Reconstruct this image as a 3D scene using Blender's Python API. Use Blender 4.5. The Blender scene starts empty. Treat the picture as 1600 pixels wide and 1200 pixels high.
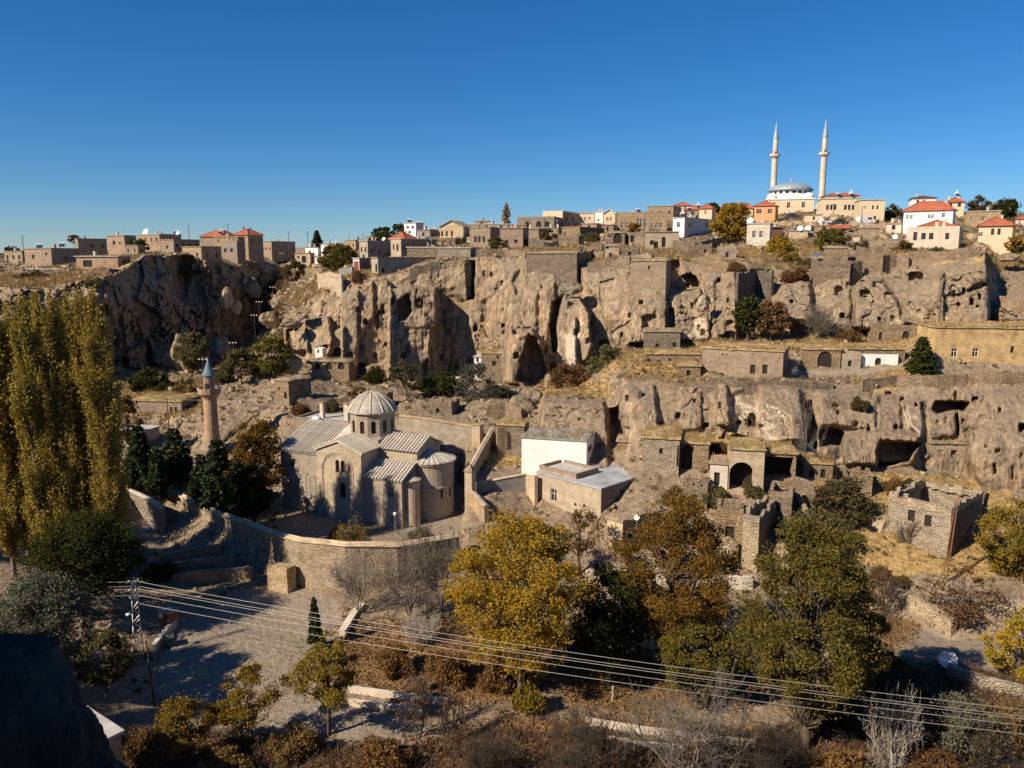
import bpy, bmesh, math, random
import numpy as np
from math import radians, sin, cos, tan, atan2, pi, sqrt
from mathutils import Vector, Matrix

# ------------------------------------------------------------------ camera, sky, sun, exposure
SC = bpy.context.scene
F = 1250.0            # focal length in photo pixels (1600 x 1200)
PITCH = radians(8.87)
CT, ST = cos(PITCH), sin(PITCH)
CAMZ = 45.0
cam_d = bpy.data.cameras.new('camera')
cam_d.sensor_width = 36.0
cam_d.lens = 36.0 * F / 1600.0
cam_d.clip_start = 0.1
cam_d.clip_end = 60000
cam = bpy.data.objects.new('camera', cam_d)
SC.collection.objects.link(cam)
cam.location = (0, 0, CAMZ)
cam.rotation_euler = (radians(90) - PITCH, 0, 0)
SC.camera = cam

SUN_EL = radians(37.0)
SUN_H = Vector((-0.83, -0.56, 0)).normalized()      # horizontal direction towards the sun
w = bpy.data.worlds.new('World'); SC.world = w; w.use_nodes = True
nt = w.node_tree; bg = nt.nodes['Background']
sky = nt.nodes.new('ShaderNodeTexSky'); sky.sky_type = 'NISHITA'; sky.sun_disc = False
sky.sun_elevation = SUN_EL
sky.sun_rotation = atan2(SUN_H.x, SUN_H.y)
sky.altitude = 2000; sky.air_density = 1.2; sky.dust_density = 0.2; sky.ozone_density = 10.0
hs = nt.nodes.new('ShaderNodeHueSaturation'); hs.inputs['Saturation'].default_value = 1.16
nt.links.new(sky.outputs[0], hs.inputs['Color']); nt.links.new(hs.outputs[0], bg.inputs[0])
bg.inputs[1].default_value = 0.068
sun_d = bpy.data.lights.new('sun', 'SUN'); sun_d.energy = 5.0; sun_d.angle = radians(0.5)
sun_d.color = (1.0, 0.85, 0.66)
sun = bpy.data.objects.new('sun', sun_d); SC.collection.objects.link(sun)
sdir = Vector((SUN_H.x * cos(SUN_EL), SUN_H.y * cos(SUN_EL), sin(SUN_EL)))
sun.rotation_euler = sdir.to_track_quat('Z', 'Y').to_euler()
sun.location = sdir * 300
SC.view_settings.view_transform = 'Standard'; SC.view_settings.look = 'None'
SC.view_settings.exposure = 0.52; SC.view_settings.gamma = 1.0
SC.view_settings.use_curve_mapping = False
SC.render.engine = 'CYCLES'
SC.cycles.max_bounces = 6; SC.cycles.transparent_max_bounces = 4
SC.cycles.diffuse_bounces = 3; SC.cycles.glossy_bounces = 2; SC.cycles.transmission_bounces = 3
SC.cycles.caustics_reflective = False; SC.cycles.caustics_refractive = False

# ------------------------------------------------------------------ pixel -> place
def P(px, py, D):
    """World point on the photo ray (px, py) at forward distance D (m)."""
    vv = -(py - 600.0) / F
    c = D / (CT + vv * ST)
    return Vector(((px - 800.0) / F * c, D, CAMZ - c * ST + vv * c * CT))
def tanpy(py): return tan(math.atan((py - 600.0) / F) + PITCH)
def Dz(py, z): return -z / tanpy(py)
def pxof(v):
    dz = v[2] - CAMZ
    c = v[1] * CT - dz * ST
    return 800 + v[0] / c * F, 600 - (v[1] * ST + dz * CT) / c * F

# ------------------------------------------------------------------ noise (numpy)
def _hash(ix, iy, iz, seed):
    n = (ix.astype(np.uint32) * np.uint32(374761393) + iy.astype(np.uint32) * np.uint32(668265263)
         + iz.astype(np.uint32) * np.uint32(2147483647 - 5) + np.uint32(seed * 362437 & 0xffffffff))
    n = (n ^ (n >> np.uint32(13))) * np.uint32(1274126177)
    n = n ^ (n >> np.uint32(16))
    return n.astype(np.float64) / 4294967295.0 * 2 - 1
def vnoise(x, y, z, seed=0):
    xi, yi, zi = np.floor(x), np.floor(y), np.floor(z)
    fx, fy, fz = x - xi, y - yi, z - zi
    fx = fx * fx * (3 - 2 * fx); fy = fy * fy * (3 - 2 * fy); fz = fz * fz * (3 - 2 * fz)
    xi = xi.astype(np.int64); yi = yi.astype(np.int64); zi = zi.astype(np.int64)
    r = 0
    for a in (0, 1):
        wx = fx if a else 1 - fx
        for b in (0, 1):
            wy = fy if b else 1 - fy
            for c in (0, 1):
                wz = fz if c else 1 - fz
                r = r + wx * wy * wz * _hash(xi + a, yi + b, zi + c, seed)
    return r
def fbm(x, y, z, oct=4, seed=0, gain=0.5):
    r = 0; amp = 1.0; f = 1.0
    for i in range(oct):
        r = r + amp * vnoise(x * f + 17.3 * i, y * f + 5.1 * i, z * f + 9.7 * i, seed + i)
        amp *= gain; f *= 2.03
    return r
def sdf_poly(px, py, poly):
    """signed distance in px, negative inside"""
    n = len(poly)
    d2 = np.full(px.shape, 1e18); inside = np.zeros(px.shape, bool)
    for i in range(n):
        x0, y0 = poly[i]; x1, y1 = poly[(i + 1) % n]
        ex, ey = x1 - x0, y1 - y0
        wx, wy = px - x0, py - y0
        t = np.clip((wx * ex + wy * ey) / (ex * ex + ey * ey + 1e-9), 0, 1)
        d2 = np.minimum(d2, (wx - ex * t) ** 2 + (wy - ey * t) ** 2)
        cond = (y0 > py) != (y1 > py)
        xs = x0 + (py - y0) / (y1 - y0 + 1e-12) * ex
        inside ^= cond & (px < xs)
    d = np.sqrt(d2)
    return np.where(inside, -d, d)

# ------------------------------------------------------------------ object helpers
COL = SC.collection
def tag(o, label=None, cat=None, group=None, kind=None):
    if label: o['label'] = label
    if cat: o['category'] = cat
    if group: o['group'] = group
    if kind: o['kind'] = kind
    return o
def empty(name, loc=(0, 0, 0), rz=0.0):
    o = bpy.data.objects.new(name, None); COL.objects.link(o)
    o.empty_display_size = 0.3
    o.location = loc; o.rotation_euler = (0, 0, rz)
    return o
def mesh_obj(name, verts, faces, mats, parent=None, loc=None, smooth=False, midx=None):
    me = bpy.data.meshes.new(name)
    me.from_pydata([tuple(v) for v in verts], [], faces)
    for m in (mats if isinstance(mats, (list, tuple)) else [mats]): me.materials.append(m)
    if midx is not None: me.polygons.foreach_set('material_index', midx)
    if smooth: me.polygons.foreach_set('use_smooth', [True] * len(me.polygons))
    me.update()
    o = bpy.data.objects.new(name, me); COL.objects.link(o)
    if parent is not None: o.parent = parent
    if loc is not None: o.location = loc
    return o
def np_mesh(name, verts, quads, mat, smooth=False, tris=False):
    """fast mesh from numpy arrays"""
    me = bpy.data.meshes.new(name)
    k = quads.shape[1]
    me.vertices.add(len(verts)); me.vertices.foreach_set('co', np.ascontiguousarray(verts, dtype=np.float32).ravel())
    me.loops.add(quads.size); me.loops.foreach_set('vertex_index', np.ascontiguousarray(quads, dtype=np.int32).ravel())
    me.polygons.add(len(quads))
    me.polygons.foreach_set('loop_start', np.arange(0, quads.size, k, dtype=np.int32))
    me.polygons.foreach_set('loop_total', np.full(len(quads), k, dtype=np.int32))
    if smooth: me.polygons.foreach_set('use_smooth', np.ones(len(quads), bool))
    me.materials.append(mat); me.update(calc_edges=True); me.validate()
    return me
class MB:
    """collects simple solids in one mesh"""
    def __init__(s): s.v = []; s.f = []; s.m = []
    def add(s, verts, faces, mi=0):
        b = len(s.v); s.v += [tuple(v) for v in verts]
        s.f += [tuple(i + b for i in f) for f in faces]; s.m += [mi] * len(faces)
        return s
    def box(s, x0, x1, y0, y1, z0, z1, mi=0):
        return s.add([(x0,y0,z0),(x1,y0,z0),(x1,y1,z0),(x0,y1,z0),(x0,y0,z1),(x1,y0,z1),(x1,y1,z1),(x0,y1,z1)],
              [(0,3,2,1),(4,5,6,7),(0,1,5,4),(1,2,6,5),(2,3,7,6),(3,0,4,7)], mi)
    def tube(s, p0, p1, r0, r1=None, n=6, mi=0, cap=True):
        r1 = r0 if r1 is None else r1
        p0, p1 = Vector(p0), Vector(p1); d = (p1 - p0)
        if d.length < 1e-6: return s
        d.normalize(); a = d.orthogonal().normalized(); b = d.cross(a)
        vs = []
        for p, r in ((p0, r0), (p1, r1)):
            for i in range(n):
                t = 2 * pi * i / n
                vs.append(p + (a * cos(t) + b * sin(t)) * r)
        fs = [(i, (i + 1) % n, n + (i + 1) % n, n + i) for i in range(n)]
        if cap: fs += [tuple(range(n - 1, -1, -1)), tuple(range(n, 2 * n))]
        return s.add(vs, fs, mi)
    def lathe(s, prof, n=16, mi=0, cx=0, cy=0, a0=0.0, a1=2 * pi):
        full = abs(a1 - a0 - 2 * pi) < 1e-6
        k = n if full else n + 1
        vs = [(cx + r * cos(a0 + (a1 - a0) * i / n), cy + r * sin(a0 + (a1 - a0) * i / n), z) for r, z in prof for i in range(k)]
        fs = []
        for j in range(len(prof) - 1):
            for i in range(n):
                i2 = (i + 1) % k
                fs.append((j * k + i, j * k + i2, (j + 1) * k + i2, (j + 1) * k + i))
        return s.add(vs, fs, mi)
    def build(s, name, mats, parent=None, loc=None, smooth=False):
        return mesh_obj(name, s.v, s.f, mats, parent, loc, smooth, s.m)

# ------------------------------------------------------------------ materials
M = {}
def newmat(name):
    m = bpy.data.materials.new(name); m.use_nodes = True
    t = m.node_tree; b = t.nodes['Principled BSDF']
    b.inputs['Roughness'].default_value = 0.9
    b.inputs['Specular IOR Level'].default_value = 0.15
    M[name] = m
    return m, t, b
def N(t, typ, **kw):
    n = t.nodes.new(typ)
    for k, v in kw.items(): setattr(n, k, v)
    return n
def L(t, a, b): t.links.new(a, b)
def ramp(t, fac, stops):
    r = N(t, 'ShaderNodeValToRGB'); e = r.color_ramp.elements
    while len(e) < len(stops): e.new(0.5)
    for i, (p, c) in enumerate(stops):
        e[i].position = p; e[i].color = (c[0], c[1], c[2], 1)
    L(t, fac, r.inputs[0]); return r.outputs[0]
def noise(t, scale, detail=5, vec=None, rough=0.55, dist=0.0):
    n = N(t, 'ShaderNodeTexNoise'); n.inputs['Scale'].default_value = scale
    n.inputs['Detail'].default_value = detail; n.inputs['Roughness'].default_value = rough
    n.inputs['Distortion'].default_value = dist
    if vec is not None: L(t, vec, n.inputs['Vector'])
    return n.outputs['Fac']
def mapping(t, scale, coord='Object', rot=(0,0,0)):
    c = N(t, 'ShaderNodeTexCoord'); m = N(t, 'ShaderNodeMapping')
    m.inputs['Scale'].default_value = scale; m.inputs['Rotation'].default_value = rot
    L(t, c.outputs[coord], m.inputs[0]); return m.outputs[0]
def mix(t, fac, a, b, mode='MIX'):
    n = N(t, 'ShaderNodeMix', data_type='RGBA', blend_type=mode)
    if isinstance(fac, float): n.inputs[0].default_value = fac
    else: L(t, fac, n.inputs[0])
    for s, v in ((n.inputs[6], a), (n.inputs[7], b)):
        if isinstance(v, (tuple, list)): s.default_value = (v[0], v[1], v[2], 1)
        else: L(t, v, s)
    return n.outputs[2]
def math_(t, op, a, b=None):
    n = N(t, 'ShaderNodeMath', operation=op)
    for s, v in ((n.inputs[0], a), (n.inputs[1], b)):
        if v is None: continue
        if isinstance(v, (int, float)): s.default_value = v
        else: L(t, v, s)
    return n.outputs[0]
def bump(t, b, h, strength=0.5, dist=0.1):
    n = N(t, 'ShaderNodeBump'); n.inputs['Strength'].default_value = strength; n.inputs['Distance'].default_value = dist
    L(t, h, n.inputs['Height']); L(t, n.outputs[0], b.inputs['Normal'])
def simple(name, col, rough=0.9, var=0.25, scale=2.0, metal=0.0, bmp=0.0, spec=0.15):
    m, t, b = newmat(name)
    v = mapping(t, (1, 1, 1))
    n1 = noise(t, scale, 6, v)
    lo = tuple(c * (1 - var) for c in col); hi = tuple(min(1, c * (1 + var)) for c in col)
    L(t, ramp(t, n1, [(0.3, lo), (0.7, hi)]), b.inputs['Base Color'])
    b.inputs['Roughness'].default_value = rough; b.inputs['Metallic'].default_value = metal
    b.inputs['Specular IOR Level'].default_value = spec
    if bmp: bump(t, b, noise(t, scale * 6, 4, v), bmp, 0.05)
    return m
def vary(t, c, lo=0.8, hi=1.15):
    oi = N(t, 'ShaderNodeObjectInfo'); hv = N(t, 'ShaderNodeHueSaturation')
    L(t, c, hv.inputs['Color']); L(t, math_(t, 'ADD', math_(t, 'MULTIPLY', oi.outputs['Random'], hi - lo), lo), hv.inputs['Value'])
    L(t, math_(t, 'ADD', math_(t, 'MULTIPLY', oi.outputs['Random'], 0.35), 0.85), hv.inputs['Saturation'])
    return hv.outputs[0]
def masonry(name, c1, c2, bw=0.5, bh=0.25, mortar=None, mort=0.015, var=0.5, bmp=0.8, dirt=0.35):
    """coursed stone: brick pattern on the wall's own axes, uneven tone, weather stains"""
    m, t, b = newmat(name)
    co = N(t, 'ShaderNodeTexCoord')
    sep = N(t, 'ShaderNodeSeparateXYZ'); L(t, co.outputs['Object'], sep.inputs[0])
    ge = N(t, 'ShaderNodeNewGeometry')
    # horizontal run = x + y works for both wall directions of a box
    nz = noise(t, 1.3, 3, co.outputs['Object'])
    u = math_(t, 'ADD', sep.outputs[0], sep.outputs[1])
    zz = math_(t, 'ADD', sep.outputs[2], math_(t, 'MULTIPLY', nz, bh * 0.6))
    cb = N(t, 'ShaderNodeCombineXYZ'); L(t, u, cb.inputs[0]); L(t, zz, cb.inputs[1])
    br = N(t, 'ShaderNodeTexBrick'); L(t, cb.outputs[0], br.inputs['Vector'])
    br.inputs['Scale'].default_value = 1.0; br.inputs['Brick Width'].default_value = bw; br.inputs['Row Height'].default_value = bh
    br.inputs['Mortar Size'].default_value = mort; br.inputs['Bias'].default_value = 0.0; br.inputs['Mortar Smooth'].default_value = 0.4
    br.inputs['Color1'].default_value = (*c1, 1); br.inputs['Color2'].default_value = (*c2, 1)
    br.inputs['Mortar'].default_value = (*(mortar or tuple(c * 0.68 for c in c1)), 1)
    n2 = noise(t, 0.6, 6, co.outputs['Object'], 0.65)
    k = 1 - dirt
    st = ramp(t, n2, [(0.3, (k, k * 0.98, k * 0.95)), (0.55, (1, 1, 1)), (0.75, (1.12, 1.1, 1.06))])
    c = mix(t, 1.0, br.outputs['Color'], st, 'MULTIPLY')
    n3 = noise(t, 9, 4, co.outputs['Object'])
    c = mix(t, 0.5, c, ramp(t, n3, [(0.35, (0.55, 0.55, 0.55)), (0.65, (1.3, 1.3, 1.3))]), 'MULTIPLY')
    c = vary(t, c)
    L(t, c, b.inputs['Base Color'])
    h = math_(t, 'ADD', math_(t, 'MULTIPLY', br.outputs['Fac'], -1.0), math_(t, 'MULTIPLY', n3, 0.8))
    bump(t, b, h, bmp, 0.06)
    return m
def rubble(name, c1, c2, scale=2.6, bmp=1.0, gap=(0.08, 0.065, 0.05)):
    m, t, b = newmat(name)
    v = mapping(t, (1, 1, 1.7))
    vo = N(t, 'ShaderNodeTexVoronoi'); vo.inputs['Scale'].default_value = scale; L(t, v, vo.inputs['Vector'])
    vd = N(t, 'ShaderNodeTexVoronoi', feature='DISTANCE_TO_EDGE'); vd.inputs['Scale'].default_value = scale; L(t, v, vd.inputs['Vector'])
    sp = N(t, 'ShaderNodeSeparateColor'); L(t, vo.outputs['Color'], sp.inputs[0])
    c = ramp(t, sp.outputs[0], [(0.0, c1), (0.6, c2), (1.0, tuple(min(1, x * 1.15) for x in c2))])
    e = ramp(t, vd.outputs['Distance'], [(0.02, (0, 0, 0)), (0.09, (1, 1, 1))])
    c = mix(t, e, gap, c)
    n2 = noise(t, 0.5, 5, v)
    c = mix(t, 1.0, c, ramp(t, n2, [(0.3, (0.65, 0.63, 0.6)), (0.6, (1.05, 1.05, 1.05))]), 'MULTIPLY')
    n3 = noise(t, 7, 4, v)
    c = mix(t, 0.5, c, ramp(t, n3, [(0.35, (0.6, 0.6, 0.6)), (0.65, (1.25, 1.25, 1.25))]), 'MULTIPLY')
    c = vary(t, c)
    L(t, c, b.inputs['Base Color']); bump(t, b, vd.outputs['Distance'], bmp, 0.25)
    return m
def leafmat(name, cols, trans=0.35):
    m = bpy.data.materials.new(name); m.use_nodes = True; M[name] = m
    t = m.node_tree; t.nodes.clear()
    g = N(t, 'ShaderNodeNewGeometry')
    n = len(cols)
    c = ramp(t, g.outputs['Random Per Island'], [((i + 0.5) / n, k) for i, k in enumerate(cols)])
    oi = N(t, 'ShaderNodeObjectInfo')
    hv = N(t, 'ShaderNodeHueSaturation'); L(t, c, hv.inputs['Color'])
    L(t, math_(t, 'ADD', math_(t, 'MULTIPLY', oi.outputs['Random'], 0.03), 0.485), hv.inputs['Hue'])
    L(t, math_(t, 'ADD', math_(t, 'MULTIPLY', oi.outputs['Random'], 0.35), 0.82), hv.inputs['Value'])
    d = N(t, 'ShaderNodeBsdfDiffuse'); tr = N(t, 'ShaderNodeBsdfTranslucent'); mx = N(t, 'ShaderNodeMixShader')
    L(t, hv.outputs[0], d.inputs[0]); L(t, hv.outputs[0], tr.inputs[0]); mx.inputs[0].default_value = trans
    L(t, d.outputs[0], mx.inputs[1]); L(t, tr.outputs[0], mx.inputs[2])
    o = N(t, 'ShaderNodeOutputMaterial'); L(t, mx.outputs[0], o.inputs[0])
    return m

STONE_A = (0.30, 0.225, 0.15); STONE_B = (0.40, 0.31, 0.215)
masonry('stone_tan', (0.34, 0.255, 0.17), (0.45, 0.345, 0.24), 0.55, 0.28)
masonry('stone_pale', (0.46, 0.37, 0.265), (0.56, 0.465, 0.345), 0.5, 0.27, bmp=0.6)
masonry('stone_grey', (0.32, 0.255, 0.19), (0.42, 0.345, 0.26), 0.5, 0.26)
masonry('stone_pink', (0.38, 0.265, 0.185), (0.47, 0.34, 0.245), 0.5, 0.25)
masonry('ashlar', (0.38, 0.32, 0.245), (0.47, 0.40, 0.315), 0.62, 0.36, mort=0.012, bmp=0.45, dirt=0.25)
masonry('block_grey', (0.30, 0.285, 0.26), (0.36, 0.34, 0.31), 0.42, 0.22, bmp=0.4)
rubble('rubble_tan', (0.27, 0.205, 0.14), (0.40, 0.31, 0.215), 3.0, gap=(0.14, 0.105, 0.075))
rubble('rubble_pale', (0.38, 0.31, 0.225), (0.52, 0.435, 0.325), 3.0, gap=(0.22, 0.175, 0.125))
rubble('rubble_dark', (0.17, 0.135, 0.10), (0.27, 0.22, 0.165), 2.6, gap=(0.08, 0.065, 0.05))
rubble('stone_weathered', (0.34, 0.26, 0.175), (0.46, 0.365, 0.255), 2.4, 0.6, gap=(0.24, 0.185, 0.13))
simple('plaster_white', (0.78, 0.76, 0.71), var=0.12, scale=0.7, bmp=0.1)
simple('plaster_cream', (0.62, 0.50, 0.34), var=0.12, scale=0.8, bmp=0.1)
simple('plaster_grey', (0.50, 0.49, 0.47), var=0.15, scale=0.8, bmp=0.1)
masonry('plaster_yellow', (0.50, 0.35, 0.19), (0.60, 0.45, 0.25), 0.6, 0.3, mort=0.008, bmp=0.35, dirt=0.5)
simple('plaster_orange', (0.62, 0.33, 0.16), var=0.1, scale=0.8)
simple('plaster_pale', (0.55, 0.485, 0.39), var=0.2, scale=0.6, bmp=0.15)
simple('plaster_rose', (0.54, 0.46, 0.36), var=0.15, scale=0.8, bmp=0.1)
simple('concrete', (0.42, 0.40, 0.37), var=0.25, scale=0.8, bmp=0.2)
simple('concrete_roof', (0.34, 0.36, 0.37), var=0.3, scale=0.5, bmp=0.2)
simple('roof_mud', (0.25, 0.235, 0.20), var=0.35, scale=0.9, bmp=0.5)
simple('earth_roof', (0.30, 0.235, 0.16), var=0.3, scale=1.2, bmp=0.5)
simple('grass_roof', (0.36, 0.265, 0.135), var=0.4, scale=1.1, bmp=0.8)
simple('dark_glass', (0.02, 0.024, 0.03), rough=0.2, var=0.1, spec=0.5)
simple('dark_inside', (0.035, 0.028, 0.022), var=0.2)  # near-black panels standing in for the unlit space inside openings
simple('wood_brown', (0.13, 0.065, 0.035), var=0.3, scale=6)
simple('wood_pale', (0.30, 0.20, 0.12), var=0.3, scale=6)
simple('door_blue', (0.10, 0.16, 0.24), var=0.2)
simple('door_red', (0.30, 0.06, 0.05), var=0.2)
simple('frame_white', (0.72, 0.72, 0.70), var=0.05)
simple('metal_grey', (0.42, 0.43, 0.44), rough=0.45, var=0.15, metal=0.6, spec=0.5)
simple('metal_white', (0.75, 0.76, 0.77), rough=0.4, var=0.06, spec=0.5)
simple('metal_dark', (0.09, 0.085, 0.08), rough=0.6, var=0.2)
simple('rust_pole', (0.22, 0.11, 0.06), var=0.3, scale=4)
simple('wood_pole', (0.10, 0.075, 0.055), var=0.3, scale=5)
simple('lead', (0.30, 0.36, 0.40), rough=0.55, var=0.15, scale=0.8, metal=0.2)
simple('blue_lead', (0.13, 0.19, 0.225), rough=0.6, var=0.25, scale=1.5)
simple('tarp_blue', (0.03, 0.16, 0.55), rough=0.5, var=0.2)
simple('solar_blue', (0.03, 0.04, 0.07), rough=0.25, var=0.2, spec=0.5)
simple('wire', (0.42, 0.40, 0.37), rough=0.5, var=0.05, metal=0.5)
simple('bark', (0.11, 0.085, 0.065), var=0.4, scale=5, bmp=0.5)
simple('bark_grey', (0.19, 0.168, 0.145), var=0.35, scale=5, bmp=0.4)
simple('bark_dark', (0.06, 0.05, 0.042), var=0.4, scale=5)
simple('bark_white', (0.38, 0.345, 0.30), var=0.25, scale=5)
simple('car_white', (0.75, 0.76, 0.78), rough=0.3, var=0.03, spec=0.5)
simple('car_dark', (0.05, 0.055, 0.065), rough=0.3, var=0.1, spec=0.5)
simple('bin_green', (0.10, 0.14, 0.12), rough=0.5, var=0.2)
simple('brick_red', (0.28, 0.13, 0.08), var=0.25, scale=6)
simple('skin_cloth', (0.12, 0.10, 0.11), var=0.2)
def tilemat():
    m, t, b = newmat('red_tile')
    v = mapping(t, (1, 1, 1))
    n1 = noise(t, 3.0, 5, v); n2 = noise(t, 0.6, 3, v)
    c = ramp(t, n1, [(0.3, (0.30, 0.085, 0.045)), (0.7, (0.46, 0.155, 0.085))])
    c = mix(t, 0.5, c, ramp(t, n2, [(0.35, (0.6, 0.55, 0.5)), (0.6, (1.1, 1.1, 1.1))]), 'MULTIPLY')
    L(t, c, b.inputs['Base Color'])
    return m
tilemat()
def churchstone():
    m = masonry('roof_slab', (0.46, 0.42, 0.355), (0.55, 0.50, 0.43), 0.9, 0.6, mort=0.01, bmp=0.3, dirt=0.3)
churchstone()
def rockmat(name, base, dark, pale, sc=1.0, ledge=True):
    m, t, b = newmat(name)
    co = N(t, 'ShaderNodeTexCoord').outputs['Object']
    mp = N(t, 'ShaderNodeMapping'); mp.inputs['Scale'].default_value = (0.9 * sc, 0.6 * sc, 0.06 * sc); L(t, co, mp.inputs[0])
    s1 = noise(t, 1.0, 6, mp.outputs[0], 0.62, 0.4)
    n1 = noise(t, 0.11 * sc, 6, co, 0.6); n2 = noise(t, 1.4 * sc, 8, co, 0.68)
    c = ramp(t, s1, [(0.34, dark), (0.46, base), (0.60, base), (0.70, pale)])
    c2 = ramp(t, n1, [(0.35, dark), (0.5, base), (0.68, pale)])
    c = mix(t, 0.5, c, c2)
    c = mix(t, 0.55, c, ramp(t, n2, [(0.3, (0.55, 0.53, 0.5)), (0.7, (1.35, 1.33, 1.3))]), 'MULTIPLY')
    # lichen and dry turf on ledges
    g = N(t, 'ShaderNodeNewGeometry'); sp = N(t, 'ShaderNodeSeparateXYZ'); L(t, g.outputs['Normal'], sp.inputs[0])
    up = math_(t, 'ADD', sp.outputs[2], math_(t, 'MULTIPLY', math_(t, 'SUBTRACT', n2, 0.5), 0.7))
    tp = ramp(t, up, [(0.42, (0, 0, 0)), (0.62, (1, 1, 1))])
    n3 = noise(t, 0.7, 5, co)
    if ledge: c = mix(t, tp, c, ramp(t, n3, [(0.35, (0.14, 0.115, 0.075)), (0.6, (0.30, 0.225, 0.115))]))
    L(t, c, b.inputs['Base Color'])
    h = math_(t, 'ADD', n2, math_(t, 'MULTIPLY', s1, 0.8))
    bump(t, b, h, 0.8, 0.35 / sc)
    return m
R_BASE = (0.355, 0.272, 0.182); R_DARK = (0.155, 0.122, 0.086); R_PALE = (0.50, 0.40, 0.28)
rockmat('rock', R_BASE, R_DARK, R_PALE)
rockmat('rock_grey', (0.26, 0.215, 0.165), (0.13, 0.105, 0.08), (0.36, 0.30, 0.23))
rockmat('rock_pale', (0.45, 0.36, 0.25), (0.24, 0.185, 0.125), (0.56, 0.46, 0.34))
rockmat('rock_shade_dark', (0.055, 0.046, 0.038), (0.022, 0.019, 0.016), (0.13, 0.11, 0.088), 7.0, False)  # near-black tone paints the foreground boulder's shade into its colour
# ------------------------------------------------------------------ terrain: one lofted sheet through surveyed break lines
# each knot: (px, py, d)   d < 0: height below the camera (m), d > 0: forward distance (m)
LN = {}
def cellnoise(x, y, z, seed=0):
    xi, yi, zi = np.floor(x), np.floor(y), np.floor(z)
    best = np.full(x.shape, 1e9); val = np.zeros(x.shape)
    for a in (-1, 0, 1):
        for b in (-1, 0, 1):
            for c in (-1, 0, 1):
                cx, cy, cz = (xi + a).astype(np.int64), (yi + b).astype(np.int64), (zi + c).astype(np.int64)
                h1 = _hash(cx, cy, cz, seed); h2 = _hash(cx, cy, cz, seed + 1); h3 = _hash(cx, cy, cz, seed + 2)
                d = (cx + .5 + .45 * h1 - x) ** 2 + (cy + .5 + .45 * h2 - y) ** 2 + (cz + .5 + .45 * h3 - z) ** 2
                m = d < best; best = np.where(m, d, best); val = np.where(m, _hash(cx, cy, cz, seed + 3), val)
    return val
LN['A'] = [(-600,1240,-40),(0,1240,-40),(200,1240,-42),(300,1240,-42.6),(1600,1240,-42.6),(2200,1240,-42)]
LN['B'] = [(-600,1100,-38),(0,1100,-38),(150,1100,-40.5),(260,1100,-42.4),(1600,1100,-42),(2200,1100,-41)]
LN['C'] = [(-600,1000,-38),(0,1000,-38),(150,1000,-40.5),(250,1000,-42),(1000,1000,-42),(1600,1020,-40.6),(2200,1000,-40)]
LN['D'] = [(-600,940,-38),(0,940,-38),(150,930,-39.5),(300,925,-41.5),(440,920,-42),(560,912,-41),(720,915,-40.5),(900,920,-40.5),(1100,930,-40.5),(1300,945,-40.8),(1340,940,-40.8),(1400,965,-41.2),(1480,1000,-41.5),(1540,1000,-41),(1600,990,-40),(2200,960,-39)]
LN['E'] = [(-600,880,-37.5),(0,880,-37.5),(195,840,-39.5),(255,850,-41),(380,885,-41.6),(440,914,-42),(470,912,-41.6),(560,905,-40.8),(720,890,-39.8),(800,880,-39.2),(1000,885,-39),(1130,880,-38.5),(1210,880,-38.2),(1300,890,-38),(1345,900,-38.3),(1365,908,-38.7),(1420,930,-39.2),(1480,965,-40),(1520,960,-39.6),(1560,940,-38.6),(1600,945,-38.8),(2200,920,-38)]
LN['F'] = [(-600,800,-35.5),(0,800,-35.5),(190,800,-36.5),(195,768,-34.4),(255,772,-37),(340,809,-37.5),(440,862,-38.2),(550,883,-38.3),(715,860,-38),(830,852,-38),(940,850,-38),(1000,850,-37.5),(1130,850,-36.5),(1210,850,-36),(1300,850,-35.5),(1400,855,-35.8),(1480,862,-36.2),(1600,865,-36.3),(2200,850,-35)]
LN['G'] = [(-600,720,-33.5),(0,720,-33.5),(195,738,-34.1),(255,742,-35.8),(340,745,-36.4),(440,775,-37.4),(630,758,-37.4),(722,757,-37),(732,785,-34.8),(765,790,-34.8),(830,812,-36.8),(900,812,-36.3),(940,798,-34.2),(1000,775,-32.5),(1100,780,-32.5),(1210,790,-33),(1300,790,-33),(1380,800,-33.8),(1480,815,-34.5),(1600,800,-33.5),(2200,790,-33)]
LN['H'] = [(-600,650,-31),(0,650,-31),(195,660,-32.5),(255,655,-32),(340,702,-33.4),(400,652,-29.8),(440,665,-30),(540,660,-29),(640,688,-29.8),(720,690,-30),(740,700,-30.5),(830,700,-30.5),(845,694,-30),(960,694,-29.5),(1000,690,-28),(1060,672,-26.5),(1150,690,-27.5),(1240,720,-29.5),(1300,727,-30.2),(1360,732,-30.8),(1440,730,-30.6),(1500,737,-31.3),(1540,765,-33),(1600,762,-32.6),(2200,760,-32)]
LN['I'] = [(-600,600,-29),(0,600,-29),(195,600,-29),(255,590,-28),(340,600,-27),(400,600,-26.8),(440,590,-25.5),(540,605,-26.5),(640,610,-26),(720,622,-26.2),(780,632,-26),(843,632,-25.6),(848,628,-23.9),(950,620,-23.3),(960,605,-21.8),(972,592,-19.9),(1060,600,-20),(1150,598,-19.5),(1240,597,-19.6),(1300,600,-20),(1400,605,-20.4),(1440,600,-19.8),(1500,597,-19.3),(1600,598,-19.2),(2200,598,-19)]
LN['I2'] = [(-600,590,-28),(195,592,-28.6),(255,586,-27.8),(340,592,-26.9),(400,588,-25.5),(440,580,-24.6),(540,600,-26.6),(640,604,-26.2),(720,612,-26),(780,620,-26),(843,622,-25.6),(860,615,-24.4),(950,606,-22.3),(972,586,137.5),(1060,590,139),(1230,590,139),(1420,583,138),(1455,588,134),(1600,588,133),(2200,588,133)]
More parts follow.
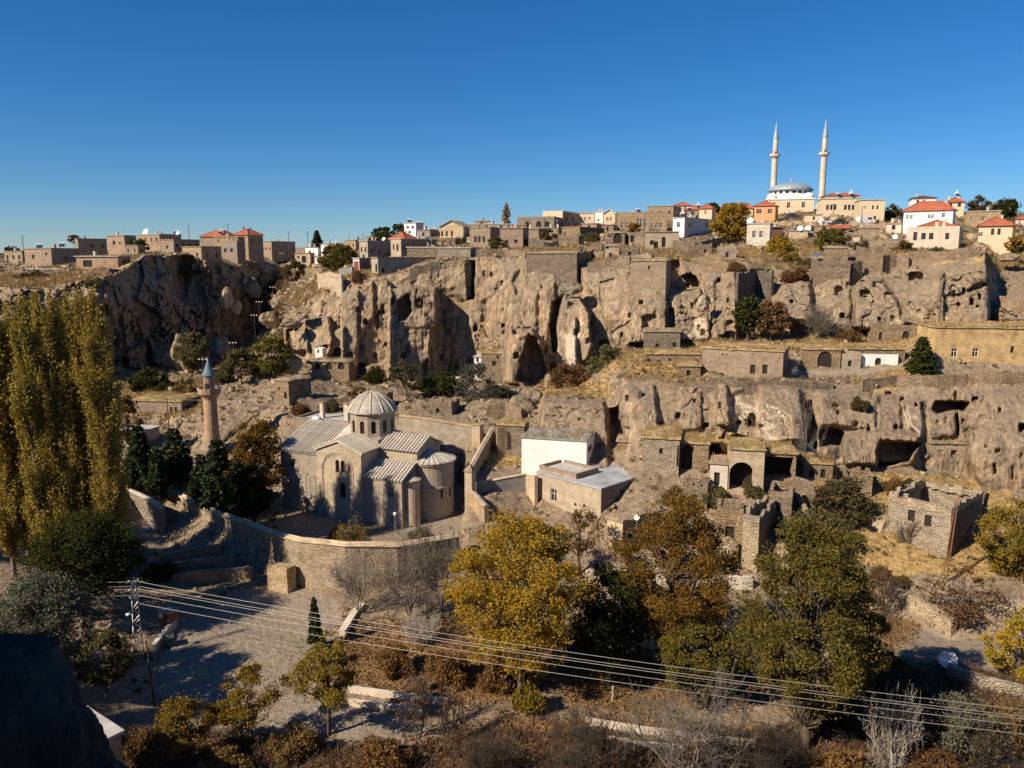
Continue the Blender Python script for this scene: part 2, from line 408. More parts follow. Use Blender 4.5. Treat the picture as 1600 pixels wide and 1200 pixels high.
LN['I3'] = [(-600,582,-27.3),(195,585,-28),(255,582,-27.4),(340,584,-26.5),(400,576,-24.6),(440,572,-24.0),(540,594,-26.4),(640,598,-26.1),(720,604,-25.9),(780,610,-25.8),(843,610,-25.2),(900,597,-23.5),(960,570,-19),(985,556,147),(1095,552,148),(1105,540,148),(1230,541,148),(1330,541,148),(1410,543,147),(1455,515,141),(1500,512,141),(1600,512,141),(2200,512,141)]
LN['J'] = [(-600,560,184),(0,560,184),(150,570,186),(166,572,187),(200,574,204),(250,576,222),(300,570,240),(350,556,258),(400,522,278),(438,482,310),(446,560,190),(480,570,186),(540,585,182),(610,592,181),(690,590,186),(760,590,184),(800,602,172),(860,592,172),(900,577,170),(930,562,168),(985,542,164),(1060,533,162),(1150,530,161),(1200,529,161),(1300,524,158),(1420,521,155),(1500,505,152),(1600,500,150),(2200,500,150)]
LN['K'] = [(-600,450,205),(0,447,196),(60,452,196),(110,440,197),(166,430,198),(182,426,208),(225,402,224),(290,398,246),(350,412,264),(400,418,286),(438,420,336),(446,505,196),(500,462,194),(520,450,192),(545,436,192),(600,430,192),(640,422,192),(690,405,193),(780,404,191),(840,399,189),(903,394,187),(911,417,182),(985,408,178),(1050,404,178),(1100,412,176),(1150,420,174),(1200,424,174),(1270,430,172),(1300,412,172),(1400,402,171),(1450,400,168),(1540,390,164),(1549,432,164),(1560,462,161),(1600,455,160),(2200,450,160)]
LN['M'] = [(-600,415,240),(0,418,238),(100,412,240),(230,400,250),(290,394,262),(350,402,288),(400,408,315),(438,408,350),(450,432,300),(500,426,236),(540,415,228),(600,407,222),(700,393,218),(840,388,214),(900,386,212),(950,387,208),(1050,388,206),(1150,392,200),(1200,392,200),(1300,388,196),(1420,386,186),(1500,384,184),(1600,392,190),(2200,392,190)]
LN['N'] = [(-600,399,300),(0,399,300),(200,396,300),(350,388,310),(440,395,390),(540,388,300),(620,376,280),(700,370,265),(800,364,262),(900,360,258),(1000,360,250),(1100,364,245),(1200,358,240),(1300,346,240),(1420,345,230),(1600,352,230),(2200,352,230)]
LN['O'] = [(-600,398,420),(0,397,420),(350,384,420),(450,389,460),(620,370,360),(800,355,350),(1000,341,340),(1100,336,335),(1200,330,330),(1300,326,330),(1500,332,320),(1600,334,320),(2200,340,320)]
ORDER = ['A','B','C','D','E','F','G','H','I','I2','I3','J','K','M','N','O']
ROWS  = [22, 24, 20, 12, 16, 26, 34, 66, 8, 18, 20, 104, 30, 24, 14]
COLS = np.concatenate([np.arange(-600, -60, 24), np.arange(-60, 1660, 1.65), np.arange(1660, 2200, 24)])
def line_at(k, px):
    a = np.array([(p, y) for p, y, d in LN[k]], float)
    D = np.array([d if d > 0 else Dz(y, d) for p, y, d in LN[k]], float)
    return np.interp(px, a[:, 0], a[:, 1]), np.interp(px, a[:, 0], D)

# relief cut into / standing out of the cliffs: (polygon px, offset m, soft px, gx, gy)   offset < 0 stands out
CL = []      # upper cliff
def fe(off, soft, *pts, gx=0.0, gy=0.0): CL.append((pts, off, soft, gx, gy))
fe(-4, 3, (440,503),(478,493),(480,548),(440,550))
fe(-5.0, 2, (478,498),(515,495),(518,565),(478,565))
fe(-3, 2, (515,520),(537,510),(537,585),(516,580))
fe(2, 1, (447,515),(460,512),(462,545),(450,545))
fe(3, 1, (436,524),(452,520),(460,545),(440,556))
fe(-2.6, 2, (535,458),(570,442),(600,434),(612,442),(612,592),(535,590), gx=0.02)
fe(-1.4, 1.2, (534,462),(560,455),(557,592),(534,590))
fe(1.6, 1.5, (560,530),(575,505),(600,475),(606,560),(590,570),(560,572))
fe(1.5, 1.5, (584,440),(594,436),(592,520),(584,500))
fe(-8.5, 1.2, (609,452),(640,449),(681,450),(683,510),(673,514),(670,592),(607,594))
fe(4.5, 1.2, (620,470),(638,459),(644,486),(634,500),(620,501))
fe(0.5, 1.2, (624,512),(668,512),(668,592),(632,588),(622,560))
fe(3.2, 1.5, (660,570),(668,560),(670,592),(658,592))
fe(6, 1.2, (728,408),(743,409),(741,467),(730,468))
fe(2.0, 6, (684,455),(728,470),(740,590),(684,590))
fe(-1.0, 3, (752,452),(778,438),(772,462),(752,470), gy=0.02)
fe(-1.8, 3, (768,470),(786,450),(786,540),(770,545))
fe(-2.2, 8, (786,418),(870,402),(876,455),(858,540),(786,515))
fe(1.2, 2, (800,440),(812,420),(818,440),(808,460))
fe(1.0, 3, (838,470),(846,440),(848,520),(840,520))
fe(-1.2, 2, (845,455),(868,440),(866,490),(850,545),(843,540))
fe(6, 2, (890,418),(906,417),(907,449),(893,450))
fe(5, 1.5, (862,472),(880,462),(872,500),(870,552),(862,548),(858,510))
fe(-7.5, 2, (878,464),(905,465),(920,488),(924,540),(918,560),(890,578),(876,545),(868,510), gx=-0.02)
fe(-1.8, 1.2, (868,500),(900,496),(900,578),(885,575),(870,540), gx=-0.06)
fe(-3.0, 2, (907,420),(985,412),(985,545),(965,548),(935,470),(912,440), gx=-0.012)
fe(1.0, 2, (935,440),(960,435),(968,470),(950,520),(938,480))
fe(0.8, 1, (952,521),(985,499),(986,502),(955,525))
fe(-5.0, 1.2, (985,409),(1040,406),(1041,452),(1044,532),(985,535), gx=0.0)
fe(-0.8, 1.2, (985,442),(1040,442),(1043,532),(985,535))
fe(2.0, 1.2, (1004,494),(1022,490),(1027,500),(1026,518),(1004,518))
fe(5.5, 1.0, (1042,400),(1062,404),(1062,430),(1075,427),(1088,432),(1093,442),(1092,452),(1042,452))
fe(-2.6, 1.5, (1042,453),(1094,452),(1111,482),(1109,532),(1042,532))
fe(3.5, 1.0, (1040,482),(1053,482),(1053,517),(1040,517))
fe(0.9, 0.8, (1105,486),(1108,486),(1114,530),(1110,530))
fe(3.0, 1.2, (1085,472),(1098,459),(1113,474),(1114,484),(1108,488),(1090,485))
fe(-4.0, 3, (1094,424),(1150,424),(1153,532),(1112,532),(1110,480), gx=-0.03)
fe(1.2, 3, (1116,440),(1128,432),(1132,470),(1118,500))
fe(4, 1.5, (1153,424),(1203,424),(1203,468),(1153,468))
fe(-6, 6, (1213,470),(1225,442),(1250,433),(1268,440),(1274,500),(1240,506),(1222,500))
fe(-2.5, 3, (1272,436),(1330,430),(1330,522),(1276,522))
fe(-4.5, 4, (1333,450),(1355,436),(1378,438),(1402,470),(1412,505),(1412,522),(1335,512))
fe(-4.5, 4, (1410,472),(1440,440),(1472,425),(1472,508),(1410,508), gx=-0.02)
fe(-8.5, 3, (1470,424),(1512,404),(1540,392),(1547,440),(1545,508),(1470,508))
fe(1.2, 1.2, (1470,461),(1500,459),(1520,447),(1545,440),(1545,446),(1524,452),(1505,463),(1470,467))
fe(-1.5, 3, (1506,430),(1540,405),(1546,440),(1520,446))
fe(-4, 8, (1556,475),(1600,452),(1750,452),(1750,505),(1556,505))
fe(-9, 2.5, (785,530),(797,512),(830,514),(846,532),(854,588),(848,604),(785,600), gx=0.02)
fe(8, 1.2, (827,522),(838,530),(846,545),(853,582),(846,600),(806,594),(812,565))
fe(4, 1.0, (797,511),(829,512),(828,519),(802,522))
HOLES_U = [(565,580,14,26,3),(586,556,8,9,1.5),(756,427,5,9,1.2),(768,429,4,7,1.2),(754,497,6,12,0.8),
 (838,507,4,5,1),(849,528,5,6,1),(864,576,9,18,2),(1002,472,7,7,1.5),(1140,525,18,16,3),(1127,526,7,8,1.5),(1141,504,12,8,1.5),
 (1310,454,14,15,3),(1351,458,17,12,2.5),(1371,444,15,10,2),(1386,461,10,9,1.5),(1431,431,24,14,4),(1316,493,8,9,2),(1388,421,8,14,2),
 (1335,432,10,14,3),(1422,474,6,6,1),(1436,486,7,6,1),(1459,492,5,5,1),(1472,491,4,5,1),(1527,478,6,4,1),(1352,520,9,8,1),
 (505,547,10,12,2.5),(527,550,12,14,2.5),(547,556,9,12,2),(635,546,6,10,1),(689,558,6,8,1.5),(712,572,6,9,1.5),(944,536,18,10,3),
 (1394,497,7,9,1.5),(520,576,12,14,2),(495,580,10,12,2),(1160,478,8,9,1.5)]
CLL = []     # lower cliff on the right
def fl(off, soft, *pts, gx=0.0, gy=0.0): CLL.append((pts, off, soft, gx, gy))
fl(-3, 4, (845,640),(862,628),(944,628),(953,696),(843,698))
fl(5, 2, (951,638),(966,634),(972,660),(978,694),(955,694))
fl(-2, 5, (970,606),(1022,600),(1034,692),(978,694))
fl(-1.2, 3, (1060,602),(1092,600),(1092,672),(1064,672))
fl(-0.8, 1, (1092,602),(1097,602),(1096,668),(1092,668))
fl(-1.6, 2, (1120,600),(1136,600),(1142,668),(1120,664))
fl(1.0, 6, (1140,620),(1182,605),(1188,668),(1150,668))
fl(-2.5, 5, (1186,602),(1250,606),(1262,690),(1200,692),(1186,660))
fl(4, 1.5, (1139,684),(1152,678),(1186,690),(1183,697),(1150,695))
fl(5, 2, (1256,632),(1268,626),(1277,668),(1276,702),(1262,696))
fl(-2.2, 5, (1278,612),(1340,612),(1372,620),(1370,672),(1282,665))
fl(5, 2, (1280,673),(1300,667),(1318,676),(1314,697),(1282,697))
fl(-3.2, 4, (1318,684),(1345,674),(1400,670),(1436,682),(1432,722),(1320,728))
fl(7, 2, (1376,689),(1436,692),(1428,706),(1420,722),(1372,730),(1370,706))
fl(-1.5, 3, (1372,632),(1408,628),(1408,668),(1372,670), gx=0.02)
fl(-2.2, 3, (1410,628),(1442,626),(1440,684),(1424,668))
fl(5, 1.5, (1460,626),(1482,624),(1516,630),(1506,643),(1482,642),(1464,646),(1457,640))
fl(-1.2, 2, (1450,648),(1494,646),(1492,680),(1455,685))
fl(2, 1.5, (1493,648),(1498,648),(1498,680),(1494,678))
fl(-2.2, 6, (1510,615),(1700,600),(1700,770),(1540,770),(1510,720))
HOLES_L = [(1175,656,12,22,3),(1596,669,12,15,2),(1559,704,8,8,1.5),(1540,697,5,5,1),(1554,732,6,18,1.5),(1505,658,8,8,1),(1522,671,5,5,.8),
 (1478,656,7,10,1),(1582,738,6,24,1),(905,655,5,5,.8),(1596,712,6,10,.8),(1103,664,10,7,1.5),(1030,661,6,5,1),(1465,660,6,6,.8)]
_r = random.Random(5)
for _k in range(60):
    HOLES_U.append((_r.uniform(440, 1545), _r.uniform(425, 520) if _r.random() < .7 else _r.uniform(520, 580), _r.choice((5, 5, 6, 7, 9)), _r.choice((6, 7, 9, 11)), 1.8))
for _k in range(26):
    HOLES_L.append((_r.uniform(970, 1600), _r.uniform(612, 690), _r.choice((5, 6, 7, 9)), _r.choice((6, 8, 10, 12)), 1.6))
def relief(px, py, feats, holes):
    off = np.zeros(px.shape)
    jx = px + 2.0 * vnoise(px / 11.0, py / 11.0, px * 0 + 1.5, 31) + 1.0 * vnoise(px / 4.0, py / 4.0, px * 0 + 3.5, 32)
    jy = py + 2.0 * vnoise(px / 11.0, py / 11.0, px * 0 + 7.5, 33) + 1.0 * vnoise(px / 4.0, py / 4.0, px * 0 + 9.5, 34)
    for poly, o, soft, gx, gy in feats:
        xs = [p[0] for p in poly]; ys = [p[1] for p in poly]
        m = (px > min(xs) - 15) & (px < max(xs) + 15) & (py > min(ys) - 15) & (py < max(ys) + 15)
        if not m.any(): continue
        d = sdf_poly(jx[m], jy[m], poly)
        k = np.clip(0.5 - d / (2 * soft), 0, 1); k = k * k * (3 - 2 * k)
        cx, cy = sum(xs) / len(xs), sum(ys) / len(ys)
        off[m] += k * (o + gx * (px[m] - cx) + gy * (py[m] - cy))
    for cx, cy, w_, h_, dep in holes:
        m = (np.abs(px - cx) < w_) & (np.abs(py - cy) < h_)
        if not m.any(): continue
        qx = np.abs(px[m] - cx) / (w_ / 2); qy = (py[m] - cy) / (h_ / 2)
        q = np.where(qy < 0, (qx ** 2.6 + np.abs(qy) ** 2.6), np.maximum(qx, qy) ** 2.6)
        off[m] += np.where(q < 1, dep, 0) 
    return off

def build_terrain():
    px = COLS; n = len(px)
    ly, lD = {}, {}
    for k in ORDER: ly[k], lD[k] = line_at(k, px)
    fl_ = lambda k, feats: relief(px, ly[k], feats, [])
    def smooth(a, r=2):
        ker = np.ones(2 * r + 1) / (2 * r + 1)
        return np.convolve(np.pad(a, r, mode='edge'), ker, 'valid')
    offJ = smooth(fl_('J', CL)); offK = smooth(fl_('K', CL)); offH = smooth(fl_('H', CLL)); offI = smooth(fl_('I', CLL))
    gD = dict(lD)
    gD['J'] = lD['J'] + np.minimum(offJ, 0); gD['K'] = lD['K'] + np.minimum(offK, 1)
    gD['H'] = lD['H'] + np.minimum(offH, 0); gD['I'] = lD['I'] + np.minimum(offI, 1)
    PY, DD, KIND = [], [], []
    for i in range(len(ORDER) - 1):
        a, b = ORDER[i], ORDER[i + 1]
        r = ROWS[i]
        last = (i == len(ORDER) - 2)
        t = np.linspace(0, 1, r + 1)[: (r + 1 if last else r)][:, None]
        cliff = (a, b) in (('J', 'K'), ('H', 'I'))
        if cliff:
            py = ly[a] * (1 - t) + ly[b] * t
            wgt = np.clip((lD[b] - lD[a]), 0, None)
            tt = t ** 1.6
            D = lD[a] * (1 - tt) + lD[b] * tt
            pxg = np.broadcast_to(px, py.shape)
            D = D + relief(pxg, py, CL if a == 'J' else CLL, HOLES_U if a == 'J' else HOLES_L)
            kind = np.ones(py.shape)
            if a == 'H': kind *= np.clip((pxg - 835) / 12, 0, 1)
        else:
            Da, Db = gD[a], gD[b]
            D = Da * (1 - t) + Db * t
            # straight in space, not in pixels: interpolate heights and re-derive py
            za = Da * np.tan(np.arctan((ly[a] - 600) / F) + PITCH); zb = Db * np.tan(np.arctan((ly[b] - 600) / F) + PITCH)
            z = za * (1 - t) + zb * t
            py = 600 + F * np.tan(np.arctan2(z, D) - PITCH)
            kind = np.zeros(py.shape)
        PY.append(py); DD.append(D); KIND.append(kind)
    PY = np.vstack(PY); DD = np.vstack(DD); KIND = np.vstack(KIND)
    PX = np.broadcast_to(px, PY.shape)
    def world(PY, DD):
        vv = -(PY - 600) / F; c = DD / (CT + vv * ST)
        return (PX - 800) / F * c, DD.copy(), CAMZ - c * ST + vv * c * CT
    X, Y, Z = world(PY, DD)
    # erosion: flutes, blocks and grain, along the view axis on cliffs, up on ground
    big = fbm(X / 7, Y / 7, Z / 9, 3, 3)
    flute = fbm(X / 1.3, Y / 3.0, Z / 16, 3, 8)
    crack = np.abs(fbm(X / 2.6, Y / 6, Z / 17.0, 2, 14))
    ledge = fbm(X / 9, Y / 9, Z / 1.5, 3, 17)
    fine = fbm(X / 1.1, Y / 1.1, Z / 1.1, 3, 21)
    lower = PY > 596
    ampc = np.where(lower, 0.75, 1.0)
    dD = KIND * (0.85 * big + 0.22 * flute + 0.2 * fine + 0.28 * ledge + 1.5 * np.clip(0.035 - crack, 0, 1) / 0.035 * np.clip(big + .6, 0, 1)) * ampc
    left = (PX < 446) & (KIND > 0)
    cm_ = KIND > 0.02
    blk = np.zeros(PX.shape); wx = .5 * fine
    blk[cm_] = cellnoise(X[cm_] / 3.2 + wx[cm_], Y[cm_] / 5, Z[cm_] / 4.6, 81)
    blk2 = np.zeros(PX.shape); blk2[left] = cellnoise(X[left] / 8 + wx[left] * .4, Y[left] / 10, Z[left] / 8, 85)
    blk3 = np.zeros(PX.shape); blk3[cm_] = cellnoise(X[cm_] / 1.5 + wx[cm_] * .6, Y[cm_] / 3, Z[cm_] / 1.9, 88)
    dD = dD + KIND * (.38 * blk + .12 * blk3) * np.clip(.55 + big, .15, 1.2)
    dD = dD + np.where(left, 7.0 * fbm(X / 16, Y / 16, Z / 22, 3, 41) + 2.8 * blk2 + 0.9 * blk + .5 * fine, 0)
    X, Y, Z = world(PY, DD + dD)
    g = 1 - KIND
    gn = fbm(X / 6, Y / 6, Z * 0, 4, 51)
    gf = fbm(X / 1.2, Y / 1.2, Z * 0, 3, 57)
    road = np.zeros(PX.shape)
    for poly, soft in ROADS:
        road = np.maximum(road, np.clip(0.5 - sdf_poly(PX.ravel(), PY.ravel(), poly).reshape(PX.shape) / (2 * soft), 0, 1))
    rough = np.where(DD > 136, 0.55, 0.28) * (1 - 0.85 * road)
    rough = np.where((PX > 440) & (PX < 725) & (DD < 128) & (DD > 100), 0.05, rough)
    edge = np.ones(PX.shape)
    Z = Z + g * rough * (gn + 0.35 * gf)
    # far rows: hold the sheet, then drop behind the skyline
    verts = np.stack([X, Y, Z], -1)
    nr = verts.shape[0]
    # extra rows to the horizon
    lastrow = verts[-1].copy()
    ext = []
    for f_, zz in ((1.25, None), (2.2, CAMZ - 3), (8, CAMZ - 6), (120, CAMZ - 30)):
        r_ = lastrow.copy(); r_[:, 0] *= f_; r_[:, 1] *= f_
        r_[:, 2] = (lastrow[:, 2] - 2.5) if zz is None else zz
        ext.append(r_)
    verts = np.concatenate([verts, np.stack(ext)], 0)
    nr2 = verts.shape[0]
    idx = np.arange(nr2 * n).reshape(nr2, n)
    quads = np.stack([idx[:-1, :-1], idx[:-1, 1:], idx[1:, 1:], idx[1:, :-1]], -1).reshape(-1, 4)
    me = np_mesh('terrain', verts.reshape(-1, 3), quads, M['terrain'])
    # zone attribute: R dry grass, G road/bare, B fallen leaves, A pale
    zone = np.zeros((nr2, n, 4))
    JX = PX + 14 * fbm(X / 5, Y / 5, X * 0, 3, 61); JY = PY + 7 * fbm(X / 5, Y / 5, X * 0 + 4, 3, 65)
    def area(polys, soft):
        r = np.zeros(PX.shape)
        for p in polys:
            r = np.maximum(r, np.clip(0.5 - sdf_poly(JX.ravel(), JY.ravel(), p).reshape(PX.shape) / (2 * soft), 0, 1))
        return r
    zone[:nr, :, 0] = area(GRASS, 7) * (1 - KIND * 0.6)
    zone[:nr, :, 1] = road
    zone[:nr, :, 2] = area(LEAVES, 18)
    zone[:nr, :, 3] = area(PALE, 3)
    at = me.color_attributes.new('zone', 'FLOAT_COLOR', 'POINT')
    at.data.foreach_set('color', zone.reshape(-1).astype(np.float32))
    o = bpy.data.objects.new('terrain', me); COL.objects.link(o); tag(o, kind='structure')
    return dict(px=px, PY=PY, D=DD + dD, X=X, Y=Y, Z=Z, KIND=KIND, road=road, zone=zone[:nr])
ROADS = [([(250,1010),(300,960),(380,925),(470,918),(520,935),(540,985),(470,1060),(330,1110),(250,1090)], 6),
 ([(385,1110),(440,1085),(540,1100),(620,1118),(690,1145),(640,1165),(520,1165),(380,1150)], 8),([(915,1128),(1080,1150),(1200,1165),(1200,1172),(1070,1164),(915,1144)], 3),
 ([(1420,1005),(1540,1050),(1700,1090),(1700,1040),(1560,1010),(1440,985)], 5),
 ([(190,838),(240,815),(262,832),(240,858),(185,860)], 3),
 ([(620,830),(715,805),(735,820),(700,838),(620,836)], 4),
 ([(1180,585),(1420,582),(1420,576),(1200,578)], 2)]
GRASS = [[(975,590),(1000,572),(1100,560),(1110,590)],[(1005,690),(1040,668),(1110,670),(1250,700),(1240,712),(1100,695)],
 [(940,622),(960,610),(962,600),(945,598),(900,615)],[(1060,538),(1230,528),(1420,525),(1460,512),(1700,500),(1700,520),(1440,545),(1080,548)],
 [(940,575),(985,540),(1010,560),(960,590)],[(1330,590),(1450,580),(1460,610),(1350,625)],[(1300,650),(1360,655),(1380,672),(1310,672)],
 [(1200,700),(1330,740),(1560,740),(1600,800),(1600,900),(1400,900),(1250,850),(1180,760)],
 [(760,395),(900,386),(985,395),(1060,390),(1150,390),(1150,410),(900,405)],[(1150,395),(1280,380),(1300,400),(1180,415)],
 [(0,430),(200,405),(230,415),(200,450),(0,450)],[(300,410),(400,415),(380,440),(290,435)],[(200,600),(320,590),(330,640),(200,660)],
 [(840,600),(880,590),(960,585),(940,612),(850,615)],[(440,470),(540,425),(600,410),(600,440),(470,480)],
 [(1380,400),(1540,385),(1620,380),(1620,430),(1560,425)],[(730,690),(830,700),(830,720),(760,735)]]
LEAVES = [[(520,985),(760,960),(860,1000),(900,1060),(780,1100),(600,1085),(470,1040)],[(1280,1050),(1400,1030),(1600,1060),(1600,1240),(1250,1240)],
 [(880,1030),(1150,1020),(1200,1080),(1000,1120),(880,1090)],[(200,1150),(400,1160),(600,1165),(700,1140),(900,1120),(1250,1150),(1250,1240),(200,1240)],[(1340,950),(1420,985),(1400,1010),(1330,990)]]
PALE = [[(1140,618),(1182,606),(1187,660),(1150,650)],[(868,520),(900,500),(902,575),(888,572)],[(1415,650),(1440,640),(1440,680),(1418,668)],
 [(735,555),(768,550),(768,590),(735,588)],[(1190,625),(1225,620),(1225,690),(1195,690)],[(1365,905),(1420,928),(1480,965),(1478,988),(1400,958),(1340,935)],
 [(1090,500),(1110,500),(1110,532),(1060,532)],[(1535,560),(1600,560),(1600,600),(1535,600)]]
def terrainmat():
    m, t, b = newmat('terrain')
    co = N(t, 'ShaderNodeTexCoord').outputs['Object']
    at = N(t, 'ShaderNodeAttribute', attribute_name='zone')
    zs = N(t, 'ShaderNodeSeparateColor'); L(t, at.outputs['Color'], zs.inputs[0])
    mp = N(t, 'ShaderNodeMapping'); mp.inputs['Scale'].default_value = (0.8, 0.5, 0.05); L(t, co, mp.inputs[0])
    s1 = noise(t, 1.0, 7, mp.outputs[0], 0.62, 0.5)
    n1 = noise(t, 0.09, 6, co, 0.6); n2 = noise(t, 1.3, 7, co, 0.66); n4 = noise(t, 4.5, 5, co, 0.6)
    c = ramp(t, s1, [(0.37, (0.105, 0.082, 0.06)), (0.455, (0.27, 0.2, 0.135)), (0.56, R_BASE), (0.66, (0.5, 0.395, 0.275))])
    c2 = ramp(t, n1, [(0.36, (0.19, 0.145, 0.10)), (0.5, R_BASE), (0.66, R_PALE)])
    mp2 = N(t, 'ShaderNodeMapping'); mp2.inputs['Scale'].default_value = (2.6, 1.6, 0.11); L(t, co, mp2.inputs[0])
    s2 = noise(t, 1.0, 5, mp2.outputs[0], 0.6, 0.3)
    rock = mix(t, 0.33, c, c2)
    rock = mix(t, 0.9, rock, ramp(t, s2, [(0.36, (0.45, 0.42, 0.4)), (0.48, (1, 1, 1)), (0.64, (1.28, 1.25, 1.18))]), 'MULTIPLY')
    n5 = noise(t, 0.22, 5, co, 0.6)
    rock = mix(t, 0.55, rock, ramp(t, n5, [(0.36, (0.62, 0.66, 0.72)), (0.5, (1, 1, 1)), (0.64, (1.12, 0.98, 0.85))]), 'MULTIPLY')
    rock = mix(t, 0.6, rock, ramp(t, n2, [(0.3, (0.5, 0.48, 0.45)), (0.7, (1.4, 1.38, 1.34))]), 'MULTIPLY')
    li = noise(t, 0.33, 7, co, 0.68, 0.6)
    rock = mix(t, ramp(t, li, [(0.52, (0, 0, 0)), (0.58, (0.6, 0.6, 0.6))]), rock, ramp(t, n4, [(0.35, (0.105, 0.092, 0.07)), (0.65, (0.22, 0.185, 0.135))]))
    rock = mix(t, math_(t, 'MULTIPLY', at.outputs['Alpha'], 0.8), rock, ramp(t, n2, [(0.3, (0.45, 0.37, 0.27)), (0.7, (0.66, 0.57, 0.45))]))
    soil = ramp(t, n2, [(0.30, (0.17, 0.13, 0.092)), (0.55, (0.30, 0.235, 0.165)), (0.72, (0.39, 0.31, 0.22))])
    soil = mix(t, 0.5, soil, ramp(t, n4, [(0.38, (0.5, 0.48, 0.45)), (0.62, (1.35, 1.3, 1.25))]), 'MULTIPLY')
    grass = ramp(t, n2, [(0.3, (0.25, 0.165, 0.07)), (0.55, (0.43, 0.30, 0.13)), (0.75, (0.52, 0.39, 0.19))])
    leaf = ramp(t, n4, [(0.35, (0.09, 0.06, 0.034)), (0.5, (0.21, 0.125, 0.058)), (0.66, (0.33, 0.20, 0.09))])
    road = ramp(t, n2, [(0.3, (0.22, 0.18, 0.135)), (0.7, (0.36, 0.30, 0.23))])
    gz = ramp(t, math_(t, 'ADD', zs.outputs[0], math_(t, 'MULTIPLY', math_(t, 'SUBTRACT', n5, 0.5), 1.6)), [(0.35, (0, 0, 0)), (0.6, (1, 1, 1))])
    lz = ramp(t, math_(t, 'ADD', zs.outputs[2], math_(t, 'MULTIPLY', math_(t, 'SUBTRACT', n2, 0.5), 1.4)), [(0.4, (0, 0, 0)), (0.62, (1, 1, 1))])
    rz = ramp(t, math_(t, 'ADD', zs.outputs[1], math_(t, 'MULTIPLY', math_(t, 'SUBTRACT', n2, 0.5), 0.5)), [(0.4, (0, 0, 0)), (0.6, (1, 1, 1))])
    gr = mix(t, gz, soil, grass); gr = mix(t, lz, gr, leaf); gr = mix(t, rz, gr, road)
    g = N(t, 'ShaderNodeNewGeometry'); sp = N(t, 'ShaderNodeSeparateXYZ'); L(t, g.outputs['Normal'], sp.inputs[0])
    up = math_(t, 'ADD', sp.outputs[2], math_(t, 'MULTIPLY', math_(t, 'SUBTRACT', n2, 0.5), 0.45))
    tp = ramp(t, up, [(0.55, (0, 0, 0)), (0.72, (1, 1, 1))])
    L(t, mix(t, tp, rock, gr), b.inputs['Base Color'])
    h = math_(t, 'ADD', n2, math_(t, 'MULTIPLY', n4, 0.35))
    bump(t, b, h, 0.9, 0.45)
terrainmat()
T = build_terrain()
def gD(px, py):
    """forward distance of the ground seen at photo pixel (px, py)"""
    j = int(np.argmin(np.abs(T['px'] - px)))
    col = T['PY'][:, j]; d = T['D'][:, j]
    for i in range(len(col) - 1):
        if col[i] >= py >= col[i + 1]:
            f_ = (col[i] - py) / max(1e-6, col[i] - col[i + 1])
            return d[i] * (1 - f_) + d[i + 1] * f_
    return d[int(np.argmin(np.abs(col - py)))]
def gP(px, py): return P(px, py, gD(px, py))
def gZ(px, D):
    """ground height in column px at forward distance D"""
    j = int(np.argmin(np.abs(T['px'] - px)))
    d = T['Y'][:, j]; i = int(np.argmin(np.abs(d - D)))
    return float(T['Z'][i, j])

# hillside the photographer stands on
def near_slope():
    xs = np.concatenate([np.arange(-160, 161, 4.0)]); ys = np.arange(-40, 66.1, 2.0)
    X, Y = np.meshgrid(xs, ys)
    t_ = np.clip(Y / 56, 0, 1)
    Z = CAMZ - 1.9 - 1.2 * np.clip(Y / 6, 0, 1) - 41.2 * np.clip((Y - 3) / 55, 0, 1) ** 0.92 - np.clip(-Y, 0, 40) * 0.1
    Z = Z - np.clip((Y - 56) / 6, 0, 1) * 1.5
    Z = Z + 1.0 * fbm(X / 9, Y / 9, X * 0, 3, 71) * np.clip((np.hypot(X, Y) - 4) / 10, 0, 1)
    n_ = X.shape[1]
    idx = np.arange(X.size).reshape(X.shape)
    q = np.stack([idx[:-1, :-1], idx[:-1, 1:], idx[1:, 1:], idx[1:, :-1]], -1).reshape(-1, 4)
    me = np_mesh('near_slope', np.stack([X, Y, Z], -1).reshape(-1, 3), q, M['rock_grey'], smooth=True)
    o = bpy.data.objects.new('near_slope', me); COL.objects.link(o); tag(o, kind='structure')
near_slope()
